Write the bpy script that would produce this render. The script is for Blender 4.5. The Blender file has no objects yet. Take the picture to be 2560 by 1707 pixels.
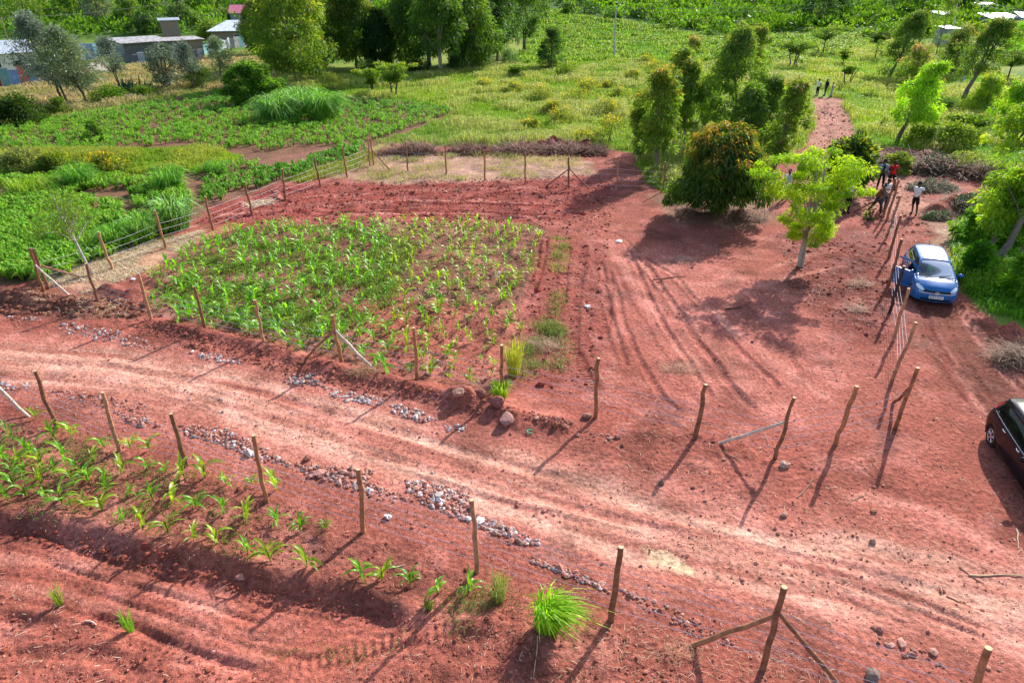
import bpy, bmesh, math, random
import numpy as np
from mathutils import Vector, Matrix

sc = bpy.context.scene
COL = sc.collection
R = random.Random(11)
rng = np.random.default_rng(11)

# ------------------------------------------------------------ camera
FPX, PITCH, ROLL, CAMZ = 1700.0, 0.4848, 0.01333, 10.89      # focal length in px of a 2560 px wide frame
cfw = np.array([0, math.cos(PITCH), -math.sin(PITCH)])
cr0 = np.array([1.0, 0, 0]); cd0 = np.array([0, -math.sin(PITCH), -math.cos(PITCH)])
crt = math.cos(ROLL) * cr0 + math.sin(ROLL) * cd0
cdn = -math.sin(ROLL) * cr0 + math.cos(ROLL) * cd0
CAMP = np.array([0, 0, CAMZ])
cam = bpy.data.objects.new('camera', bpy.data.cameras.new('camera'))
COL.objects.link(cam)
cam.matrix_world = Matrix(((crt[0], -cdn[0], -cfw[0], 0), (crt[1], -cdn[1], -cfw[1], 0),
                           (crt[2], -cdn[2], -cfw[2], CAMZ), (0, 0, 0, 1)))
cam.data.sensor_width = 36
cam.data.lens = FPX / 2560 * 36
cam.data.clip_end = 3000
sc.camera = cam

# ------------------------------------------------------------ sky, sun, exposure
SUN_AZ, SUN_EL = math.radians(53.5), math.radians(32.5)          # azimuth counted from +x
w = bpy.data.worlds.new('World'); sc.world = w; w.use_nodes = True
nt = w.node_tree
bg = nt.nodes['Background']
sky = nt.nodes.new('ShaderNodeTexSky'); sky.sky_type = 'NISHITA'; sky.sun_disc = False
sky.sun_elevation = SUN_EL; sky.sun_rotation = math.radians(90) - SUN_AZ
sky.air_density = 1.0; sky.dust_density = 1.5; sky.ozone_density = 1.0
nt.links.new(sky.outputs[0], bg.inputs[0]); bg.inputs[1].default_value = 0.15
sl = bpy.data.lights.new('sun', 'SUN'); sl.energy = 4.35; sl.angle = math.radians(0.6); sl.color = (1, 0.955, 0.88)
so = bpy.data.objects.new('sun', sl); COL.objects.link(so)
sd = Vector((math.cos(SUN_EL) * math.cos(SUN_AZ), math.cos(SUN_EL) * math.sin(SUN_AZ), math.sin(SUN_EL)))
so.rotation_euler = sd.to_track_quat('Z', 'Y').to_euler(); so.location = (40, 60, 60)
sc.view_settings.view_transform = 'Standard'; sc.view_settings.look = 'None'
sc.view_settings.exposure = 0.78; sc.view_settings.gamma = 1.0
sc.cycles.max_bounces = 6; sc.cycles.diffuse_bounces = 3; sc.cycles.transmission_bounces = 4
sc.cycles.transparent_max_bounces = 6; sc.cycles.use_denoising = True

# ------------------------------------------------------------ surveying helpers (photo of 2352 px width -> ground)
K = 2560 / 2352
def macro(x, y):
    y = np.asarray(y, float); x = np.asarray(x, float)
    q = np.clip(y - 135, 0, None)
    z = np.where(q < 150, 0.00085 * q * q, 0.00085 * 150 * 150 + (q - 150) * 0.255)
    q2 = np.clip(x - 70, 0, None)
    return z + 0.0012 * np.minimum(q2, 80) ** 2 * np.clip((y - 60) / 60, 0, 1)
def ray(x, y):
    u = (x * K - 1280) / FPX; v = (y * K - 853.5) / FPX
    return cfw + u * crt + v * cdn
def D(x, y, z=None):
    d = ray(x, y)
    if z is not None:
        t = (z - CAMZ) / d[2]; p = CAMP + t * d; return p
    lo, hi = 4.0, 600.0
    for _ in range(50):
        m = (lo + hi) / 2; p = CAMP + m * d
        if p[2] > macro(p[0], p[1]): lo = m
        else: hi = m
    p = CAMP + hi * d; p[2] = macro(p[0], p[1])
    return p
def proj(p):
    q = np.asarray(p, float) - CAMP; z = q @ cfw
    return ((q @ crt) / z * FPX + 1280) / K, ((q @ cdn) / z * FPX + 853.5) / K
def depth(p): return (np.asarray(p, float) - CAMP) @ cfw
def hgt(p, ytop):
    lo, hi = 0.0, 40.0
    for _ in range(40):
        m = (lo + hi) / 2
        if proj((p[0], p[1], p[2] + m))[1] > ytop: lo = m
        else: hi = m
    return hi
def wid(p, px): return px * K / FPX * depth(p)
def W2(pts): return np.array([D(*p)[:2] for p in pts])

# ------------------------------------------------------------ noise
def hash2(ix, iy, s):
    h = (ix.astype(np.int64) * 374761393 + iy.astype(np.int64) * 668265263 + s * 982451653) & 0x7fffffff
    h = (h ^ (h >> 13)) * 1274126177 & 0x7fffffff
    h = h ^ (h >> 16)
    return (h & 0xffff) / 65535.0
def vnoise(x, y, s=0):
    ix = np.floor(x); iy = np.floor(y); fx = x - ix; fy = y - iy
    fx = fx * fx * (3 - 2 * fx); fy = fy * fy * (3 - 2 * fy)
    a = hash2(ix, iy, s); b = hash2(ix + 1, iy, s); c = hash2(ix, iy + 1, s); d = hash2(ix + 1, iy + 1, s)
    return (a * (1 - fx) + b * fx) * (1 - fy) + (c * (1 - fx) + d * fx) * fy
def fbm(x, y, s=0, o=4):
    r = 0; a = 1; t = 0
    for k in range(o):
        r = r + a * vnoise(x * 2 ** k + 17.3 * k, y * 2 ** k - 9.1 * k, s + k); t += a; a *= 0.5
    return r / t
def sstep(a, b, x):
    t = np.clip((x - a) / (b - a), 0, 1); return t * t * (3 - 2 * t)
def segs(P, X, Y):
    """distance, signed side and arc length of points to a polyline"""
    best = np.full(X.shape, 1e9); side = np.zeros(X.shape); arc = np.zeros(X.shape); L = 0
    for a, b in zip(P[:-1], P[1:]):
        d = b - a; l = np.hypot(*d)
        if l < 1e-6: continue
        t = np.clip(((X - a[0]) * d[0] + (Y - a[1]) * d[1]) / l ** 2, 0, 1)
        dx = X - a[0] - t * d[0]; dy = Y - a[1] - t * d[1]
        q = np.hypot(dx, dy); m = q < best
        best = np.where(m, q, best); side = np.where(m, np.sign(d[0] * dy - d[1] * dx), side)
        arc = np.where(m, L + t * l, arc); L += l
    return best, side, arc, L
def smoothline(P, n=6):
    P = np.asarray(P, float)
    if len(P) < 3: return P
    E = np.vstack([2 * P[0] - P[1], P, 2 * P[-1] - P[-2]]); out = []
    for i in range(1, len(E) - 2):
        for k in range(n):
            t = k / n
            out.append(0.5 * ((2 * E[i]) + (E[i + 1] - E[i - 1]) * t + (2 * E[i - 1] - 5 * E[i] + 4 * E[i + 1] - E[i + 2]) * t * t
                              + (3 * E[i] - E[i - 1] - 3 * E[i + 1] + E[i + 2]) * t ** 3))
    out.append(P[-1]); return np.array(out)
def inside(P, X, Y):
    c = np.zeros(X.shape, bool); n = len(P)
    for i in range(n):
        x1, y1 = P[i]; x2, y2 = P[(i + 1) % n]
        if y1 == y2: continue
        m = ((y1 > Y) != (y2 > Y)) & (X < (x2 - x1) * (Y - y1) / (y2 - y1) + x1)
        c ^= m
    return c
def sdpoly(P, X, Y):
    d, _, _, _ = segs(np.vstack([P, P[:1]]), X, Y)
    return np.where(inside(P, X, Y), d, -d)
def sample_poly(P, n, fall=None):
    out = []; tot = 0; lo = P.min(0); hi = P.max(0)
    while tot < n:
        q = rng.uniform(lo, hi, (max(n * 3, 100), 2))
        q = q[inside(P, q[:, 0], q[:, 1])]
        if fall is not None: q = q[rng.random(len(q)) < np.clip(fall / np.maximum(q[:, 1], 1), 0, 1)]
        out.append(q); tot += len(q)
        if len(q) == 0 and len(out) > 50: break
    return np.vstack(out)[:n]

# ------------------------------------------------------------ mesh helpers
class Buf:
    def __init__(s): s.v = []; s.f = []; s.c = []; s.m = []; s.n = 0
    def add(s, v, f, c=None, mat=0):
        v = np.asarray(v, float).reshape(-1, 3); f = np.asarray(f, int)
        s.v.append(v); s.f.append(f + s.n); s.m.append(np.full(len(f), mat, int))
        if c is None: c = np.ones((len(v), 3))
        c = np.asarray(c, float)
        if c.ndim == 1: c = np.tile(c, (len(v), 1))
        s.c.append(c); s.n += len(v)
    def mesh(s, name, mats, smooth=False):
        me = bpy.data.meshes.new(name)
        if not s.v: return me
        V = np.vstack(s.v).astype(np.float32); C = np.vstack(s.c)
        me.vertices.add(len(V)); me.vertices.foreach_set('co', V.ravel())
        nl = sum(f.size for f in s.f); nf = sum(len(f) for f in s.f)
        loops = np.concatenate([f.ravel() for f in s.f]).astype(np.int32)
        tot = np.concatenate([np.full(len(f), f.shape[1]) for f in s.f]).astype(np.int32)
        me.loops.add(nl); me.loops.foreach_set('vertex_index', loops)
        me.polygons.add(nf)
        me.polygons.foreach_set('loop_start', (np.cumsum(tot) - tot).astype(np.int32))
        me.polygons.foreach_set('material_index', np.concatenate(s.m).astype(np.int32))
        me.polygons.foreach_set('use_smooth', np.full(nf, smooth))
        at = me.attributes.new('Col', 'FLOAT_COLOR', 'POINT')
        at.data.foreach_set('color', np.hstack([C, np.ones((len(C), 1))]).astype(np.float32).ravel())
        me.update(calc_edges=True)
        for m in (mats if isinstance(mats, (list, tuple)) else [mats]): me.materials.append(m)
        return me
    def obj(s, name, mats, parent=None, smooth=False, loc=None):
        o = bpy.data.objects.new(name, s.mesh(name, mats, smooth)); COL.objects.link(o)
        if parent is not None: o.parent = parent
        if loc is not None: o.location = loc
        return o
def tag(o, label, cat, group=None, kind=None):
    if label: o['label'] = label
    if cat: o['category'] = cat
    if group: o['group'] = group
    if kind: o['kind'] = kind
    return o
def thing(name, label, cat, loc=(0, 0, 0), rz=0.0, group=None):
    o = bpy.data.objects.new(name, None); COL.objects.link(o)
    o.empty_display_size = 0.2
    o.location = loc; o.rotation_euler = (0, 0, rz)
    return tag(o, label, cat, group)
def dup(o, loc, rz, s, label=None, group=None):
    r = o.copy(); COL.objects.link(r); r.location = loc; r.rotation_euler = (0, 0, rz); r.scale = (s, s, s)
    if label: r['label'] = label
    if group: r['group'] = group
    for ch in list(o.children):
        c = ch.copy(); COL.objects.link(c); c.parent = r
    return r
def tube(b, P, rad, seg=6, c=None, mat=0, cap=True, capmat=None, jit=0.0):
    P = np.asarray(P, float); n = len(P); rad = np.broadcast_to(rad, (n,)).astype(float)
    T = np.gradient(P, axis=0); T /= np.maximum(np.linalg.norm(T, axis=1, keepdims=True), 1e-9)
    up = np.array([0.0, 0, 1]) if abs(T[0][2]) < 0.9 else np.array([1.0, 0, 0])
    a = np.linspace(0, 2 * np.pi, seg, endpoint=False); V = []
    for i in range(n):
        s = np.cross(T[i], up); s /= max(np.linalg.norm(s), 1e-9); q = np.cross(s, T[i])
        rr = rad[i] * (1 + (rng.uniform(-jit, jit, seg) if jit else 0))
        V.append(P[i] + np.outer(np.cos(a) * rr, s) + np.outer(np.sin(a) * rr, q))
    V = np.vstack(V); F = []
    for i in range(n - 1):
        for k in range(seg):
            k2 = (k + 1) % seg
            F.append((i * seg + k, i * seg + k2, (i + 1) * seg + k2, (i + 1) * seg + k))
    b.add(V, F, c, mat)
    if cap:
        b.add(V[-seg:], [list(range(seg))], c, mat if capmat is None else capmat)
        b.add(V[:seg], [list(range(seg))[::-1]], c, mat)
def box(b, x0, x1, y0, y1, z0, z1, c=None, mat=0, M=None):
    v = np.array([(x, y, z) for z in (z0, z1) for y in (y0, y1) for x in (x0, x1)], float)
    if M is not None: v = np.array([tuple(M @ Vector(p)) for p in v])
    b.add(v, [(0, 2, 3, 1), (4, 5, 7, 6), (0, 1, 5, 4), (2, 6, 7, 3), (0, 4, 6, 2), (1, 3, 7, 5)], c, mat)
def norm(a): return a / np.maximum(np.linalg.norm(a, axis=-1, keepdims=True), 1e-9)
def leaves(b, C, d, L, Wd, col, bend=0.0, mat=0):
    """diamond leaves: base C, direction d"""
    n = len(C); d = norm(d); s = norm(np.cross(d, rng.normal(size=(n, 3))))
    L = np.broadcast_to(L, (n,))[:, None]; Wd = np.broadcast_to(Wd, (n,))[:, None]
    dn = np.array([0, 0, -1.0]) * L * bend
    V = np.stack([C, C + d * L * 0.45 + s * Wd / 2, C + d * L + dn, C + d * L * 0.45 - s * Wd / 2], 1).reshape(-1, 3)
    F = np.arange(4 * n).reshape(n, 4)
    b.add(V, F, np.repeat(np.broadcast_to(col, (n, 3)), 4, 0), mat)
def blades(b, C, d, H, Wd, col, droop=0.35):
    """grass blades, two segments each: C base, d horizontal lean (n,2), H length"""
    n = len(C); H = np.broadcast_to(H, (n,))[:, None]; Wd = np.broadcast_to(Wd, (n,))[:, None]
    d3 = np.hstack([d, np.zeros((n, 1))]); s = norm(np.hstack([-d[:, 1:2], d[:, 0:1], rng.normal(0, .2, (n, 1))]))
    up = np.array([0, 0, 1.0])
    dr_ = np.broadcast_to(droop, (n,))[:, None]
    m = C + d3 * H * 0.35 + up * H * 0.6
    t = C + d3 * H + up * H * (1 - dr_) * 0.9
    V = np.stack([C - s * Wd * .35, C + s * Wd * .35, m + s * Wd / 2, m - s * Wd / 2, t], 1).reshape(-1, 3)
    base = np.arange(n)[:, None] * 5
    cc = np.repeat(np.broadcast_to(col, (n, 3)), 5, 0)
    b.add(V, base + np.array([[0, 1, 2, 3]]), cc)
    b.f.append(base + np.array([[3, 2, 4]]) + b.n - len(V)); b.m.append(np.zeros(n, int))

# ------------------------------------------------------------ materials
def mat_new(name):
    m = bpy.data.materials.new(name); m.use_nodes = True
    return m, m.node_tree, m.node_tree.nodes['Principled BSDF']
def mat_plain(name, col, rough=0.7, metal=0.0, spec=0.4, noise=0.0, nscale=8.0, bump=0.0, coat=0.0):
    m, t, p = mat_new(name)
    p.inputs['Base Color'].default_value = (*col, 1); p.inputs['Roughness'].default_value = rough
    p.inputs['Metallic'].default_value = metal; p.inputs['Specular IOR Level'].default_value = spec
    p.inputs['Coat Weight'].default_value = coat; p.inputs['Coat Roughness'].default_value = 0.04
    if noise or bump:
        tc = t.nodes.new('ShaderNodeTexCoord'); nz = t.nodes.new('ShaderNodeTexNoise')
        nz.inputs['Scale'].default_value = nscale; nz.inputs['Detail'].default_value = 5
        t.links.new(tc.outputs['Object'], nz.inputs['Vector'])
        if noise:
            mx = t.nodes.new('ShaderNodeMix'); mx.data_type = 'RGBA'
            mx.inputs[6].default_value = (*[c * (1 - noise) for c in col], 1)
            mx.inputs[7].default_value = (*[min(1, c * (1 + noise)) for c in col], 1)
            rp = t.nodes.new('ShaderNodeMapRange'); rp.inputs[1].default_value = 0.3; rp.inputs[2].default_value = 0.7
            t.links.new(nz.outputs['Fac'], rp.inputs[0]); t.links.new(rp.outputs[0], mx.inputs[0])
            t.links.new(mx.outputs[2], p.inputs['Base Color'])
        if bump:
            bp = t.nodes.new('ShaderNodeBump'); bp.inputs['Strength'].default_value = bump; bp.inputs['Distance'].default_value = 0.02
            t.links.new(nz.outputs['Fac'], bp.inputs['Height']); t.links.new(bp.outputs[0], p.inputs['Normal'])
    return m
def mat_attr(name, rough=0.7, spec=0.3, trans=0.0, tint=(1, 1, 1), objvar=0.0, nscale=0, namp=0.0, bump=0.0):
    """colour from the mesh's own Col attribute; leaves also let light through"""
    m, t, p = mat_new(name)
    at = t.nodes.new('ShaderNodeAttribute'); at.attribute_name = 'Col'
    src = at.outputs['Color']
    if objvar:
        oi = t.nodes.new('ShaderNodeObjectInfo'); hs = t.nodes.new('ShaderNodeHueSaturation')
        mr = t.nodes.new('ShaderNodeMapRange'); mr.inputs[3].default_value = 1 - objvar; mr.inputs[4].default_value = 1 + objvar
        t.links.new(oi.outputs['Random'], mr.inputs[0]); t.links.new(mr.outputs[0], hs.inputs['Value'])
        t.links.new(src, hs.inputs['Color']); src = hs.outputs[0]
    if nscale:
        tc = t.nodes.new('ShaderNodeTexCoord'); nz = t.nodes.new('ShaderNodeTexNoise'); nz.inputs['Scale'].default_value = nscale
        nz.inputs['Detail'].default_value = 6
        t.links.new(tc.outputs['Object'], nz.inputs['Vector'])
        mr = t.nodes.new('ShaderNodeMapRange'); mr.inputs[1].default_value = 0.25; mr.inputs[2].default_value = 0.75
        mr.inputs[3].default_value = 1 - namp; mr.inputs[4].default_value = 1 + namp
        vm = t.nodes.new('ShaderNodeVectorMath'); vm.operation = 'SCALE'
        t.links.new(nz.outputs['Fac'], mr.inputs[0]); t.links.new(src, vm.inputs[0]); t.links.new(mr.outputs[0], vm.inputs['Scale'])
        src = vm.outputs[0]
        if bump:
            bp = t.nodes.new('ShaderNodeBump'); bp.inputs['Strength'].default_value = bump; bp.inputs['Distance'].default_value = 0.03
            t.links.new(nz.outputs['Fac'], bp.inputs['Height']); t.links.new(bp.outputs[0], p.inputs['Normal'])
    t.links.new(src, p.inputs['Base Color'])
    p.inputs['Roughness'].default_value = rough; p.inputs['Specular IOR Level'].default_value = spec
    if trans:
        tr = t.nodes.new('ShaderNodeBsdfTranslucent'); ms = t.nodes.new('ShaderNodeMixShader'); ms.inputs[0].default_value = trans
        vm = t.nodes.new('ShaderNodeVectorMath'); vm.operation = 'MULTIPLY'; vm.inputs[1].default_value = tint
        t.links.new(src, vm.inputs[0]); t.links.new(vm.outputs[0], tr.inputs['Color'])
        t.links.new(p.outputs[0], ms.inputs[1]); t.links.new(tr.outputs[0], ms.inputs[2])
        t.links.new(ms.outputs[0], t.nodes['Material Output'].inputs[0])
    return m
M_LEAF = mat_attr('leaf', 0.5, 0.25, 0.5, (1.6, 1.6, 0.6))
M_SILVER = mat_attr('silver_leaf', 0.4, 0.55, 0.25, (1.1, 1.15, 1.0))
M_GRASS = mat_attr('grass_blade', 0.55, 0.3, 0.42, (1.5, 1.5, 0.8))
M_MAIZE = mat_attr('maize_leaf', 0.36, 0.5, 0.48, (1.6, 1.6, 0.6), objvar=0.2)
M_STRAW = mat_attr('straw', 0.7, 0.25, 0.15, (1, 1, 1))
M_BARK = mat_attr('bark', 0.85, 0.2, 0, nscale=9, namp=0.35, bump=0.5)
M_STONE = mat_attr('stone', 0.9, 0.15, 0, nscale=11, namp=0.3, bump=0.4, objvar=0.18)
M_CLOD = mat_attr('clod', 0.95, 0.1, 0, nscale=14, namp=0.2, bump=0.5)
M_WOOD = mat_attr('post_wood', 0.75, 0.25, 0, nscale=7, namp=0.45, bump=0.4)
M_WIRE = mat_plain('galvanised_wire', (0.62, 0.56, 0.62), 0.6, 0.0, 0.2)
# ------------------------------------------------------------ the ground: one sheet
def axis_pts(lo, a, b, hi, st, g):
    out = list(np.arange(a, b, st)); x = b; s = st
    while x < hi: out.append(x); s += g * s; x += s
    x = a; s = st; left = []
    while x > lo: s += g * s; x -= s; left.append(x)
    return np.array(left[::-1] + out)
xs = axis_pts(-300, -12.5, 15.5, 300, 0.055, 0.011)
ys = axis_pts(-60, 6.0, 25.0, 480, 0.055, 0.0085)
GX, GY = np.meshgrid(xs, ys)
def wob(f, s, a): return (fbm(GX * f, GY * f, s, 3) - 0.5) * 2 * a
def window(P, pad):
    lo = P.min(0) - pad; hi = P.max(0) + pad
    i0, i1 = np.searchsorted(xs, [lo[0], hi[0]]); j0, j1 = np.searchsorted(ys, [lo[1], hi[1]])
    return slice(j0, j1), slice(i0, i1)
n1 = fbm(GX * .35, GY * .35, 1, 5); n2 = fbm(GX * 1.6, GY * 1.6, 2, 4); n3 = fbm(GX * 6, GY * 6, 3, 3); n4 = fbm(GX * .06, GY * .06, 4, 4)
HZ = macro(GX, GY) + (n1 - .5) * .16 * sstep(20, 60, GY) + (n2 - .5) * .05 + (n3 - .5) * .03
C_ = np.zeros(GX.shape + (3,))
def col(*c): return np.array(c, float)
def paint(mask, c):
    global C_
    C_ = C_ * (1 - mask[..., None]) + np.asarray(c) * mask[..., None]
# grass land first
g1 = sstep(.35, .65, fbm(GX * .11, GY * .11, 9, 4)); g2 = sstep(.42, .7, fbm(GX * .5, GY * .5, 12, 4))
base = col(.085, .17, .012) * (1 - g1[..., None]) + col(.19, .25, .022) * g1[..., None]
base = base * (1 - .45 * g2[..., None]) + col(.23, .19, .075) * .45 * g2[..., None]
paint(np.ones(GX.shape), base)
SOILN = .75 + .5 * n2[..., None]
RED = col(.295, .088, .061); PINK = col(.375, .125, .09); BROWN = col(.20, .075, .048); DARK = col(.15, .034, .024); TAN = col(.40, .25, .17)
def zone(P, c, soft, jit, f=.8, s=5, amt=1.0, pad=3.0):
    Pw = W2(P); sl = window(Pw, pad + jit + soft)
    X, Y = GX[sl], GY[sl]
    d = sdpoly(Pw, X, Y) + (fbm(X * f, Y * f, s, 4) - .5) * 2 * jit
    m = sstep(-soft, soft, d) * amt
    cc = np.asarray(c)
    if cc.ndim == 3: cc = cc[sl]
    C_[sl] = C_[sl] * (1 - m[..., None]) + cc * m[..., None]
    return sl, m
SOIL_MAIN = [(-500, 690), (0, 655), (80, 650), (170, 640), (430, 520), (460, 470), (640, 415), (850, 352), (880, 340), (1000, 338), (1150, 340), (1300, 335),
             (1450, 350), (1480, 400), (1530, 440), (1560, 470), (1650, 440), (1760, 400), (1850, 340), (1868, 300), (1878, 226), (1930, 224), (1952, 280),
             (1990, 340), (2080, 345), (2230, 355), (2280, 430), (2260, 490), (2185, 540), (2205, 670), (2290, 745), (2370, 800), (2800, 900),
             ]
Pm = []
for p in SOIL_MAIN:
    Pm.append(D(*p)[:2])
Pm += [np.array([40, 10]), np.array([40, -50]), np.array([-60, -50]), np.array([-60, 12])]
Pm = np.array(Pm)
d = sdpoly(Pm, GX, GY) + (fbm(GX * .7, GY * .7, 21, 4) - .5) * 2.0
msoil = sstep(-.25, .25, d)
soilc = RED * SOILN
paint(msoil, soilc)
FIELD = [(-300, 305), (0, 292), (330, 240), (520, 195), (640, 205), (800, 222), (960, 238), (1055, 258), (950, 300), (830, 350), (640, 418), (450, 505), (170, 640), (0, 655), (-400, 690)]
zone(FIELD, col(.17, .085, .05) * (.7 + .6 * n2[..., None]), .25, .5)
zone([(470, 420), (640, 360), (830, 320), (860, 345), (640, 418), (480, 470)], col(.22, .10, .068) * (.7 + .6 * n2[..., None]), .4, .6)
zone([(-40, 372), (150, 345), (450, 345), (545, 362), (500, 392), (200, 402), (-40, 415)], col(.09, .14, .02), .4, .6)
# middle maize bed
PLOT = [(335, 650), (430, 565), (560, 520), (800, 508), (1100, 508), (1255, 522), (1225, 640), (1200, 700), (1222, 790), (1160, 885), (1100, 905), (880, 862), (640, 792), (345, 722)]
zone(PLOT, col(.215, .088, .058) * (.65 + .7 * n2[..., None]), .2, .3)
zone([(800, 690), (1220, 700), (1200, 890), (1100, 900), (860, 850)], RED * 1.05 * SOILN, .8, .8)
# graded loose soil
zone([(450, 512), (480, 478), (640, 426), (900, 418), (1200, 414), (1420, 400), (1420, 440), (1290, 512), (1100, 508), (800, 508), (560, 520)], col(.25, .056, .04) * SOILN, .3, .5)
zone([(690, 402), (820, 362), (1000, 348), (1330, 362), (1370, 398), (1200, 414), (900, 424)], TAN * (.75 + .5 * n2[..., None]), .5, .9, amt=.75)
zone([(1240, 545), (1400, 560), (1400, 700), (1370, 900), (1230, 890), (1212, 700)], col(.25, .066, .047) * SOILN, .4, .4)
zone([(1400, 560), (1560, 560), (1760, 640), (1900, 700), (1960, 850), (1960, 960), (1750, 960), (1550, 900), (1450, 760)], col(.40, .13, .097) * (.8 + .4 * n2[..., None]), .8, .8, amt=.8)
zone([(1780, 540), (1960, 520), (2040, 560), (2040, 800), (1960, 800), (1850, 700)], col(.17, .043, .03) * SOILN, .6, .7, amt=.85)
zone([(2080, 560), (2150, 550), (2205, 690), (2350, 840), (2420, 1000), (2250, 960), (2120, 830)], col(.175, .055, .036) * SOILN, .4, .4, amt=.9)
zone([(2130, 500), (2215, 490), (2235, 560), (2190, 620), (2150, 570)], col(.36, .24, .16) * SOILN, .4, .6, amt=.7)
zone([(1875, 226), (1935, 224), (1965, 330), (2120, 420), (2140, 500), (1960, 470), (1830, 400), (1868, 300)], col(.36, .17, .12) * (.75 + .5 * n2[..., None]), .4, .6, amt=.8)
zone([(1480, 445), (1760, 440), (1790, 500), (1720, 530), (1560, 510)], col(.20, .12, .075) * SOILN, .5, .6, amt=.7)
zone([(90, 650), (230, 580), (400, 545), (470, 520), (480, 548), (330, 625), (200, 675)], col(.42, .27, .16) * (.6 + .8 * n2[..., None]), .35, .7, amt=.6)
zone([(-60, 660), (90, 655), (260, 680), (330, 730), (200, 735), (-60, 712)], col(.19, .075, .05) * SOILN, .3, .4)
# lower left graded strip and the bed above its bank
zone([(-60, 1230), (160, 1260), (460, 1330), (780, 1400), (960, 1440), (950, 1520), (600, 1568), (300, 1490), (-60, 1330)], col(.36, .105, .072) * (.8 + .4 * n2[..., None]), .3, .3)
zone([(-60, 940), (200, 1000), (600, 1140), (1080, 1310), (1050, 1350), (880, 1390), (590, 1310), (-60, 1170)], col(.26, .085, .06) * SOILN, .25, .3, amt=.8)
# compacted dirt road with its two paler wheel bands
ROADL = [(-260, 800), (0, 832), (300, 858), (600, 935), (900, 1028), (1200, 1120), (1500, 1215), (1900, 1310), (2400, 1410)]
rp = smoothline(W2(ROADL)); sl_ = window(rp, 4)
dr, sr, ar, _ = segs(rp, GX[sl_], GY[sl_])
dr = dr * np.where(sr == 0, 1, sr); jr = (fbm(GX[sl_] * .8, GY[sl_] * .8, 31, 4) - .5)
rs = fbm(ar * .25, dr * 3.2, 33, 4)
m = sstep(2.6, 1.3, np.abs(dr + jr * 1.6)) * .8
C_[sl_] = C_[sl_] * (1 - m[..., None]) + (col(.43, .155, .112) * (.8 + .4 * n2[sl_][..., None])) * m[..., None]
for off, wd_ in ((-.8, .3), (.75, .34), (0.05, .22)):
    m = sstep(wd_ + .35, wd_ * .3, np.abs(dr - off + jr * .9)) * sstep(.25, .6, rs) * .9
    C_[sl_] = C_[sl_] * (1 - m[..., None]) + (col(.57, .29, .21) * (.85 + .3 * n3[sl_][..., None])) * m[..., None]
    HZ[sl_] -= sstep(wd_ + .2, 0, np.abs(dr - off + jr * .4)) * .03
m = sstep(2.2, 1.0, np.abs(dr + jr)) * sstep(.45, .7, fbm(ar * .18, dr * 4.5, 36, 4)) * .35
C_[sl_] = C_[sl_] * (1 - m[..., None]) + col(.24, .07, .045) * m[..., None]
zone([(1490, 1262), (1545, 1268), (1612, 1330), (1560, 1322), (1500, 1290)], col(.62, .42, .26), .08, .25, f=2.5, amt=.9)
zone([(1050, 262), (1094, 240), (1102, 243), (1062, 272)], col(.38, .17, .11), .2, .2)
# dry patches in the meadow
for P, a in (([(920, 175), (1080, 170), (1040, 215), (930, 225)], .5), ([(1040, 270), (1440, 240), (1440, 320), (1200, 330), (960, 310)], .55), ([(0, 205), (160, 195), (170, 235), (0, 245)], .8),
             ([(300, 160), (480, 150), (470, 205), (330, 205)], .7), ([(1150, 205), (1420, 190), (1430, 235), (1150, 240)], .4), ([(1950, 180), (2120, 250), (2060, 320), (1960, 250)], .35)):
    zone(P, col(.40, .30, .17) * (.8 + .4 * n2[..., None]), .8, 1.5, f=.3, amt=a, pad=8)
zone([(1255, 30), (1480, 70), (1600, 90), (1420, 130), (1250, 130), (1240, 60)], col(.13, .26, .02), 2, 3, f=.2, amt=.7, pad=12)

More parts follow.
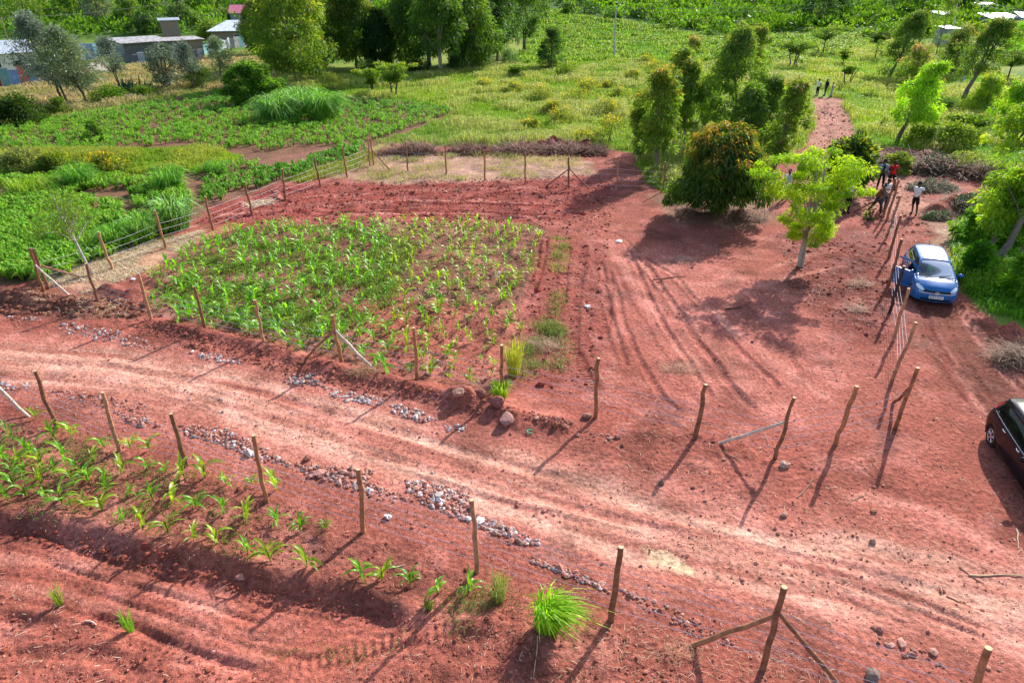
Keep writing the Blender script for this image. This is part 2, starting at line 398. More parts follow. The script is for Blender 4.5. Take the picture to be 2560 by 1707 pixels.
far_ = sstep(150, 175, GY)[..., None] * .85; C_ = C_ * (1 - far_) + (col(.05, .12, .015) * (.7 + .6 * n2[..., None])) * far_
def streak(P, wd, c, amt, s=200):
    Pw = smoothline(W2(P)); sl = window(Pw, wd * 2 + .4); X, Y = GX[sl], GY[sl]
    q, sd, a, L = segs(Pw, X, Y); q = np.abs(q * np.where(sd == 0, 1, sd) + (fbm(X * 1.1, Y * 1.1, s, 3) - .5) * wd * 1.6)
    m = sstep(wd, wd * .35, q) * sstep(0, .8, a) * sstep(0, .8, L - a) * amt * np.clip(fbm(a * .5, q * 9, s + 1, 4) * 2.6 - .6, 0, 1)
    C_[sl] = C_[sl] * (1 - m[..., None]) + np.asarray(c) * m[..., None]
PALEB, DARKB = col(.52, .21, .155), col(.17, .038, .028)
for i, (P, wd_, pale) in enumerate((([(1390, 545), (1450, 640), (1530, 760), (1640, 900)], .35, 1), ([(1430, 560), (1520, 670), (1640, 800), (1780, 930)], .3, 1), ([(1480, 560), (1600, 680), (1740, 800), (1900, 920)], .3, 1), ([(1560, 660), (1700, 640), (1850, 590), (1960, 560)], .3, 1), ([(1650, 700), (1800, 640), (1950, 610)], .25, 1),
        ([(1410, 600), (1470, 720), (1560, 860), (1640, 960)], .14, 0), ([(1460, 600), (1560, 730), (1690, 870)], .12, 0), ([(1520, 620), (1660, 760), (1800, 900)], .12, 0), ([(1700, 680), (1800, 800), (1880, 900)], .12, 0), ([(1380, 700), (1420, 820), (1480, 930)], .14, 0), ([(1750, 640), (1860, 610), (1960, 600)], .12, 0),
        ([(470, 500), (700, 475), (1000, 460), (1280, 470)], .25, 1), ([(620, 460), (900, 440), (1250, 430)], .2, 1), ([(700, 500), (1000, 490), (1290, 500)], .2, 1), ([(560, 485), (800, 470), (1100, 478)], .15, 0), ([(900, 450), (1100, 445), (1320, 440)], .15, 0), ([(2120, 700), (2180, 820), (2270, 960)], .2, 1), ([(2200, 700), (2280, 820), (2370, 930)], .2, 1), ([(2090, 600), (2130, 740), (2200, 880), (2290, 1000)], .3, 0),
        ([(1500, 1215), (1900, 1300), (2400, 1330)], .3, 1), ([(1900, 1120), (2150, 1180), (2400, 1330)], .3, 1), ([(1750, 1270), (2000, 1340), (2300, 1450)], .15, 0), ([(-60, 1255), (250, 1310), (560, 1400)], .25, 1), ([(-60, 1310), (300, 1390), (640, 1480)], .2, 1))):
    streak(P, wd_, PALEB if pale else DARKB, .7 if pale else .6, 200 + i * 3)
# relief: the cut bank
BANK = smoothline(W2([(-700, 1110), (-250, 1160), (0, 1183), (175, 1210), (312, 1249), (475, 1278), (588, 1318), (688, 1338), (788, 1354), (893, 1397), (1000, 1450)]))
db, sb, ab, LB = segs(BANK, GX, GY)
dj = (fbm(GX * 1.5, GY * 1.5, 41, 4) - .5) * .28
sgn = db * np.where(sb == 0, 1, sb)                    # positive on the left of the line = the bed side
BK = sstep(.10, -.26, sgn + dj) * sstep(0, 1.2, LB - ab)
HZ -= .20 * BK * sstep(-40, -12, GX)
HZ += .07 * np.exp(-((sgn - .22) / .18) ** 2) * sstep(0, 1.0, LB - ab) * (n2 > 0) * (.4 + 1.2 * n2)
def groove(P, wd, dp, rim=.35, s=50, tread=0.0, wander=.05, fade=.5):
    """a wheel rut: dug in by dp over half width wd with soil thrown up at the rims"""
    Pw = smoothline(W2(P)); sl = window(Pw, wd * 3 + .3); X, Y = GX[sl], GY[sl]
    q, sd, a, L = segs(Pw, X, Y)
    q = np.abs(q * np.where(sd == 0, 1, sd) + (fbm(X * .9, Y * .9, s, 3) - .5) * 2 * wander)
    e = sstep(0, fade, a) * sstep(0, fade, L - a)
    bm_ = sstep(wd * 1.15, wd * .6, q)
    dp = dp * (.55 if Pw[:, 1].min() < 11 else .85); crum = .55 + .9 * fbm(X * 2.2, Y * 2.2, s + 7, 3); HZ[sl] += e * crum * (-dp * bm_ + dp * rim * np.exp(-((q - wd * 1.5) / (wd * .5)) ** 2) * (.4 + 1.2 * n2[sl]))
    if tread:
        tm = sstep(wd, wd * .75, q) * e * np.clip(fbm(X * 1.7, Y * 1.7, s + 3, 3) * 3.2 - .7, 0, 1); old = TRM[sl]
        use = tm > old; TRS[sl] = np.where(use, a / tread, TRS[sl]); TRM[sl] = np.maximum(tm, old)
TRS = np.zeros(GX.shape); TRM = np.zeros(GX.shape)
for P, wd_, dp in (([(-60, 1238), (150, 1275), (380, 1345), (640, 1408)], .035, .05), ([(-60, 1300), (140, 1322), (330, 1380), (520, 1440), (740, 1470)], .04, .05), ([(60, 1262), (260, 1330), (520, 1412)], .03, .04), ([(-60, 1350), (120, 1378), (300, 1440)], .05, .05), ([(420, 1345), (640, 1400), (840, 1430)], .035, .045), ([(-60, 1205), (90, 1218), (190, 1255), (370, 1310), (590, 1370), (760, 1410)], .07, .07), ([(95, 1270), (220, 1312), (330, 1336), (460, 1375), (620, 1425)], .08, .08),
                   ([(150, 1338), (270, 1366), (420, 1420), (600, 1480), (760, 1500)], .08, .06), ([(290, 1270), (480, 1330), (640, 1365), (900, 1405)], .05, .05),
                   ([(-40, 1395), (60, 1412), (140, 1425)], .16, .10), ([(180, 1390), (290, 1425), (430, 1478), (600, 1530)], .10, .12), ([(-20, 1500), (80, 1480), (160, 1490)], .14, .10),
                   ([(120, 1480), (240, 1500), (330, 1555)], .18, .08), ([(700, 1530), (850, 1500), (1000, 1470)], .10, .07), ([(780, 1440), (900, 1452), (960, 1440)], .06, .05)):
    groove(P, wd_, dp)
for P, wd_, dp, tr in (([(200, 1398), (350, 1452), (500, 1502), (640, 1560)], .24, .03, .17), ([(640, 1530), (763, 1495), (870, 1468), (960, 1456)], .22, .03, .17),
                       ([(-20, 1196), (150, 1244), (313, 1289), (500, 1336), (663, 1376), (738, 1390), (900, 1416)], .20, .03, .16),
                       ([(960, 1456), (1060, 1450), (1140, 1470)], .22, .02, .17),
                       ([(1339, 562), (1334, 617), (1324, 680), (1316, 785), (1333, 834), (1358, 895)], .22, .06, .15), ([(1392, 612), (1400, 645), (1394, 718), (1386, 790)], .20, .05, .15),
                       ([(1251, 538), (1241, 605), (1226, 655), (1204, 696)], .22, .12, .15), ([(1282, 560), (1275, 640), (1258, 720)], .2, .05, .15), ([(1305, 560), (1298, 620), (1290, 690)], .16, .05, .15),
                       ([(1892, 815), (1900, 850), (1912, 890)], .2, .03, .15), ([(1905, 690), (1900, 760), (1895, 815)], .2, .03, .15), ([(1975, 640), (1985, 700), (2000, 760), (2010, 800)], .2, .03, .15),
                       ([(960, 500), (1060, 486), (1160, 492), (1290, 498)], .2, .06, .18), ([(1000, 470), (1120, 452), (1240, 445), (1330, 448)], .2, .06, .18), ([(760, 492), (900, 478), (1040, 470)], .2, .06, .18),
                       ([(1130, 512), (1220, 498), (1300, 490), (1380, 500)], .22, .05, .18), ([(540, 505), (700, 480), (860, 455), (1000, 445)], .2, .05, .18)):
    groove(P, wd_, dp, tread=tr, s=60)
for P, wd_, dp in (([(470, 508), (640, 490), (820, 490), (980, 482)], .14, .12), ([(600, 470), (760, 452), (960, 440), (1100, 436)], .14, .10), ([(640, 490), (840, 468), (1100, 470), (1280, 476)], .16, .13),
                   ([(900, 500), (1080, 496), (1280, 505)], .14, .12), ([(820, 438), (1000, 428), (1180, 430)], .14, .10), ([(1050, 462), (1200, 436), (1330, 430)], .15, .12), ([(700, 500), (860, 486), (1000, 500)], .12, .09),
                   ([(1440, 560), (1490, 680), (1560, 800), (1640, 920)], .12, .07), ([(1480, 600), (1560, 720), (1660, 860), (1740, 950)], .14, .07), ([(1410, 640), (1440, 760), (1500, 880), (1560, 950)], .12, .06), ([(1540, 620), (1660, 760), (1800, 900)], .12, .05), ([(1380, 600), (1402, 720), (1440, 850)], .12, .07),
                   ([(1700, 640), (1780, 760), (1840, 860)], .12, .03), ([(1760, 600), (1850, 570), (1960, 560)], .2, .04), ([(1600, 650), (1730, 580), (1800, 550)], .15, .04), ([(1340, 520), (1420, 540), (1480, 590), (1560, 640)], .12, .04),
                   ([(2112, 690), (2150, 790), (2220, 890), (2300, 1000)], .16, .06), ([(2192, 690), (2255, 790), (2330, 880), (2420, 980)], .16, .06), ([(2150, 700), (2200, 800), (2280, 930)], .1, .03),
                   ([(1890, 240), (1898, 290), (1905, 340)], .25, .07), ([(1915, 240), (1930, 290), (1935, 340)], .25, .07),
                   ([(1500, 1180), (1800, 1270), (2100, 1340), (2300, 1420)], .10, .035), ([(1780, 1290), (1950, 1345), (2150, 1420), (2300, 1490)], .08, .05), ([(1960, 1330), (2120, 1385), (2300, 1470)], .08, .045), ([(1900, 1360), (2050, 1420), (2200, 1490)], .07, .04),
                   ([(300, 872), (600, 955), (900, 1052), (1250, 1150), (1600, 1240)], .16, .03), ([(200, 830), (600, 905), (900, 990), (1300, 1100)], .16, .03), ([(900, 1075), (1200, 1165), (1500, 1240)], .1, .03)):
    groove(P, wd_, dp, s=70, wander=.08)
# the scraped verge between road and fence, spoil heaps, holes
def ridge(P, wd, h, s=80, f=1.6):
    Pw = smoothline(W2(P)); sl = window(Pw, wd * 3.5); X, Y = GX[sl], GY[sl]
    q, sd, a, L = segs(Pw, X, Y); e = sstep(0, .6, a) * sstep(0, .6, L - a)
    HZ[sl] += e * h * np.exp(-(q / wd) ** 2) * (.25 + 1.5 * fbm(X * f, Y * f, s, 4))
    return sl, q, e
for P, wd_, h in (([(330, 738), (470, 768), (610, 800), (720, 838)], .3, .18), ([(700, 835), (800, 856), (880, 875), (1000, 905), (1110, 930)], .35, .20), ([(1010, 905), (1110, 935), (1200, 965), (1330, 985)], .4, .22),
                  ([(-80, 690), (40, 690), (150, 700), (250, 705)], .5, .30), ([(230, 660), (300, 680), (380, 640)], .4, .25), ([(1030, 352), (1080, 346), (1130, 352)], .5, .4), ([(1160, 345), (1260, 340), (1370, 344)], .6, .55),
                  ([(890, 342), (1000, 346)], .5, .45), ([(2030, 360), (2120, 372), (2240, 380)], .9, .6), ([(1555, 492), (1650, 500), (1740, 488)], .5, .3), ([(2130, 495), (2200, 480), (2260, 470)], .6, .6),
                  ([(2300, 760), (2352, 800), (2420, 830)], .6, .5), ([(1250, 545), (1240, 610), (1205, 690)], .16, .16), ([(1440, 980), (1520, 1000), (1640, 1000)], .3, .08), ([(1000, 1428), (1100, 1440), (1180, 1430)], .22, .14)):
    ridge(P, wd_, h)
cl = sstep(.5, .8, fbm(GX * 2.6, GY * 2.6, 90, 3)) * msoil
loose = np.zeros(GX.shape)
for P in ([(450, 512), (480, 478), (640, 426), (1420, 400), (1400, 560), (1370, 900), (1230, 890), (1212, 700), (1255, 522), (560, 520)], [(-60, 660), (330, 690), (720, 840), (1110, 935), (1080, 950), (690, 870), (300, 780), (-60, 730)],
          [(-60, 940), (200, 1000), (600, 1140), (1080, 1310), (1050, 1350), (880, 1390), (590, 1310), (-60, 1170)], [(-60, 1350), (150, 1420), (600, 1568), (-60, 1700)], [(1780, 540), (2040, 560), (2040, 800), (1850, 700)], PLOT,
          [(1050, 1360), (1400, 1400), (1500, 1568), (900, 1568), (880, 1470)], [(1380, 920), (1700, 1000), (1900, 1090), (1880, 1180), (1500, 1060)]):
    Pw = W2(P); sl = window(Pw, 2); loose[sl] = np.maximum(loose[sl], sstep(-.3, .3, sdpoly(Pw, GX[sl], GY[sl])))
HZ += loose * (cl * .05 + (fbm(GX * 9, GY * 9, 91, 2) - .5) * .03)
# moist darker soil, exposed fresh cuts, pale dust: blotches that stay whatever the light
bl = sstep(.52, .75, fbm(GX * .9, GY * .9, 95, 5)) * msoil
C_ *= (1 - .34 * bl[..., None])
pl = sstep(.5, .72, fbm(GX * 1.3 + 30, GY * 1.3, 97, 5)) * msoil * .5
C_ = C_ * (1 - pl[..., None]) + np.minimum(C_ * 1.45 + .045, 1) * pl[..., None]
FV = np.arange(len(xs) * len(ys)).reshape(len(ys), len(xs))
gb = Buf()
gb.add(np.stack([GX, GY, HZ], -1).reshape(-1, 3), np.stack([FV[:-1, :-1], FV[:-1, 1:], FV[1:, 1:], FV[1:, :-1]], -1).reshape(-1, 4), C_.reshape(-1, 3))
m, t, p = mat_new('earth')
at = t.nodes.new('ShaderNodeAttribute'); at.attribute_name = 'Col'
geo = t.nodes.new('ShaderNodeNewGeometry')
def nz_(scale, det, lo, hi, a, b):
    n = t.nodes.new('ShaderNodeTexNoise'); n.inputs['Scale'].default_value = scale; n.inputs['Detail'].default_value = det
    t.links.new(geo.outputs['Position'], n.inputs['Vector'])
    r = t.nodes.new('ShaderNodeMapRange'); r.inputs[1].default_value = lo; r.inputs[2].default_value = hi; r.inputs[3].default_value = a; r.inputs[4].default_value = b
    t.links.new(n.outputs['Fac'], r.inputs[0]); return n.outputs['Fac'], r.outputs[0]
f1, r1 = nz_(9, 8, .3, .7, .62, 1.38); f2, r2 = nz_(45, 5, .3, .7, .7, 1.32); f3, r3 = nz_(70, 3, .64, .70, 1.0, 1.9)
vm = t.nodes.new('ShaderNodeVectorMath'); vm.operation = 'SCALE'; t.links.new(at.outputs['Color'], vm.inputs[0])
mu = t.nodes.new('ShaderNodeMath'); mu.operation = 'MULTIPLY'; t.links.new(r1, mu.inputs[0]); t.links.new(r2, mu.inputs[1])
mu2 = t.nodes.new('ShaderNodeMath'); mu2.operation = 'MULTIPLY'; t.links.new(mu.outputs[0], mu2.inputs[0]); t.links.new(r3, mu2.inputs[1])
t.links.new(mu2.outputs[0], vm.inputs['Scale']); t.links.new(vm.outputs[0], p.inputs['Base Color'])
p.inputs['Roughness'].default_value = 0.95; p.inputs['Specular IOR Level'].default_value = 0.12
# tread lugs of tyres pressed into the soil
ta = t.nodes.new('ShaderNodeAttribute'); ta.attribute_name = 'track'
sp = t.nodes.new('ShaderNodeSeparateXYZ'); t.links.new(ta.outputs['Vector'], sp.inputs[0])
m1 = t.nodes.new('ShaderNodeMath'); m1.operation = 'MULTIPLY'; m1.inputs[1].default_value = 2 * math.pi; t.links.new(sp.outputs['X'], m1.inputs[0])
m2 = t.nodes.new('ShaderNodeMath'); m2.operation = 'SINE'; t.links.new(m1.outputs[0], m2.inputs[0])
m3 = t.nodes.new('ShaderNodeMath'); m3.operation = 'MULTIPLY'; t.links.new(m2.outputs[0], m3.inputs[0]); t.links.new(sp.outputs['Y'], m3.inputs[1])
b0 = t.nodes.new('ShaderNodeBump'); b0.inputs['Distance'].default_value = 0.045; b0.inputs['Strength'].default_value = 0.5; t.links.new(m3.outputs[0], b0.inputs['Height'])
b1 = t.nodes.new('ShaderNodeBump'); b1.inputs['Distance'].default_value = 0.06; b1.inputs['Strength'].default_value = 0.8; t.links.new(f1, b1.inputs['Height']); t.links.new(b0.outputs[0], b1.inputs['Normal'])
b2 = t.nodes.new('ShaderNodeBump'); b2.inputs['Distance'].default_value = 0.02; b2.inputs['Strength'].default_value = 0.9; t.links.new(f2, b2.inputs['Height']); t.links.new(b1.outputs[0], b2.inputs['Normal'])
t.links.new(b2.outputs[0], p.inputs['Normal'])
ground = gb.obj('ground', m, smooth=True); tag(ground, None, None, kind='structure')
ga = ground.data.attributes.new('track', 'FLOAT_VECTOR', 'POINT')
ga.data.foreach_set('vector', np.stack([TRS, TRM, 0 * TRM], -1).astype(np.float32).ravel())
def zg(x, y):
    x = np.asarray(x, float); y = np.asarray(y, float)
    i = np.clip(np.searchsorted(xs, x) - 1, 0, len(xs) - 2); j = np.clip(np.searchsorted(ys, y) - 1, 0, len(ys) - 2)
    fx = np.clip((x - xs[i]) / (xs[i + 1] - xs[i]), 0, 1); fy = np.clip((y - ys[j]) / (ys[j + 1] - ys[j]), 0, 1)
    return (HZ[j, i] * (1 - fx) + HZ[j, i + 1] * fx) * (1 - fy) + (HZ[j + 1, i] * (1 - fx) + HZ[j + 1, i + 1] * fx) * fy
def S(x, y):
    """a surveyed spot: ground point seen at photo position x, y, standing on the real relief"""
    q = D(x, y); q[2] = float(zg(q[0], q[1])); return q
def at3(P): return np.column_stack([P, zg(P[:, 0], P[:, 1])])
# ------------------------------------------------------------ trees
def jcol(n, c, v=.22, h=.12):
    c = np.asarray(c, float); k = 1 + rng.uniform(-v, v, (n, 1))
    return np.clip(np.broadcast_to(c, (n, 3)) * k * (1 + rng.uniform(-h, h, (n, 3))), .004, 1)
PROF = dict(
    euc=lambda t: np.sin(np.pi * np.clip(t * .93 + .07, 0, 1)) ** .7 * (1.08 - .45 * t),
    pyr=lambda t: (1 - t * .9) ** .6 * (.5 + .5 * np.minimum(t * 4, 1)) * (1 + .10 * np.sin(t * 14)),
    cone=lambda t: (1 - t) ** .75 * (.35 + .65 * np.minimum(t * 6, 1)) + .07,
    dome=lambda t: np.sqrt(np.clip(1 - (t * .98) ** 2, 0, 1)) * (.80 + .2 * np.minimum(t * 4, 1)),
    ball=lambda t: np.sqrt(np.clip(1 - (2 * t - 1) ** 2, .05, 1)),
    flat=lambda t: np.where(t > .45, 1.0, .35 + .6 * t),
    vase=lambda t: .45 + .65 * np.sqrt(np.clip(t, 0, 1)) - .5 * np.clip(t - .75, 0, 1) * 2)
def tree(name, label, cat, spot, h, cr, prof='euc', cb=.25, ncl=60, clr=.35, nl=90, L=.3, Wd=.07, cols=((.04, .075, .015), (.07, .12, .02)), tipc=None, tipz=.6,
         droop=.55, trunk=.1, stems=((0, 0),), lean=(0, 0), bark=(.22, .17, .13), group=None, shell=.55, flat=.8, bend=.1, limb=True, wind=(0, 0), part='crown', mat=None):
    o = thing(name, label, cat, tuple(spot), 0, group)
    zc = cb * h; H = h - zc; lean = np.array([lean[0], lean[1], 0.0])
    t = np.sort(rng.random(ncl) ** .85); t[-1] = .99
    ph = rng.uniform(0, 6.28, 3)
    a = rng.uniform(0, 2 * np.pi, ncl); r = PROF[prof](t) * cr * (shell + (1 - shell) * rng.random(ncl)) * rng.uniform(.78, 1.12, ncl)
    r *= 1 + .22 * np.sin(a * 2 + ph[0] + t * 5) + .14 * np.sin(a * 3 + ph[1] - t * 9)
    cz = zc + t * H - clr * flat * .5
    Cc = np.column_stack([r * np.cos(a), r * np.sin(a), cz]) + lean * (cz / h)[:, None]
    b = Buf(); n = nl * ncl
    ci = np.repeat(np.arange(ncl), nl)
    q = norm(rng.normal(size=(n, 3))) * (rng.random((n, 1)) ** .4) * (clr * rng.uniform(.65, 1.25, ncl))[ci][:, None]; q[:, 2] *= flat
    P = Cc[ci] + q
    out = norm(q + .35 * np.column_stack([np.cos(a), np.sin(a), np.zeros(ncl)])[ci] * clr)
    dirs = out + rng.normal(0, .45, (n, 3)); dirs[:, 2] -= droop * 1.3; dirs[:, 0] += wind[0]; dirs[:, 1] += wind[1]
    k = rng.random(ncl); cols = np.asarray(cols) * np.array([1.75, 1.8, 1.3]); tipc = None if tipc is None else np.asarray(tipc) * 1.3
    cc = np.asarray(cols[0]) * (1 - k[:, None]) + np.asarray(cols[1]) * k[:, None]
    lc = jcol(n, cc[ci])
    if tipc is not None:
        rel = (P[:, 2] - zc) / H * .6 + .5 * (q[:, 2] / (clr * flat)) * .5 + .3 * np.hypot(P[:, 0] - lean[0] * P[:, 2] / h, P[:, 1] - lean[1] * P[:, 2] / h) / max(cr, .1)
        pr = sstep(tipz, tipz + .35, rel + rng.normal(0, .12, n) + .25 * (k[ci] - .5))
        lc = lc * (1 - pr[:, None]) + jcol(n, tipc, .25, .18) * pr[:, None]
    leaves(b, P, dirs, rng.uniform(.7, 1.25, n) * L, rng.uniform(.7, 1.25, n) * Wd, lc, bend)
    b.obj(part, mat or M_LEAF, o)
    tb = Buf(); bk = np.asarray(bark)
    for sx, sy in stems:
        zs = np.linspace(-.15, h * .93, 7); X = np.zeros((7, 3)); u = zs / h
        X[:, 2] = zs
        X[:, :2] = np.outer(np.clip(1 - u * 1.6, 0, 1), (sx * .35, sy * .35)) + np.outer(np.minimum(u * 2.2, 1) * np.clip(u, 0, 1), (sx, sy)) + np.outer(u, lean[:2])
        X[1:-1, :2] += rng.normal(0, .012 * h, (5, 2))
        tube(tb, X, trunk * (1.15 - .95 * np.clip(u, 0, 1)) + .008, 7, bk, jit=.08)
    if limb:
        for i in rng.choice(ncl, min(ncl, 26), replace=False):
            z0 = max(zc * .8, Cc[i][2] - abs(r[i]) * (.9 + .5 * rng.random())); z0 = min(z0, h * .85)
            st = stems[i % len(stems)]; u = z0 / h
            p0 = np.array([st[0] * min(u * 2.2, 1) * u, st[1] * min(u * 2.2, 1) * u, z0]) + lean * u
            pm = (p0 + Cc[i]) / 2 + [0, 0, .08 * abs(r[i])] + rng.normal(0, .05 * abs(r[i]) + .01, 3)
            tube(tb, np.array([p0, pm, Cc[i]]), np.array([.42, .25, .08]) * trunk * (1.1 - .7 * u) + .005, 5, bk * .9, cap=False)
    tb.obj('trunk', M_BARK, o, smooth=True)
    return o
def T(base, ytop, dpx, **k):
    """height and crown radius from the photo, at the surveyed base"""
    s = S(*base); h = hgt(s, ytop); return dict(spot=s, h=h, cr=wid(s, dpx) / 2, **k)
EUC = ((.035, .072, .018), (.075, .13, .022)); EUCY = ((.05, .09, .014), (.10, .15, .02)); DKE = ((.016, .040, .014), (.036, .075, .018))
RUST = (.24, .12, .045); LIME = (.20, .25, .02)
# the tall wind-break of eucalyptus behind the meadow
rowg = 'tall eucalyptus trees of the windbreak row'
def euc(base, ytop, dpx, label, cols=EUC, tip=LIME, tz=.75, cb=.16, ncl=100, nl=120, clr=1.05, tr=.17, st=((0, 0),), name='eucalyptus_tree', lean=(0, 0), L=.42, Wd=.16, **kw):
    k = T(base, ytop, dpx)
    return tree(name, label, 'tree', k['spot'], k['h'], k['cr'] * 1.1, 'euc', cb * .8, int(max(ncl, 60) * 1.35), clr * 1.1, nl, L, Wd, cols, tip, tz, trunk=tr, stems=st, lean=lean, **kw)
euc((683, 192), -62, 190, 'broad yellow-green eucalyptus with two pale leaning trunks, left end of the tall row', EUCY, (.26, .27, .03), .55, .22, 95, 120, 1.1, .16, ((-.8, 0), (.9, 0)), bark=(.36, .31, .24))
euc((640, 158), -30, 110, 'dull green eucalyptus behind the broad two-trunked one, nearest the houses', EUC, (.17, .13, .03), .7)
euc((748, 158), -75, 150, 'bright yellow-green eucalyptus second from the left in the tall row', EUCY, (.27, .28, .03), .5, .14, 85, 120, 1.1)
euc((819, 156), -50, 110, 'slender eucalyptus with rust tinted crown beside the darkest tree of the row', EUC, (.22, .16, .04), .6, .2)
euc((876, 156), 18, 84, 'darkest narrow cypress-like tree in the middle of the tall row', DKE, None, .9, .04, 80, 130, .7, .14, name='conifer_tree', bark=(.07, .05, .04))
euc((940, 152), -30, 120, 'mid green eucalyptus right of the darkest tree of the row', EUC, (.12, .17, .02), .8, .12, 80)
euc((985, 156), -95, 150, 'very tall dark eucalyptus with grey twin trunks in the centre of the row', EUC, (.12, .18, .02), .85, .2, 90, 120, 1.15, .15, ((-.4, 0), (.5, 0)), bark=(.30, .26, .21))
euc((1013, 170), -90, 120, 'tall eucalyptus standing foremost in the row with bare straight twin stems', EUC, (.14, .20, .02), .8, .3, 75, 120, 1.05, .12, ((-.3, 0), (.35, 0)), bark=(.30, .26, .20))
euc((1062, 148), -80, 105, 'dark dense eucalyptus behind the foremost twin stems', DKE, (.10, .15, .02), .9, .12, 80)
euc((1085, 160), -70, 110, 'deep green eucalyptus with low branches near the right end of the row', EUC, (.11, .16, .02), .85, .1, 80)
euc((1118, 146), -95, 115, 'dark eucalyptus with slim trunk second from the right end of the row', DKE, (.09, .14, .02), .85, .22, 75)
euc((1142, 140), -100, 105, 'blackish green eucalyptus set behind the right end of the row', DKE, (.09, .13, .02), .9, .2, 70)
euc((1204, 124), -70, 95, 'open crowned eucalyptus with two bare stems at the right end of the tall row', EUC, (.10, .15, .02), .85, .36, 48, 110, .85, .12, ((-.5, 0), (.4, 0)), bark=(.12, .09, .07))
euc((600, 128), 2, 70, 'rust-tipped eucalyptus behind the left end of the row', EUC, (.18, .12, .04), .6)
# low growth at the foot of the row
# young red-tipped eucalyptus around the mango
def young(base, ytop, dpx, label, cols=((.035, .062, .016), (.075, .11, .018)), tip=(.30, .17, .05), tz=.62, cb=.3, ncl=60, nl=105, clr=.55, tr=.075, st=((0, 0),), lean=(0, 0), L=.34, Wd=.10, prof='pyr', **kw):
    k = T(base, ytop, dpx)
    return tree('young_eucalyptus', label, 'tree', k['spot'], k['h'], k['cr'] * 1.28, prof, cb, int(ncl * 1.35), clr * .7, int(nl * .72), L * .78, Wd * .78, np.clip(np.asarray(cols), (.028, .055, .016), 1) * [1.7, 1.7, 1.4], tip, tz, shell=.22, trunk=tr, stems=st, lean=lean, bark=(.19, .15, .12), **kw)
young((1504, 398), 155, 106, 'red-tipped young eucalyptus on two slim stems, nearest the back fence', st=((-.25, 0), (.3, .1)), tip=(.28, .18, .05), tz=.62, ncl=85, cb=.26)
young((1468, 372), 205, 62, 'small bushy eucalyptus half hidden left of the twin-stemmed one', tip=(.30, .2, .04), cb=.2, ncl=40)
young((1550, 334), 108, 96, 'round-crowned young eucalyptus behind the red-tipped twin-stemmed one', tz=.75, tip=(.22, .2, .03), ncl=65, cb=.35)
young((1570, 342), 135, 72, 'narrow upright eucalyptus between the two front groups', tip=(.27, .2, .06), tz=.7)
young((1589, 164), 82, 46, 'lollipop-shaped sapling with bare thin trunk on the bright grass', cb=.5, ncl=22, clr=.6, nl=90, tip=(.28, .2, .09), tz=.4, tr=.08)
young((1616, 300), 168, 62, 'yellowish slim eucalyptus with twin stems left of the tallest young one', cols=EUCY, tz=.7, tip=(.25, .22, .03), st=((-.15, 0), (.2, 0)), cb=.42)
young((1672, 330), 57, 170, 'tallest of the young eucalyptus, dark pyramid crown right behind the round mango tree', cols=((.022, .045, .016), (.055, .085, .018)), tip=(.24, .16, .07), tz=.72, ncl=110, nl=120, clr=.7, tr=.11, cb=.2, prof='cone')
young((1722, 232), 57, 70, 'slender light-crowned eucalyptus right of the tallest young one', tip=(.25, .17, .05), tz=.6, cb=.35, ncl=48, clr=.5)
young((1752, 345), 175, 96, 'dark loose eucalyptus behind the right side of the mango tree', cols=((.02, .045, .018), (.05, .08, .02)), tip=(.2, .17, .08), tz=.85, ncl=65, cb=.22)
young((1712, 356), 190, 90, 'low dark eucalyptus peeking over the top of the mango tree', cols=((.02, .045, .018), (.05, .08, .02)), tip=(.15, .15, .05), tz=.9, ncl=60, cb=.2)
young((1775, 390), 180, 80, 'leaning rust-tinged eucalyptus with thin stems beside the earth track', lean=(.9, .2), tip=(.22, .13, .07), tz=.7, st=((-.3, 0), (.1, .1), (.35, 0)), cb=.22, ncl=60, tr=.05)
# mango tree
k = T((1650, 498), 286, 206)
mk = tree('mango_tree', 'round dense mango tree with orange-bronze new leaves on red soil', 'tree', k['spot'], k['h'], k['cr'], 'dome', .2, 190, .46, 125, .26, .085, ((.024, .055, .012), (.055, .10, .014)),
     (.25, .15, .028), .66, droop=.8, trunk=.2, bark=(.13, .10, .08), shell=.8, flat=.85, bend=.15)
# bright feathery tree
k = T((1838, 612), 352, 186)
tree('feathery_tree', 'bright lime-green feathery tree with pale forked trunk in the cleared plot', 'tree', k['spot'], k['h'], k['cr'], 'vase', .3, 110, .34, 190, .13, .045, ((.105, .19, .012), (.22, .29, .015)), None, droop=.35,
     trunk=.075, stems=((-.12, 0), (.2, .05)), bark=(.36, .31, .26), shell=.3, flat=.5, bend=.1)
# loquat-like glossy tree behind it
k = T((1938, 448), 318, 104)
tree('loquat_tree', 'small dark glossy loquat tree with bright leaf tips and leaning grey branches beside the people', 'tree', k['spot'], k['h'], k['cr'], 'ball', .22, 60, .42, 100, .32, .11, ((.016, .04, .012), (.04, .08, .014)), (.22, .26, .03), .72, droop=.2,
     trunk=.08, stems=((-.5, 0), (.2, .2), (.5, 0)), bark=(.30, .26, .22), flat=.7)
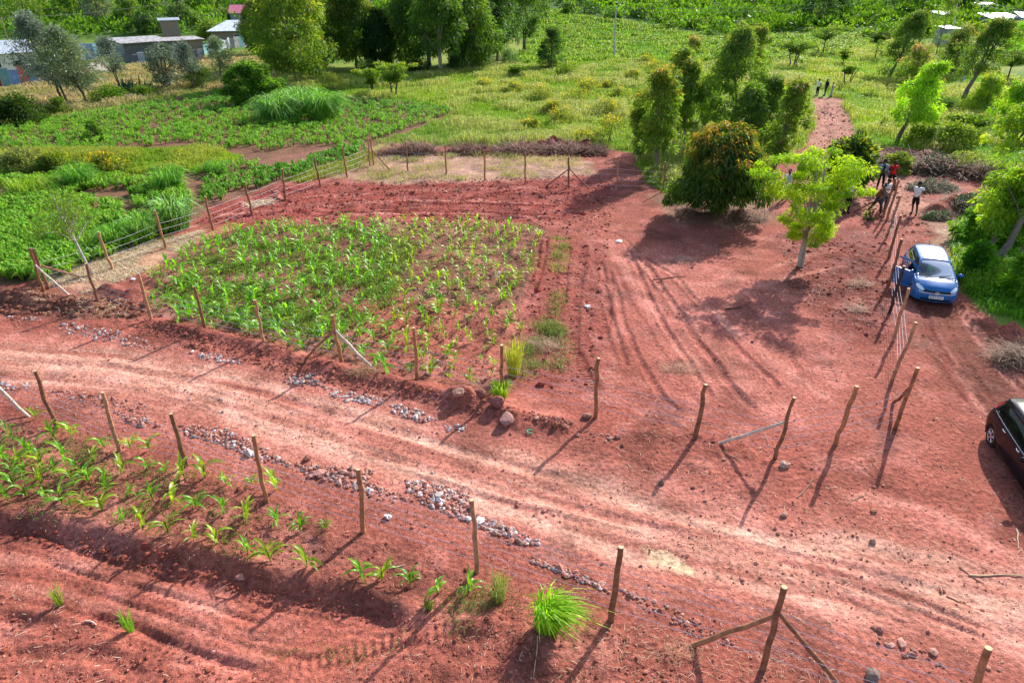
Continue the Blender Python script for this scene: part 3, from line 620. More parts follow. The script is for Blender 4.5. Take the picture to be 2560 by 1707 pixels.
# right-hand slope
RG = dict(cols=((.03, .06, .014), (.07, .11, .018)))
young((2059, 328), 143, 104, 'leafy light-green eucalyptus with leaning stems beside the cleared heap', cols=((.06, .12, .014), (.13, .20, .018)), tip=(.20, .24, .03), tz=.75, lean=(1.6, 0), st=((-.2, 0), (.25, 0)), cb=.3, ncl=70)
young((2212, 230), 40, 112, 'tall rust-crowned eucalyptus on two straight bare stems on the right slope', cols=((.022, .045, .012), (.05, .075, .016)), lean=(1.9, .2), st=((-.25, 0), (.45, 0)), tip=(.24, .14, .09), tz=.7, cb=.36, ncl=90, clr=.7, tr=.12)
young((2042, 182), 24, 104, 'dark heavy eucalyptus at the edge of the bright grass on the right', cols=((.016, .035, .012), (.04, .065, .014)), tip=(.18, .14, .05), tz=.75, cb=.12, ncl=110, clr=.9, tr=.14, lean=(1.8, 0))
young((2095, 205), 100, 84, 'pink-tipped bushy eucalyptus beneath the dark heavy one', tip=(.32, .19, .13), tz=.5, cb=.1, ncl=60, clr=.7)
young((2128, 232), 148, 60, 'short reddish eucalyptus behind the leafy light-green one', tip=(.28, .17, .10), tz=.5, cb=.05, ncl=40, clr=.6)
young((2186, 175), 55, 84, 'dark rusty eucalyptus left of the twin-stemmed tall one', cols=((.016, .035, .012), (.04, .06, .014)), tip=(.30, .19, .13), tz=.62, cb=.08, ncl=75, clr=.9, tr=.12)
young((2150, 130), -10, 70, 'thin straggly eucalyptus before the white-roofed shed', tip=(.14, .12, .05), cb=.25, ncl=34, clr=.8)
young((2330, 140), 48, 74, 'fresh green eucalyptus at the right edge in front of the white roof', cols=((.06, .14, .012), (.14, .24, .018)), tip=(.2, .26, .02), tz=.7, cb=.1, ncl=60, clr=.9)
young((2258, 262), 168, 84, 'yellowish round eucalyptus halfway down the right slope', cols=((.06, .10, .015), (.13, .17, .02)), tip=(.26, .22, .05), tz=.7, cb=.15, ncl=60)
young((2318, 300), 185, 90, 'yellow-green eucalyptus at the right edge above the leaning trunks', cols=((.05, .10, .012), (.12, .18, .018)), tip=(.26, .22, .04), tz=.75, cb=.1, ncl=60)
young((2290, 395), 215, 150, 'windblown yellow-green eucalyptus leaning out of the right edge', cols=((.05, .09, .012), (.12, .16, .018)), tip=(.28, .24, .03), tz=.75, cb=.36, ncl=66, lean=(1.8, 0), wind=(-.3, 0))
young((2277, 613), 205, 190, 'near leaning eucalyptus with thick grey trunk beside the blue car', cols=((.045, .085, .012), (.11, .155, .018)), tip=(.30, .22, .035), tz=.72, cb=.36, ncl=70, clr=.62, tr=.13, lean=(2.6, .6), L=.3, bend=.1, droop=.5)
young((2262, 590), 385, 110, 'short slim eucalyptus with orange leaf tips behind the blue car', cols=((.05, .10, .012), (.13, .18, .018)), tip=(.34, .2, .04), tz=.7, cb=.34, ncl=62, clr=.45, tr=.08, lean=(.5, 0), L=.26, droop=.8)
young((2335, 600), 330, 120, 'thin dark-stemmed eucalyptus at the right edge behind the near leaning one', cols=((.045, .085, .012), (.11, .155, .018)), tip=(.28, .2, .04), tz=.75, cb=.3, ncl=60, clr=.5, lean=(.9, 0), L=.28)
# flat topped acacias
def acacia(base, ytop, dpx, label, st=((0, 0),), cb=.62, ncl=40, cols=((.045, .085, .012), (.10, .16, .02)), clr=.55, lean=(0, 0), tr=.09, L=.22):
    k = T(base, ytop, dpx)
    return tree('acacia_tree', label, 'tree', k['spot'], k['h'], k['cr'], 'flat', cb, ncl, clr * max(1, k['cr'] / 2.2), 120, L, .09, cols, (.2, .22, .03), .85, droop=.0, trunk=tr, stems=st, flat=.28, shell=.15, bark=(.10, .08, .06), lean=lean, bend=0)
acacia((1889, 128), 62, 92, 'flat-topped acacia standing alone on the bright green slope')
acacia((1822, 158), 94, 84, 'flat-topped acacia with several dark stems near the earth track', ((-1.4, 0), (.2, 0), (.8, 0)))
acacia((2010, 137), 70, 60, 'dark flat-topped acacia beside the heavy eucalyptus', cols=((.025, .05, .012), (.05, .09, .015)), ncl=34)
acacia((2222, 308), 268, 100, 'low wispy acacia with a flat pale-green canopy on the right slope', ((-.8, 0), (0, 0), (.8, 0)), .6, 36)
acacia((2312, 190), 118, 90, 'broad grey-green acacia under the right-hand houses', cols=((.04, .075, .02), (.08, .12, .03)))
acacia((906, 225), 146, 72, 'umbrella-shaped acacia with two dark stems behind the far maize', ((-.8, 0), (.7, 0)), .5, 36)
acacia((856, 217), 158, 56, 'smaller acacia left of the umbrella-shaped one', ((-.2, 0), (.2, 0)), .45, 24)
acacia((1936, 152), 112, 22, 'tiny narrow acacia on the bright grass behind the far people', cb=.4, ncl=12)
acacia((1943, 198), 152, 40, 'sparse thorn sapling with V-shaped stems right of the far people', ((-.7, 0), (.8, 0), (1.2, 0)), .65, 10, clr=.3, tr=.06)
acacia((1185, 330 - 150), 150, 60, 'sparse pale-green thorn bush below the layered cedar', ((-.4, 0), (.5, 0)), .4, 20)
# silver-leaved trees by the houses
SIL = ((.055, .075, .065), (.14, .165, .15))
def silver(base, ytop, dpx, label, ncl=90, st=((0, 0),), lean=(0, 0), cb=.3, clr=.7, nl=95, cols=SIL, tr=.12, prof='euc', dens=1):
    k = T(base, ytop, dpx)
    return tree('silver_oak', label, 'tree', k['spot'], k['h'], k['cr'] * 1.12, prof, cb, ncl, clr * .85, int(nl * .75), .38, .09, cols, (.28, .31, .30), .72, droop=.1, trunk=tr, stems=st, lean=lean, bark=(.10, .075, .055), wind=(.7, 0), shell=.25, mat=M_SILVER)
silver((151, 236), 30, 150, 'large silver-leaved tree with forked trunk leaning left before the white building', 110, ((-.5, 0), (.6, 0)), (-1.6, 0), .24, .85)
silver((200, 240), 62, 120, 'large silver-leaved tree with straight dark trunk beside the forked one', 90, lean=(-1.2, 0), cb=.28, clr=.8, cols=((.07, .10, .055), (.15, .18, .11)))
silver((276, 205), 86, 76, 'thin sparse silver-leaved tree above the agave', 34, ((-.1, 0), (.5, 0)), (-.6, 0), .4, .65, 80, tr=.07)
silver((389, 202), 100, 84, 'grey-leaved bushy tree with V trunk in front of the rusty sheds', 66, ((-.6, 0), (.2, 0)), cb=.18, cols=((.06, .085, .06), (.13, .15, .11)), prof='ball')
silver((448, 205), 94, 52, 'slim silver-leaved tree right of the bushy grey one', 34, cb=.38, lean=(-.4, 0), tr=.09)
silver((510, 182), 84, 66, 'loose silver-green tree before the grey-roofed house', 36, cb=.3, tr=.07, cols=((.09, .13, .06), (.17, .21, .11)))
k = T((583, 240), 138, 122)
tree('leafy_tree', 'bushy deep-green tree at the far edge of the left maize field', 'tree', k['spot'], k['h'], k['cr'], 'dome', .1, 90, .6, 110, .34, .12, ((.03, .07, .012), (.06, .13, .016)), (.12, .2, .02), .75, droop=.1, trunk=.14, bark=(.1, .08, .06), flat=.5)
# layered cedar beyond the meadow
k = T((1266, 160), 62, 98)
tree('cedar_tree', 'layered blue-green cedar on the far meadow right of the tall row', 'tree', k['spot'], k['h'], k['cr'], 'cone', .05, 80, .62, 110, .34, .07, ((.02, .055, .022), (.05, .09, .022)), (.11, .14, .02), .8, droop=.2, trunk=.13, flat=.3, shell=.3, bark=(.1, .08, .06))
# sapling by the corner posts
k = T((210, 632), 440, 124)
tree('thorn_sapling', 'crooked sapling with pale bare trunk and thin olive crown by the corner posts', 'tree', k['spot'], k['h'], k['cr'], 'ball', .5, 34, .38, 70, .12, .045, ((.06, .10, .02), (.10, .15, .03)), None, droop=.1, trunk=.055, lean=(-.7, .2), bark=(.42, .38, .33), shell=.3)
# bushes
def bush(base, ytop, dpx, label, cols=((.03, .06, .012), (.07, .11, .018)), tip=None, tz=.7, name='bush', group=None, ncl=36, nl=80, L=.22, Wd=.09, clr=None, cat='bush', prof='dome', spot=None, h=None, cr=None):
    if spot is None:
        k = T(base, ytop, dpx); spot, h, cr = k['spot'], max(k['h'], .35), k['cr']
    return tree(name, label, cat, spot, h, cr, prof, .0, ncl, clr or max(.18, cr * .34), nl, L, Wd, cols, tip, tz, droop=.0, trunk=.03, stems=((-.1, 0), (.12, .05)), shell=.4, flat=.7, bark=(.13, .1, .07), part='foliage', limb=False, group=group)
bush((48, 284), 222, 116, 'wide dark round bush at the left edge behind the far maize', ((.012, .03, .008), (.03, .055, .012)), (.05, .09, .015), .8, ncl=80, L=.3, Wd=.11)
bush((462, 200), 152, 76, 'dark low bush between the silver-leaved trees', ((.02, .045, .012), (.04, .08, .014)), ncl=44)
bush((560, 205), 185, 50, 'rounded green bush at the foot of the deep-green tree', ncl=26)
bush((250, 232), 196, 90, 'straggly green hedge bush beneath the agave', ((.035, .08, .012), (.08, .14, .016)), ncl=40)
bush((140, 258), 225, 60, 'low green bush under the forked silver tree', ncl=26)
bush((330, 222), 200, 70, 'hedge bush left of the grey bushy tree', ((.035, .07, .012), (.07, .12, .016)), ncl=30)
bush((222, 322), 276, 46, 'single feathery green bush inside the far maize field', ((.04, .09, .016), (.08, .14, .02)), ncl=24)
bush((50, 400), 345, 116, 'greyish olive bush in the grass strip at the left edge', ((.07, .09, .04), (.12, .14, .06)), (.16, .15, .08), .7, ncl=50)
bush((130, 398), 352, 90, 'olive bush in the grass strip next to the greyish one', ((.05, .09, .02), (.11, .14, .025)), (.22, .2, .02), .8, ncl=44)
bush((240, 402), 352, 100, 'yellow-flowered bush in the grass strip', ((.06, .09, .02), (.12, .14, .02)), (.36, .27, .02), .62, ncl=44)
bush((760, 212), 168, 76, 'olive thorn bush left of the smaller acacia', ((.05, .07, .02), (.10, .12, .03)), ncl=36, L=.16, Wd=.06)
bush((1300, 178), 140, 60, 'feathery yellow-green bush at the foot of the layered cedar', ((.06, .11, .015), (.13, .18, .02)), ncl=26)
bush((1045, 168), 130, 46, 'dark bush among the trunks of the tall row', DKE, ncl=30)
bush((960, 164), 136, 60, 'shaded undergrowth bush below the twin grey trunks', DKE, ncl=34)
bush((720, 182), 140, 80, 'shaded bush beneath the left end of the tall row', EUC, ncl=36)
bush((840, 170), 138, 70, 'undergrowth bush beside the darkest tree of the row', EUC, ncl=30)
bush((1170, 152), 112, 60, 'blue-green bush at the right foot of the tall row', ((.03, .07, .03), (.07, .12, .05)), ncl=30)
bush((2110, 470), 420, 70, 'small dark-leaved shoot behind the person in the brown shirt', ((.016, .04, .012), (.04, .08, .014)), (.2, .24, .03), .6, ncl=10, L=.3, Wd=.1) if False else None
bush((1998, 506), 480, 24, 'small glossy shoot between the loquat tree and the people', ((.016, .04, .012), (.04, .08, .014)), (.24, .28, .03), .6, ncl=5, nl=22, L=.22, Wd=.08)
bush((2240, 560), 470, 90, 'leafy roadside bush behind the blue car', ((.03, .09, .012), (.08, .17, .02)), ncl=44, L=.2, Wd=.08)
bush((2300, 560), 470, 100, 'green thicket bush under the leaning eucalyptus', ((.03, .09, .012), (.08, .17, .02)), ncl=44, L=.2, Wd=.08)
bush((2235, 640), 555, 64, 'bright green bush touching the right side of the blue car', ((.03, .10, .01), (.08, .18, .015)), ncl=36, L=.2, Wd=.07)
bush((2330, 690), 590, 80, 'bright green bush at the right edge below the leaning eucalyptus', ((.04, .11, .01), (.10, .2, .015)), ncl=40, L=.22, Wd=.06)
bush((2060, 395), 355, 70, 'grey-green scrub bush behind the cleared heap', ((.06, .09, .03), (.12, .15, .04)), ncl=26)
bush((2190, 340), 285, 110, 'olive scrub bush on the slope above the cleared heap', ((.05, .09, .02), (.11, .15, .03)), ncl=44)
bush((2120, 330), 285, 80, 'pale olive scrub bush above the cleared heap', ((.06, .10, .02), (.12, .17, .03)), (.2, .2, .04), .8, ncl=36)
bush((2160, 262), 225, 90, 'soft grey-green bush beside the twin bare stems', ((.04, .08, .03), (.09, .14, .05)), ncl=36)
bush((1975, 322), 300, 24, 'little pale-leaved bush at the edge of the earth track', ncl=10)
mg = 'flowering bushes scattered over the meadow'
for (x, y, t_, wd_) in ((1330, 240, 205, 90), (1240, 232, 196, 80), (1180, 218, 190, 60), (1390, 268, 228, 80), (1290, 285, 248, 90), (1220, 300, 270, 60), (1400, 330, 270, 110), (1350, 215, 182, 70), (1420, 225, 200, 60), (1110, 205, 182, 60),
                        (1480, 150, 128, 50), (1500, 172, 142, 60), (1450, 190, 160, 50), (1340, 330, 300, 60), (1270, 262, 230, 56), (1395, 205, 184, 40)):
    bush((x, y), t_, wd_, 'low olive bush dotted with yellow flowers in the open meadow', ((.06, .09, .02), (.14, .16, .03)), (.38, .30, .03), .6, name='flowering_bush', group=mg, ncl=26, nl=90, L=.14, Wd=.07)
sg = 'pale scrub bushes on the grassy slope'
for (x, y, t_, wd_) in ((2000, 225, 205, 40), (2080, 285, 262, 50), (2030, 300, 270, 46), (2140, 300, 276, 50), (1990, 190, 172, 40), (2200, 395, 350, 80), (2230, 330, 300, 60)):
    bush((x, y), t_, wd_, 'pale green scrub bush on the grassy slope right of the earth track', ((.07, .12, .02), (.15, .2, .04)), (.24, .25, .05), .75, group=sg, ncl=20, L=.16, Wd=.06)
# hedges and scrub on the terraces beyond the far field
hg = 'scrub bushes on the far terraces'
for i in range(64):
    x = R.uniform(1290, 2300); y = R.uniform(8, 92)
    if x < 1560 and y > 40 + (x - 1290) * .14: continue
    s = S(x, y)
    bush(None, None, None, 'green scrub bush on the far terraces behind the power line', ((.03, .075, .01), (.085, .15, .016)), (.15, .22, .025), .7, name='terrace_bush', group=hg, ncl=14, nl=46, L=.7, Wd=.3, spot=s, h=R.uniform(1.6, 3.6), cr=R.uniform(2.0, 4.6))
# trees on the far hillside
fg = 'trees on the far hillside'
for i in range(95):
    x = R.uniform(-60, 2420); y = R.uniform(-150, 62)
    if 700 < x < 1180 and y > 0: continue
    if 1180 < x < 1850 and y > -30: continue
    s = S(x, y); h = R.uniform(5, 10); dk = R.random()
    cols = DKE if dk < .45 else (((.03, .07, .012), (.07, .13, .016)) if dk < .8 else EUC)
    tree('hillside_tree', 'far green tree on the wooded hillside', 'tree', s, h, h * R.uniform(.32, .5), R.choice(['euc', 'dome', 'ball']), .1, 22, 1.5, 55, .9, .4, cols, (.12, .18, .02) if dk > .3 else None, .75, trunk=.18, group=fg, limb=False)
for (x, y, t_, wd_, lb, cols) in ((1883, 60, -20, 110, 'dark rounded tree with several pale stems beyond the power line', DKE), (420, 60, 6, 80, 'blue-green bushy tree behind the stone shed', ((.04, .075, .03), (.08, .12, .05))), (520, 52, 18, 70, 'grey-green bushy tree touching the grey roof', ((.05, .08, .03), (.10, .14, .05))),
                          (345, 75, 25, 80, 'dark bushy tree left of the stone shed', ((.02, .05, .02), (.05, .09, .03))), (490, 88, 45, 60, 'rounded olive bush-like tree against the grey-roofed house', ((.05, .09, .02), (.11, .15, .03))), (300, 60, -10, 60, 'slim eucalyptus behind the stone shed on the left', EUC), (230, 50, -20, 60, 'pale slim eucalyptus above the white building', SIL),
                          (555, 30, -18, 70, 'fresh green tree before the pink roof', ((.05, .12, .012), (.11, .2, .02))), (470, 20, -40, 60, 'light green upright tree by the far wooden pole', ((.05, .11, .02), (.12, .18, .03))), (180, 30, -40, 90, 'olive green tree on the rise behind the white building', EUCY), (60, 60, -30, 130, 'wide yellow-green tree behind the white building', EUCY)):
    k = T((x, y), t_, wd_)
    tree('background_tree', lb, 'tree', k['spot'], k['h'], k['cr'], 'ball', .08, 44, 1.1, 70, .6, .22, cols, None, trunk=.15, flat=.9)
# one mass of scrub and wood covering the far hill
b = Buf(); nC = 7000
X = rng.uniform(-240, 260, nC); Y = rng.uniform(150, 330, nC)
pxy = np.array([proj((x, y, float(macro(x, y)))) for x, y in zip(X, Y)])
keep = ~((pxy[:, 0] > 1170) & (pxy[:, 0] < 2050) & (pxy[:, 1] > np.interp(pxy[:, 0], [1170, 1250, 1640, 1900, 2050], [5, 12, 80, 75, 62])) & (pxy[:, 1] < 150)) & (fbm(X * .03, Y * .03, 77, 3) > .22)
keep &= ~((pxy[:, 0] > -50) & (pxy[:, 0] < 640) & (Y < 172))
X, Y = X[keep], Y[keep]; nC = len(X); per = 46
Z = zg(X, Y); rr = rng.uniform(1.2, 3.4, nC); q = norm(rng.normal(size=(nC, per, 3))) * rr[:, None, None]; q[..., 2] = np.abs(q[..., 2]) * .8
P = (np.stack([X, Y, Z], -1)[:, None, :] + q).reshape(-1, 3)
kk = fbm(X * .05, Y * .05, 78, 3)[:, None] * 1.3 + rng.uniform(-.2, .2, (nC, 1)); kk = np.clip(kk, 0, 1)
cc = np.array((.018, .06, .012)) * (1 - kk) + np.array((.12, .25, .016)) * kk
leaves(b, P, q.reshape(-1, 3) + rng.normal(0, .8, (nC * per, 3)), 1.0, .5, jcol(nC * per, np.repeat(cc, per, 0)))
tag(b.obj('hillside_thicket', M_LEAF), 'dense green scrub and woodland covering the far hillside', 'woodland', kind='stuff')
# ------------------------------------------------------------ fences of rough poles and barbed wire
def Fp(x, y): return (x / K, y / K)                # reading taken in the full 2560 px photo
def post_line(px):
    """top and foot readings -> foot on the ground, top at the point of the sight line nearest to plumb"""
    tx, ty, bx, by = px; s = S(*Fp(bx, by)); d = ray(*Fp(tx, ty))
    best = None
    for h in np.linspace(1.5, 2.15, 27):
        tt = (s[2] + h - CAMZ) / d[2]; q = CAMP + tt * d
        e = np.hypot(*(q[:2] - s[:2])) + abs(h - 1.85) * .25
        if best is None or e < best[0]: best = (e, q)
    q = best[1]; l = q[:2] - s[:2]; n = np.hypot(*l)
    if n > .38: q = np.array([*(s[:2] + l / n * .38), q[2]])
    return s, q
BARKS = [(.38, .17, .085), (.30, .13, .065), (.42, .22, .12), (.24, .11, .06)]
def pole_mesh(b, p, q, r=.052, c=None, bent=.015, seg=9):
    p = np.asarray(p, float); q = np.asarray(q, float); n = 7
    t = np.linspace(0, 1, n); X = p + np.outer(t, q - p); X[1:-1] += rng.normal(0, bent, (n - 2, 3)) * [1, 1, .2]; X[2:5] += rng.normal(0, bent * .7, 3) * [1, 1, 0]
    X[0] -= (q - p) / np.linalg.norm(q - p) * .08
    tube(b, X, r * np.linspace(1.08, .92, n) * rng.uniform(.94, 1.06, n), seg, c if c is not None else BARKS[R.randrange(4)], jit=.10)
    cen = X[-1]; ax = norm((q - p)[None])[0]                # pale sawn end
    s = norm(np.cross(ax, [1, .3, .1])[None])[0]; u = np.cross(ax, s); a = np.linspace(0, 2 * np.pi, seg, endpoint=False)
    V = cen + ax * .004 + np.outer(np.cos(a) * r * .9, s) + np.outer(np.sin(a) * r * .9, u)
    b.add(V, [list(range(seg))[::-1]], (.62, .43, .25))
def fence(label, rows, braces, heights, loc, wires=None, dark=(), group=None, side=-1):
    o = thing('wire_fence', label, 'fence', tuple(loc))
    L0 = np.array(loc); pts = []
    for i, px in enumerate(rows):
        s, q = post_line(px) if len(px) == 4 else px
        pts.append((s, q)); b = Buf()
        pole_mesh(b, s - L0, q - L0, R.uniform(.047, .058), (.055, .035, .028) if i in dark else None)
        ob = b.obj('post', M_WOOD, o, smooth=True)
        if i in dark: ob['label'] = 'charred dark post'
    for (i, f, fx, fy, pale) in braces:
        s, q = pts[i]; foot = S(*Fp(fx, fy)); top = s + (q - s) * f; b = Buf()
        pole_mesh(b, foot - L0, top - L0, R.uniform(.038, .047), (.55, .42, .34) if pale else None, .012, 8)
        ob = b.obj('brace', M_WOOD, o, smooth=True)
        if pale: ob['label'] = 'pale barked diagonal brace'
    seq = wires if wires is not None else [list(range(len(rows)))]
    for hh in heights:
        b = Buf()
        for run in seq:
            for i, j in zip(run[:-1], run[1:]):
                (s0, q0), (s1, q1) = pts[i], pts[j]
                a = s0 + (q0 - s0) * hh / 1.85; c = s1 + (q1 - s1) * hh / 1.85; n = 7
                t = np.linspace(0, 1, n); X = a + np.outer(t, c - a); X[:, 2] -= .035 * np.sin(np.pi * t)
                dn = norm(np.cross((c - a)[None], [[0, 0, 1]]))[0] * .055 * side; X = X + dn
                tube(b, X - L0, .0056, 4, cap=False)
                Ln = np.linalg.norm(c - a)
                if depth(a) < 26:
                    nb = int(Ln / .13); tb_ = rng.random(nb); B = a + np.outer(tb_, c - a) + dn; B[:, 2] -= .035 * np.sin(np.pi * tb_)
                    dd = rng.normal(size=(nb, 3)); leaves(b, B - L0 - norm(dd) * .022, dd, .045, .007, np.ones((nb, 3)))
        b.obj('wire', M_WIRE, o)
    return o, pts
near = [(-90, 878, -22, 1012), (87.7, 927, 141, 1067.8), (256.5, 980.6, 299, 1126.3), (427.6, 1033.7, 468, 1165), (633, 1087.7, 667.2, 1253.8), (895.4, 1172, 908.2, 1330.4), (1179.2, 1248.9, 1191.5, 1428.4),
        (1552.3, 1366.6, 1527.8, 1551), (1960.8, 1466.6, 1906.4, 1672), (2471.5, 1619, 2390, 1845)]
fence('nearest barbed-wire fence of rough brown poles along the lower side of the dirt road', near, [(0, .9, 72, 1041, 1), (8, .68, 1728, 1613, 0), (8, .72, 2095, 1712, 0)], (.27, .52, .78, 1.02, 1.26), S(*Fp(1191, 1428)))
upper = [(74.9, 620.9, 110.3, 729.8), (215, 659, 249, 765), (345, 683.5, 378, 798.7), (484.7, 716.2, 513.3, 827.3), (636, 749.7, 662, 865), (830.6, 787.8, 855, 905.7), (1033.5, 819.2, 1043, 950.7), (1254.4, 862.7, 1256, 991.5),
         (1496.5, 895.4, 1488.3, 1044.6), (1764.7, 960.8, 1737.5, 1096.4), (1985.9, 993.4, 1937.7, 1146.7), (2142, 965, 2090, 1110), (2294.4, 919.3, 2238.6, 1069)]
fence('barbed-wire fence of brown poles between the dirt road and the maize bed', upper, [(0, .62, 177, 748, 1), (5, .72, 768, 900, 0), (5, .68, 938, 930, 1), (10, .62, 1800, 1110, 1), (12, .70, 2232, 1010, 0)], (.28, .55, .82, 1.08), S(*Fp(1043, 950)))
right = [(2289.8, 806, 2231.8, 948), (2271.3, 721, 2233, 852), (2260.4, 665.3, 2222.8, 782.4), (2254.4, 598, 2221, 711.6), (2252.8, 538.6, 2222.3, 644.9), (2250.9, 489.6, 2219.5, 585), (2248, 448.8, 2217, 552), (2239, 446, 2208, 541)]
pc = post_line(upper[-1])
fence('barbed-wire fence running away beside the track of the blue car', [pc] * 0 + right, [(7, .62, 2136, 530, 0)], (.28, .55, .82, 1.08), S(*Fp(2222, 782)), dark=(2,), side=1,
      wires=[list(range(8))])
left = [(81, 622, 122, 723), (246, 580, 280, 673.5), (386, 526.4, 414.5, 621), (513.3, 492.4, 532.4, 578), (610.6, 455.6, 631.3, 536), (705.3, 422.3, 714, 500.7), (785.7, 393.5, 800.7, 467.9), (855, 369, 868, 443.3), (920.5, 347.2, 924.6, 416.7)]
fence('barbed-wire fence of thin poles between the graded red soil and the green left field', left, [(0, .6, 202, 692, 0), (8, .6, 893, 432, 0)], (.3, .6, .9, 1.2), S(*Fp(532, 578)))
back = [(925, 346, 934, 415), (1013.6, 355.4, 1020, 427), (1113, 362, 1115, 438), (1210.5, 375, 1212, 451.5), (1314, 381, 1313, 459.7), (1421, 392, 1421.6, 469), (1545.5, 392, 1540, 477.4), (1664, 405, 1657, 479), (1914, 445, 1909, 503)]
fence('barbed-wire fence of poles along the back of the cleared plot before the dry brush', back, [(0, .6, 977, 428, 0), (5, .62, 1365, 466, 0), (5, .66, 1473, 473, 0)], (.3, .6, .9, 1.2), S(*Fp(1313, 459)))

# ------------------------------------------------------------ maize
def maize_plant(b, o, h, nl, rz, c0, c1, seg=5, yel=0.0):
    """stalk plus arching folded leaves"""
    tube(b, np.array([[0, 0, -.03], [0, 0, h * .35], [.01, 0, h * .62]]) + o, np.array([.016, .012, .006]) * h / .6, 5, np.array(c0) * .9, cap=False)
    for i in range(nl):
        a = rz + (i % 2) * np.pi + rng.normal(0, .55); z0 = h * (.06 + .5 * i / nl); L = h * rng.uniform(.62, 1.0) * (1.05 - .25 * abs(i / nl - .5)); el = math.radians(rng.uniform(48, 72) + 14 * (i / nl))
        wd = L * rng.uniform(.12, .16); t = np.linspace(0, 1, seg + 1); dr = rng.uniform(1.5, 2.5)
        ang = el - t * dr; st = L / seg
        r = np.concatenate([[0], np.cumsum(np.cos(ang[:-1]) * st)]) + .01; z = z0 + np.concatenate([[0], np.cumsum(np.sin(ang[:-1]) * st)])
        z = np.maximum(z, .02)
        w_ = wd * np.sin(np.pi * np.clip(t * .86 + .12, 0, 1)) ** .8; w_[-1] = .002
        d = np.array([np.cos(a), np.sin(a)]); s = np.array([-d[1], d[0]]); tw = rng.normal(0, .25)
        mid = np.column_stack([r * d[0], r * d[1], z - .1 * w_]); lf = mid + np.column_stack([s[0] * w_ / 2, s[1] * w_ / 2, w_ * (.22 + tw * .5)]); rt = mid - np.column_stack([s[0] * w_ / 2, s[1] * w_ / 2, -w_ * (.22 - tw * .5)])
        V = np.stack([lf, mid, rt], 1).reshape(-1, 3) + o; F = []
        for k in range(seg): F += [(3 * k, 3 * k + 1, 3 * k + 4, 3 * k + 3), (3 * k + 1, 3 * k + 2, 3 * k + 5, 3 * k + 4)]
        kk = rng.random(); c = np.array(c0) * (1 - kk) + np.array(c1) * kk
        cc = np.tile(c, (len(V), 1)) * rng.uniform(.85, 1.15)
        tipm = np.repeat(np.clip(t - .55, 0, 1) * (yel + rng.uniform(0, .5)), 3)[:, None]
        b.add(V, F, cc * (1 - tipm) + np.array((.32, .30, .06)) * tipm)
MC0, MC1 = (.10, .31, .014), (.25, .50, .03)
protos = []
for i in range(9):
    b = Buf(); maize_plant(b, np.zeros(3), rng.uniform(.50, .66), 9 + i % 3, rng.uniform(0, 6), MC0 if i < 6 else (.20, .34, .016), MC1 if i < 6 else (.36, .48, .03), yel=.1 if i < 6 else .4)
    protos.append(b.mesh('maize_plant', M_MAIZE, True))
def put_maize(s, k, sc_, label, group):
    o = bpy.data.objects.new('maize_plant', protos[k]); COL.objects.link(o); o.location = tuple(s); o.rotation_euler = (rng.normal(0, .08), rng.normal(0, .08), rng.uniform(0, 6.28)); o.scale = (sc_ * rng.uniform(.9, 1.15), sc_ * rng.uniform(.9, 1.15), sc_)
    tag(o, label, 'maize plant', group)
nearspots = [(15, 990), (85, 962), (30, 1010), (60, 1040), (75, 1045), (48, 1065), (95, 1055), (130, 1010), (168, 1000), (30, 1085), (100, 1075), (145, 1055), (165, 1100), (35, 1120), (60, 1140), (95, 1110), (125, 1085), (180, 1075), (215, 1065), (240, 1028), (245, 1105),
             (300, 1030), (345, 1035), (338, 1080), (380, 1085), (425, 1100), (472, 1098), (285, 1085), (300, 1135), (245, 1130), (350, 1145), (395, 1160), (450, 1165), (515, 1180), (580, 1115), (635, 1125), (520, 1115), (165, 1165), (200, 1165), (145, 1160), (105, 1150), (285, 1195), (330, 1210), (387, 1225), (238, 1175),
             (447, 1248), (500, 1255), (570, 1275), (622, 1288), (635, 1200), (568, 1195), (690, 1220), (748, 1220), (706, 1305), (832, 1320), (878, 1330), (943, 1340), (1005, 1365), (1078, 1360), (20, 1150), (60, 1090), (205, 1110), (10, 1060)]
for (x, y) in nearspots:
    put_maize(S(x, y), rng.integers(0, 9), rng.uniform(.62, 1.1) * (.85 if x > 640 else 1), 'young maize plant in the sparse bed below the near wire fence', 'maize plants of the near bed')
PW = W2([(340, 735), (362, 640), (440, 568), (560, 522), (800, 512), (1100, 512), (1245, 526), (1215, 640), (1195, 700), (1190, 800), (1140, 880), (1100, 895), (880, 855), (640, 785), (420, 745)])
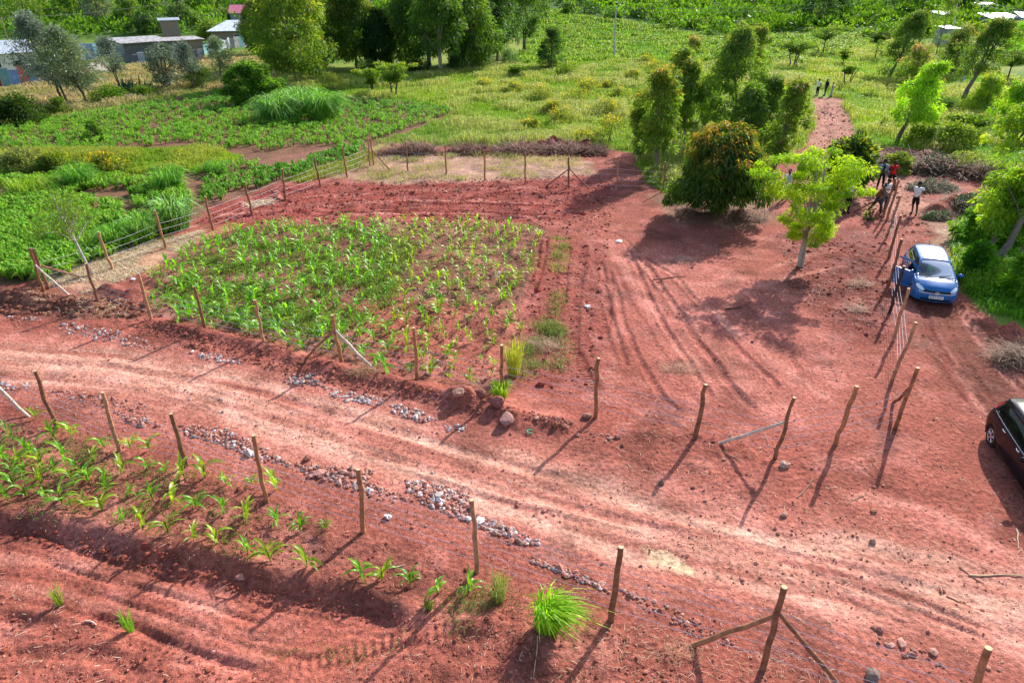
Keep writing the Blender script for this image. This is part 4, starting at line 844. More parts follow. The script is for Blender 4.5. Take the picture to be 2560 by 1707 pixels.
# planting lines across the bed
cands = []
c0 = PW.mean(0); dirr = np.array([.30, .95]); prp = np.array([.95, -.30])
for i in range(-26, 27):
    for j in range(-30, 31):
        cands.append(c0 + prp * (i * .66) + dirr * (j * .52) + rng.normal(0, .13, 2))
cands = np.array(cands); cands = cands[sdpoly(PW, cands[:, 0], cands[:, 1]) > -.1]
px_ = np.array([proj((x, y, 0)) for x, y in cands])
dn_ = fbm(cands[:, 0] * .35, cands[:, 1] * .35, 120, 3)
sparse = sstep(880, 1200, px_[:, 0]) * sstep(660, 840, px_[:, 1])
keep = rng.random(len(cands)) > .13 + .25 * sparse
cands, px_, sparse = cands[keep], px_[keep], sparse[keep]
order = np.argsort(-px_[:, 1]); nind = 300 - len(nearspots)
M3 = at3(cands)
b = Buf()
for n_, i in enumerate(order):
    yel = px_[i][0] > 900 and rng.random() < .65 + .3 * sparse[i]
    k = int(rng.integers(6, 9)) if yel else int(rng.integers(0, 6)); s_ = rng.uniform(.58, 1.12) * (1 - .45 * sparse[i]) * (1.12 if px_[i][0] < 900 else 1)
    if n_ < nind: put_maize(M3[i], k, s_, 'maize plant in the fenced middle bed above the dirt road', 'maize plants of the fenced middle bed')
    else:
        yv = .4 if yel else .1
        maize_plant(b, M3[i] , .58 * s_, 7, rng.uniform(0, 6), (.20, .34, .016) if yel else MC0, (.36, .48, .03) if yel else MC1, 4, yv)
tag(b.obj('maize_crop', M_MAIZE, smooth=True), 'young maize crop in the back part of the fenced middle bed', 'maize', kind='stuff')
# the big field on the left
FW = W2([(-200, 310), (0, 296), (120, 275), (330, 246), (520, 205), (640, 212), (800, 228), (960, 240), (1045, 256), (940, 296), (850, 330), (800, 345), (700, 375), (600, 385), (470, 430), (440, 400), (545, 380), (560, 350), (-200, 350)])
q = sample_poly(FW, 3700); q = q[(fbm(q[:, 0] * .12, q[:, 1] * .12, 131, 3) + .25 * sstep(275, 235, np.array([proj((x, y, 0))[1] for x, y in q]))) > .40]
q = q[rng.random(len(q)) < .9]
q3 = at3(q); b = Buf(); n = len(q3); per = 14
kk = rng.random((n, 1)); up = sstep(290, 230, np.array([proj(p)[1] for p in q3]))[:, None]
cc = np.array((.12, .31, .016)) * (1 - kk) + np.array((.26, .47, .04)) * kk; cc = cc * (1 - .25 * up) + np.array((.03, .16, .05)) * .3 * up
a = rng.uniform(0, 6.28, (n, per)); ln = rng.uniform(.25, .75, (n, per, 1))
blades(b, np.repeat(q3, per, 0), (np.stack([np.cos(a), np.sin(a)], -1) * ln).reshape(-1, 2), rng.uniform(.4, .85, n * per), rng.uniform(.045, .075, n * per), jcol(n * per, np.repeat(cc, per, 0)), .55)
FW3 = W2([(470, 430), (560, 400), (700, 372), (830, 330), (850, 350), (700, 405), (640, 418), (460, 480)])
q = sample_poly(FW3, 260); q3 = at3(q); n = len(q3); a = rng.uniform(0, 6.28, (n, per)); ln = rng.uniform(.25, .75, (n, per, 1)); kk = rng.random((n, 1))
blades(b, np.repeat(q3, per, 0), (np.stack([np.cos(a), np.sin(a)], -1) * ln).reshape(-1, 2), rng.uniform(.4, .8, n * per), rng.uniform(.05, .09, n * per), jcol(n * per, np.repeat(np.array((.09, .26, .014)) * (1 - kk) + np.array((.18, .38, .03)) * kk, per, 0)), .55)
FW2 = W2([(-150, 420), (150, 412), (300, 412), (430, 440), (440, 480), (380, 545), (230, 600), (120, 650), (0, 645), (-150, 650)])
q = sample_poly(FW2, 1700, 36); q = q[fbm(q[:, 0] * .25, q[:, 1] * .25, 133, 3) > .40]; q3 = at3(q); n = len(q3)
a = rng.uniform(0, 6.28, (n, per)); ln = rng.uniform(.25, .8, (n, per, 1)); kk = rng.random((n, 1))
blades(b, np.repeat(q3, per, 0), (np.stack([np.cos(a), np.sin(a)], -1) * ln).reshape(-1, 2), rng.uniform(.5, 1.0, n * per), rng.uniform(.06, .1, n * per), jcol(n * per, np.repeat(np.array((.13, .31, .016)) * (1 - kk) + np.array((.27, .47, .04)) * kk, per, 0)), .55)
tag(b.obj('maize_field', M_GRASS), 'dense young maize covering the field left of the fences', 'maize', kind='stuff')

# ------------------------------------------------------------ grasses
def clump(base, ytop, dpx, label, nb=420, cols=((.05, .16, .02), (.14, .28, .05)), wdt=.035, name='napier_grass', droop=.35, group=None, cat='grass clump', silver=0.0, bias=(0, 0)):
    s = S(*base); r = wid(s, dpx) / 2; h = hgt(s, ytop) * 1.6
    b = Buf(); a = rng.uniform(0, 6.28, nb); q = np.sqrt(rng.random(nb)) * r * .5
    C = np.column_stack([q * np.cos(a), q * np.sin(a), np.zeros(nb) - .03]); a2 = a + rng.normal(0, .7, nb)
    ln = np.clip((q / (r * .5)) ** 1.2 * rng.uniform(.5, 1.1, nb) * min(1.0, 1.15 * r / max(h, .2)) + rng.uniform(0, .12, nb), .02, 1.1)
    kk = rng.random((nb, 1)); cols = np.array(cols) * [1.8, 1.7, 1.3]; cc = np.array(cols[0]) * (1 - kk) + np.array(cols[1]) * kk
    if silver: cc = cc * (1 - silver * (rng.random((nb, 1)) < .3)) + np.array((.35, .42, .3)) * silver * (rng.random((nb, 1)) < .3)
    blades(b, C, np.column_stack([np.cos(a2), np.sin(a2)]) * ln[:, None] + np.array(bias) * rng.random((nb, 1)), rng.uniform(.45, 1.12, nb) * h, rng.uniform(.6, 1.3, nb) * wdt, jcol(nb, cc), np.clip(.08 + .75 * ln, 0, .95))
    o = b.obj(name, M_GRASS, loc=tuple(s)); tag(o, label, cat, group); return o
clump((640, 280), 222, 120, 'huge napier grass clump, left of the three in the far maize', 900, wdt=.09, silver=.5)
clump((690, 262), 205, 130, 'huge napier grass clump, hindmost and tallest of the three in the far maize', 900, wdt=.09, silver=.5)
clump((745, 276), 216, 116, 'huge napier grass clump, right of the three in the far maize', 900, wdt=.09)
clump((186, 432), 382, 86, 'round napier grass clump below the grass strip on the left', 520, wdt=.05)
clump((392, 440), 386, 92, 'napier grass clump standing behind the left fence, upper one', 520, wdt=.05)
clump((405, 525), 458, 112, 'pale-bladed napier grass clump against the left fence', 620, wdt=.05, silver=.8)
clump((330, 552), 495, 90, 'napier grass clump beside the pale-bladed one along the left fence', 460, wdt=.045, silver=.4)
clump((265, 570), 520, 84, 'napier grass clump behind the crooked sapling', 420, wdt=.045)
clump((70, 450), 410, 110, 'wide yellow-green grass clump at the left edge below the grass strip', 520, ((.10, .19, .02), (.2, .3, .03)), wdt=.04)
clump((145, 560), 515, 80, 'tall grass clump left of the crooked sapling', 360, wdt=.04)
clump((500, 402), 372, 70, 'low grass clump at the end of the grass strip', 300, wdt=.05)
clump((1258, 1440), 1375, 105, 'bright green grass tuft by the near fence in the foreground', 560, ((.09, .22, .012), (.22, .38, .02)), wdt=.026, name='grass_tuft', bias=(.5, -.35))
clump((1145, 1375), 1325, 60, 'thin feathery weed tuft left of the bright foreground tuft', 160, ((.09, .13, .04), (.17, .21, .08)), wdt=.012, name='grass_tuft', droop=.3)
clump((1150, 912), 878, 60, 'bright grass tuft at the post beside the boulders', 220, ((.10, .21, .02), (.22, .33, .03)), wdt=.02, name='grass_tuft', droop=.5)
clump((1180, 860), 790, 56, 'yellowish weed tuft at the corner of the maize bed', 200, ((.15, .2, .03), (.28, .3, .06)), wdt=.02, name='grass_tuft', droop=.4)
clump((985, 1400), 1378, 30, 'small dark weed left of the foreground grass tufts', 80, ((.05, .1, .02), (.1, .16, .03)), wdt=.014, name='grass_tuft', droop=.3)
clump((292, 1428), 1410, 30, 'small bright weed on the near tyre track', 70, ((.08, .2, .02), (.16, .3, .03)), wdt=.014, name='grass_tuft', droop=.3)
clump((130, 1370), 1348, 30, 'small green weed at the left of the near ruts', 70, ((.08, .17, .02), (.16, .26, .03)), wdt=.014, name='grass_tuft', droop=.3)
def agave(base, dpx, label):
    s = S(*base); r = wid(s, dpx) / 2; b = Buf(); nb = 46
    a = rng.uniform(0, 6.28, nb); e = rng.uniform(.35, 1.45, nb)
    d = np.column_stack([np.cos(a) * np.cos(e), np.sin(a) * np.cos(e), np.sin(e)])
    L = r * rng.uniform(.9, 1.2, nb); leaves(b, np.column_stack([rng.normal(0, r * .45, nb), rng.normal(0, r * .2, nb), np.zeros(nb)]), d, L, L * .13, jcol(nb, (.05, .10, .075)), 0)
    tag(b.obj('agave_plant', M_LEAF, loc=tuple(s)), label, 'agave')
agave((305, 212), 66, 'row of spiky blue-green agave below the thin silver-leaved tree'); agave((262, 222), 30, 'small spiky agave left of the agave row'); agave((1783, 222), 44, 'spiky blue-green agave at the edge of the earth track')
def turf(name, label, P, n, per, h, wd_, c0, c1, c2, fall, cat='grass', ns=.12, dr=.35, thr=None, cdry=None, lean=.5):
    Pw = W2(P) if not isinstance(P, np.ndarray) else P
    q = sample_poly(Pw, n, fall)
    if name in ('meadow_grass', 'slope_grass'):
        i_ = np.clip(np.searchsorted(xs, q[:, 0]), 0, len(xs) - 1); j_ = np.clip(np.searchsorted(ys, q[:, 1]), 0, len(ys) - 1); q = q[msoil[j_, i_] < .3]
    if thr is not None: q = q[fbm(q[:, 0] * ns * 3, q[:, 1] * ns * 3, 151, 3) > thr]
    q3 = at3(q); n = len(q3); k1 = np.clip(fbm(q[:, 0] * ns, q[:, 1] * ns, 141, 4) * 2.2 - .6, 0, 1)[:, None]; k2 = np.clip(fbm(q[:, 0] * ns * 3, q[:, 1] * ns * 3, 142, 4) * 3.4 - 1.2, 0, 1)[:, None]
    cc = (np.array(c0) * (1 - k1) + np.array(c1) * k1); cc = cc * (1 - .8 * k2) + np.array(c2) * .8 * k2
    a = rng.uniform(0, 6.28, (n, per)); ln = rng.uniform(.1, lean, (n, per, 1)); dd = np.maximum(1, q[:, 1] / 55)
    C = np.repeat(q3, per, 0) + np.column_stack([rng.normal(0, .16, (n * per, 2)) * np.repeat(dd, per)[:, None], np.zeros(n * per)])
    b = Buf(); blades(b, C, (np.stack([np.cos(a), np.sin(a)], -1) * ln).reshape(-1, 2), rng.uniform(.5, 1.2, n * per) * h * (.5 + np.repeat(k2[:, 0], per)), wd_ * rng.uniform(.6, 1.4, n * per) * np.repeat(dd, per), jcol(n * per, np.repeat(cc, per, 0), .25), dr)
    tag(b.obj(name, M_GRASS), label, cat, kind='stuff')
GA, GB, GC = (.13, .27, .016), (.25, .38, .03), (.40, .40, .15)
turf('meadow_grass', 'tall yellow-green meadow grass behind the cleared plot', [(860, 330), (960, 300), (1055, 258), (960, 235), (640, 200), (720, 165), (1000, 170), (1200, 150), (1450, 140), (1600, 150), (1850, 150), (1870, 300), (1850, 345), (1760, 400), (1560, 470), (1480, 400), (1450, 345)], 34000, 7, .75, .036, GA, GB, GC, 48)
turf('slope_grass', 'bright green grass on the slope right of the earth track', [(1870, 190), (1800, 100), (2060, 80), (2352, 190), (2700, 400), (2352, 480), (2260, 420), (2240, 360), (2080, 340), (1990, 335), (1950, 260)], 22000, 7, .7, .036, (.12, .29, .014), (.29, .42, .02), (.40, .40, .10), 52)
turf('far_grass', 'bright green grass and crops on the far field', [(1180, 150), (1250, 20), (1480, 60), (1640, 85), (2060, 80), (1850, 150), (1450, 140)], 12000, 6, .9, .09, (.11, .28, .016), (.20, .36, .025), (.24, .32, .06), 110)
turf('dry_field_grass', 'pale dry grass around the houses', [(-60, 250), (-60, 190), (250, 160), (480, 130), (640, 110), (640, 195), (480, 205), (330, 235), (120, 270)], 9000, 6, .55, .07, (.13, .2, .03), (.40, .33, .17), (.46, .36, .24), 90)
turf('strip_grass', 'yellow-green grass strip between the left crops', [(-60, 418), (-60, 368), (150, 345), (450, 343), (552, 360), (500, 395), (200, 405)], 5000, 7, .6, .04, (.16, .30, .016), (.27, .40, .025), (.34, .36, .05), 44)
turf('verge_grass', 'lush green grass on the bank beside the blue car', [(2205, 640), (2190, 560), (2230, 480), (2352, 440), (2700, 480), (2600, 800), (2352, 735), (2290, 720), (2225, 680)], 6500, 8, .62, .03, (.08, .28, .012), (.18, .40, .02), (.27, .42, .03), 30)
turf('fence_grass', 'low green grass patches along the left fence', [(650, 415), (800, 365), (840, 350), (862, 360), (830, 385), (700, 420)], 1100, 6, .3, .03, (.10, .24, .02), (.2, .32, .03), (.3, .3, .06), 60)
turf('mango_undergrowth', 'green undergrowth at the foot of the young eucalyptus', [(1480, 385), (1540, 380), (1580, 430), (1530, 445), (1490, 420)], 900, 7, .5, .04, (.08, .22, .015), (.15, .28, .02), (.25, .25, .06), 60)
turf('bed_weeds', 'low green weeds between the maize rows', [(380, 690), (450, 580), (560, 525), (800, 520), (960, 560), (900, 700), (780, 770), (560, 755)], 7500, 6, .16, .025, (.08, .22, .015), (.16, .31, .025), (.22, .28, .05), 40, ns=.25, thr=.42, lean=.9)
turf('dry_tufts', 'bleached dry grass lying before the back fence', [(700, 405), (820, 362), (1000, 350), (1330, 364), (1365, 395), (1200, 412), (900, 422)], 1900, 7, .30, .022, (.42, .36, .24), (.55, .46, .33), (.3, .32, .1), 60, ns=.3, thr=.45, lean=1.0, dr=.7)
turf('dry_weeds', 'dry grey-green weeds beside the maize bed', [(1205, 760), (1260, 735), (1310, 780), (1300, 850), (1230, 850), (1190, 880)], 700, 7, .26, .014, (.22, .24, .10), (.42, .36, .22), (.15, .22, .03), 30, ns=.5, thr=.42, lean=.9, dr=.6)
turf('groove_weeds', 'short weeds left between the tyre tracks', [(1270, 545), (1310, 545), (1300, 620), (1290, 700), (1255, 760), (1240, 760), (1262, 660)], 420, 6, .2, .02, (.18, .24, .05), (.32, .32, .10), (.12, .2, .03), 30, ns=.5, thr=.45, lean=.8)
turf('foreground_weeds', 'scattered small weeds on the near red soil', [(880, 1480), (1080, 1470), (1200, 1400), (1150, 1330), (1120, 1330), (860, 1500), (640, 1480), (500, 1500)], 60, 26, .13, .012, (.08, .18, .02), (.17, .26, .04), (.3, .28, .12), 12, ns=.6, thr=.45, lean=1.1, dr=.5)
turf('bed_sprouts', 'small leafy weeds among the near maize', [(-30, 980), (230, 1010), (620, 1150), (560, 1300), (330, 1215), (-30, 1170)], 150, 22, .11, .014, (.07, .18, .02), (.14, .24, .03), (.2, .26, .05), 16, ns=.6, thr=.45, lean=1.2, dr=.5)

# ------------------------------------------------------------ stones
SC = [(.44, .22, .17), (.50, .27, .21), (.38, .17, .13), (.54, .43, .41), (.38, .32, .325), (.66, .56, .53), (.36, .135, .10)]
def rock(b, o, r, c, sub=1, flat=.7, rough=.22):
    bm = bmesh.new(); bmesh.ops.create_icosphere(bm, subdivisions=sub, radius=1)
    V = np.array([v.co[:] for v in bm.verts]); F = [[v.index for v in f.verts] for f in bm.faces]; bm.free()
    for k in range(7):                                 # cut flat facets
        n = norm(rng.normal(size=3)[None])[0]; dcut = rng.uniform(.5, .85); e = V @ n - dcut; V = V - np.outer(np.clip(e, 0, None), n)
    V = V * (1 + rng.normal(0, rough * .3, (len(V), 1))) * np.array([rng.uniform(.8, 1.3), rng.uniform(.7, 1.1), flat * rng.uniform(.8, 1.2)])
    a = rng.uniform(0, 6.28); ca, sa = math.cos(a), math.sin(a)
    V = np.column_stack([V[:, 0] * ca - V[:, 1] * sa, V[:, 0] * sa + V[:, 1] * ca, V[:, 2]]) * r + o
    b.add(V, F, jcol(1, c, .15, .06)[0])
for (x, y, dpx, lb, c) in ((1101, 922, 31, 'squarish reddish boulder, uppermost of the group beside the road', (.36, .16, .13)), (1143, 945, 42, 'largest red boulder of the group, beside the fence post', (.36, .15, .13)), (1161, 975, 44, 'pale pinkish boulder, lowest of the group at the road edge', (.47, .28, .25)),
                          (1056, 930, 32, 'smaller tan boulder, leftmost of the group beside the road', (.45, .28, .20)), (1803, 1071, 28, 'flat pale round stone beside a fence post foot', (.62, .48, .42)), (2186, 1662 / K, 40, 'grey-brown boulder under the near fence at the lower right', (.38, .27, .24)),
                          (703, 1056, 22, 'lone brown stone lying on the road edge', (.36, .18, .14)), (1079, 1172, 20, 'dark grey stone at the right end of the rubble heap', (.2, .17, .19)), (1418, 1005, 20, 'pinkish stone above the road under the fence', (.40, .22, .18)), (993, 1085, 10, 'small white stone in the middle of the road', (.7, .66, .62)),
                          (1347, 957, 26, 'brown stone at the foot of the fence right of the boulders', (.38, .2, .16)), (1520, 1110, 16, 'small brown stone on the right part of the road', (.40, .24, .2)), (1800, 1185, 18, 'tan stone beside the crossing shadows', (.45, .27, .22)), (2004, 1245, 16, 'pale stone in the right foreground of the road', (.5, .33, .28))):
    if lb.startswith('grey-brown boulder'): s = S(*Fp(2180, 1690))
    else: s = S(x, y)
    b = Buf(); r = wid(s, dpx) / 2; rock(b, np.array([0, 0, r * .3]), r, np.array(c) * [.72, .62, .58], 2, .8)
    tag(b.obj('boulder' if dpx > 24 else 'stone', M_STONE, loc=tuple(s)), lb, 'boulder' if dpx > 24 else 'stone')
heaps = [([(130, 748), (180, 742), (300, 770), (380, 800), (330, 805), (200, 775), (140, 765)], 90, .05, 5), ([(20, 728), (100, 730), (90, 742), (30, 740)], 16, .05, 5), ([(430, 808), (540, 815), (560, 838), (470, 828)], 40, .05, 6),
         ([(648, 858), (720, 862), (745, 888), (690, 888), (655, 878)], 60, .055, 4), ([(745, 888), (800, 900), (880, 915), (880, 930), (800, 925), (750, 905)], 46, .06, 6), ([(890, 925), (960, 940), (1005, 965), (960, 970), (905, 950)], 60, .06, 4), ([(1020, 975), (1080, 975), (1060, 995), (1020, 990)], 16, .05, 6),
         ([(0, 872), (60, 880), (80, 895), (0, 895)], 24, .05, 5), ([(110, 890), (230, 905), (340, 930), (330, 950), (250, 935), (120, 905)], 50, .055, 1), ([(250, 940), (340, 955), (380, 985), (300, 975)], 60, .05, 1), ([(415, 975), (520, 985), (560, 1005), (620, 1030), (670, 1070), (600, 1060), (500, 1020), (430, 1000)], 190, .055, 2),
         ([(680, 1062), (760, 1072), (860, 1080), (850, 1100), (890, 1135), (800, 1120), (740, 1105), (690, 1090)], 120, .07, 1), ([(770, 1110), (850, 1110), (960, 1150), (900, 1155), (810, 1130)], 60, .04, 1), ([(932, 1100), (990, 1105), (1085, 1130), (1085, 1165), (1110, 1200), (1050, 1190), (970, 1155), (935, 1130)], 210, .062, 2),
         ([(1090, 1180), (1150, 1200), (1240, 1240), (1240, 1262), (1160, 1240), (1100, 1210)], 90, .06, 3), ([(1220, 1275), (1290, 1300), (1420, 1350), (1400, 1360), (1290, 1320), (1220, 1290)], 50, .065, 1), ([(1420, 1350), (1560, 1400), (1700, 1480), (1640, 1480), (1480, 1400)], 46, .05, 0),
         ([(1200, 950), (1320, 975), (1430, 1010), (1400, 1020), (1250, 985)], 40, .05, 0), ([(1990, 1430), (2150, 1500), (2200, 1550), (2050, 1500)], 18, .06, 0), ([(1600, 1120), (2300, 1250), (2352, 1420), (1900, 1380), (1500, 1300)], 40, .03, 0), ([(200, 800), (900, 960), (1500, 1150), (1400, 1180), (800, 1040), (100, 900)], 150, .028, 3)]
allst = []
for P, n, r, g in heaps:
    q = sample_poly(W2(P), int(n * 2.1))
    for p_ in q:
        rr = r * .72 * rng.lognormal(0, .42); c = SC[rng.choice([3, 4, 5])] if rng.random() < g * .14 else SC[rng.choice([0, 1, 2, 6])]
        z = float(zg(*p_)); allst.append((rr / (depth((*p_, 0))), rr, (p_[0], p_[1], z), c))
allst.sort(key=lambda e: -e[0])
b = Buf()
for i, (k_, rr, p_, c) in enumerate(allst):
    if i < 286:
        q = Buf(); rock(q, np.array([0, 0, rr * .12]), rr, c, 1)
        tag(q.obj('rubble_stone', M_STONE, loc=p_), 'broken pinkish or grey stone in the rubble strips along the dirt road', 'stone', 'broken stones along the dirt road')
    else: rock(b, np.array(p_) + [0, 0, rr * .25], rr, c, 1)
tag(b.obj('rubble', M_STONE), 'small broken stones strewn along both edges of the dirt road', 'rubble', kind='stuff')
# clods of earth
b = Buf(); ico = bmesh.new(); bmesh.ops.create_icosphere(ico, subdivisions=1, radius=1); IV = np.array([v.co[:] for v in ico.verts]); IF = np.array([[v.index for v in f.verts] for f in ico.faces]); ico.free()
for P, n, r, c in (([(330, 735), (720, 838), (1110, 935), (1330, 985), (1300, 1000), (1080, 950), (690, 870), (300, 760)], 900, .028, (.27, .09, .06)), ([(-60, 680), (330, 690), (330, 735), (-60, 720)], 500, .05, (.2, .08, .05)),
                   ([(-60, 1180), (312, 1245), (588, 1316), (893, 1395), (960, 1440), (880, 1420), (560, 1345), (300, 1285), (-60, 1200)], 700, .022, (.26, .07, .047)), ([(450, 512), (640, 426), (1420, 400), (1400, 560), (1370, 900), (1230, 890), (1212, 700), (1255, 522)], 1500, .035, (.23, .055, .038)),
                   ([(1000, 352), (1150, 336), (1390, 336), (1390, 360), (1150, 360), (1000, 360)], 500, .09, (.17, .05, .035)), ([(-60, 1380), (300, 1450), (700, 1560), (-60, 1640)], 350, .02, (.3, .085, .055)), ([(1000, 1400), (1600, 1480), (1600, 1568), (700, 1568)], 350, .018, (.27, .085, .055)),
                   ([(2020, 340), (2260, 370), (2250, 410), (2080, 380)], 300, .09, (.2, .08, .055)), ([(1780, 540), (2040, 560), (2040, 800), (1850, 700)], 400, .03, (.2, .05, .035)), ([(1380, 920), (2352, 1100), (2352, 1420), (1500, 1280)], 600, .014, (.32, .13, .09)), (PLOT, 1400, .022, (.22, .09, .06)), ([(-60, 940), (600, 1140), (1080, 1310), (880, 1390), (-60, 1170)], 800, .018, (.24, .075, .05))):
    q = sample_poly(W2(P), n); n = len(q); q3 = at3(q); rr = r * rng.lognormal(0, .45, n)
    V = IV[None] * (1 + rng.normal(0, .18, (n, len(IV), 1))) * rr[:, None, None] * np.array([1.1, 1, .7]) + (q3 + np.column_stack([0 * rr, 0 * rr, rr * .25]))[:, None, :]
    b.add(V.reshape(-1, 3), (IF[None] + (np.arange(n) * len(IV))[:, None, None]).reshape(-1, 3), np.repeat(jcol(n, c, .25), len(IV), 0))
for P, n, r in (([(-60, 690), (330, 700), (1110, 950), (1700, 1080), (2352, 1180), (2352, 1568), (-60, 1568), (-60, 900)], 8000, .010), ([(1255, 522), (1420, 420), (1760, 520), (2040, 540), (2200, 700), (2352, 900), (2352, 1180), (1900, 1090), (1220, 900)], 3600, .012), ([(450, 512), (640, 426), (1420, 400), (1400, 520)], 2500, .03), (PLOT, 4000, .017), ([(1880, 240), (1940, 240), (2000, 400), (2140, 420), (2140, 560), (1850, 480)], 1200, .035)):
    q = sample_poly(W2(P), n); n = len(q); q3 = at3(q); rr = r * rng.lognormal(0, .5, n); c = np.array(SC)[rng.integers(0, 3, n)] * .5 + np.array((.15, .045, .03))
    V = IV[None] * (1 + rng.normal(0, .2, (n, len(IV), 1))) * rr[:, None, None] * np.array([1.1, 1, .75]) + (q3 + np.column_stack([0 * rr, 0 * rr, rr * .3]))[:, None, :]
    b.add(V.reshape(-1, 3), (IF[None] + (np.arange(n) * len(IV))[:, None, None]).reshape(-1, 3), np.repeat(np.clip(c * rng.uniform(.6, 1.5, (n, 1)), 0, 1), len(IV), 0))
tag(b.obj('soil_clods', M_CLOD), 'loose clods of red earth on the graded ground', 'soil', kind='stuff')

# ------------------------------------------------------------ straw, twigs and dead brush
def strands(b, C, L, wd_, cols, z=.015, curl=.12, rise=.06):
    n = len(C); a = rng.uniform(0, 6.28, n); d = np.column_stack([np.cos(a), np.sin(a), rng.normal(0, rise, n)]); s = np.column_stack([-d[:, 1], d[:, 0], np.zeros(n)])
    L = L * rng.uniform(.4, 1.4, n)[:, None]; wv = wd_ * rng.uniform(.6, 1.4, n)[:, None]; k = rng.normal(0, curl, (n, 1)); up = np.abs(rng.normal(0, .12, (n, 1))) * L * np.array([0, 0, 1.])
    p0 = C + [0, 0, z]; p1 = p0 + d * L * .5 + s * k * L * .5 + up; p2 = p0 + d * L
    e = np.array([0, 0, 1.]) * wv * .6
    V = np.stack([p0 - s * wv, p0 + s * wv, p1 + s * wv + e, p1 - s * wv + e, p2 + s * wv * .4, p2 - s * wv * .4], 1).reshape(-1, 3); i = np.arange(n)[:, None] * 6
    b.add(V, np.vstack([i + [0, 1, 2, 3], i + [3, 2, 4, 5]]), np.repeat(jcol(n, cols, .35, .1), 6, 0))
def litter(name, label, areas, cat='litter'):
    b = Buf()
    for P, n, L, wd_, c in areas:
        q = sample_poly(W2(P), n); q = q[fbm(q[:, 0] * .8, q[:, 1] * .8, 161, 3) > .42]; strands(b, at3(q), L * .85, wd_ * .7, c)
    tag(b.obj(name, M_STRAW), label, cat, kind='stuff')
PALE, GREYT, BRN = (.62, .48, .30), (.40, .34, .27), (.16, .085, .055)
litter('straw_litter', 'pale straw spread along the foot of the left fence', [([(90, 650), (230, 580), (400, 545), (470, 530), (400, 590), (330, 625), (200, 675)], 6500, .35, .013, PALE), ([(555, 468), (625, 458), (632, 470), (570, 478)], 420, .4, .012, (.75, .62, .42)), ([(60, 690), (330, 690), (330, 730), (100, 720)], 420, .35, .011, PALE), ([(1130, 625), (1190, 622), (1190, 640), (1140, 640)], 160, .3, .01, PALE),
       ([(560, 515), (760, 500), (800, 515), (640, 522)], 200, .25, .01, PALE), ([(640, 430), (1350, 370), (1380, 410), (700, 425)], 900, .4, .012, (.50, .42, .32))], 'straw')
litter('twig_litter', 'dry twigs and stalks scattered over the bare red soil', [([(1400, 600), (1960, 600), (1960, 960), (1450, 960)], 420, .28, .006, GREYT), ([(1380, 930), (2352, 1080), (2352, 1480), (1900, 1450), (1450, 1250)], 520, .22, .006, (.55, .40, .28)), ([(1450, 1430), (1900, 1500), (2000, 1568), (1300, 1568)], 330, .17, .0035, (.58, .44, .30)), ([(880, 1480), (1400, 1400), (1500, 1568), (700, 1568)], 160, .18, .005, (.55, .42, .28)),
       ([(-30, 1000), (600, 1150), (580, 1310), (-30, 1170)], 160, .2, .006, (.5, .36, .25)), ([(-30, 1300), (300, 1480), (500, 1568), (-30, 1568)], 90, .2, .007, (.62, .45, .32)), ([(1200, 640), (1420, 640), (1440, 950), (1230, 920)], 420, .2, .007, GREYT), ([(1950, 380), (2140, 400), (2140, 560), (1960, 560)], 520, .35, .012, (.52, .42, .32)), ([(2140, 520), (2220, 500), (2260, 580), (2200, 600)], 360, .3, .012, (.62, .52, .38)),
       ([(1780, 560), (2040, 560), (2040, 800), (1850, 700)], 360, .3, .008, GREYT), ([(1480, 440), (1560, 500), (1750, 500), (1760, 450)], 500, .3, .01, (.45, .38, .28)), ([(0, 740), (500, 830), (900, 920), (800, 920), (300, 850), (0, 800)], 160, .25, .008, (.55, .42, .3)), ([(1880, 240), (1940, 240), (2000, 400), (1850, 400)], 300, .4, .015, (.5, .4, .3)), (PLOT, 700, .2, .007, (.42, .3, .2)), ([(-60, 800), (900, 1000), (2352, 1200), (2352, 1568), (1500, 1500), (600, 1100), (-60, 900)], 1500, .07, .006, (.62, .46, .36)), ([(1255, 560), (1760, 540), (2200, 760), (2352, 1000), (1900, 1080), (1220, 900)], 1600, .10, .008, (.6, .46, .36)), ([(-60, 1000), (700, 1180), (1500, 1420), (1400, 1568), (-60, 1568)], 700, .07, .006, (.58, .42, .32)), ([(600, 500), (1290, 440), (1290, 500), (700, 515)], 160, .5, .009, BRN)], 'twigs')
def brush(base, dpx, ytop, label, n=420, c=GREYT, L=1.0, wd_=.02, leaf=None):
    n = int(n * 1.5)
    s = S(*base); r = wid(s, dpx) / 2; h = hgt(s, ytop); b = Buf(); a = rng.uniform(0, 6.28, n); q = np.sqrt(rng.random(n)) * r
    n = n
    X, Y = q * np.cos(a), q * np.sin(a) * .55; Z = np.clip(1 - (q / r) ** 2, 0, 1) * h * rng.random(n) ** .6
    strands(b, np.column_stack([X, Y, Z * .6]), min(L, r) * .8, wd_ * .5, np.array(c) * [.85, .62, .52], 0, .35, .3)
    if leaf is not None:
        m_ = n; a = rng.uniform(0, 6.28, m_); q = np.sqrt(rng.random(m_)) * r; leaves(b, np.column_stack([q * np.cos(a), q * np.sin(a) * .55, np.clip(1 - (q / r) ** 2, 0, 1) * h * rng.random(m_)]), rng.normal(size=(m_, 3)), .2, .08, jcol(m_, leaf, .4))
    tag(b.obj('brush_pile', M_STRAW, loc=tuple(s)), label, 'brush pile')
brush((955, 352), 100, 322, 'grey heap of dead brush at the left end behind the back fence', 800, (.30, .24, .2), 1.6, .03)
brush((890, 352), 60, 325, 'pale bleached grass heap beside the back fence corner', 420, (.66, .55, .36), 1.0, .02)
brush((1080, 350), 90, 332, 'low brush heap on red earth behind the middle of the back fence', 420, (.30, .22, .18), 1.2, .03)
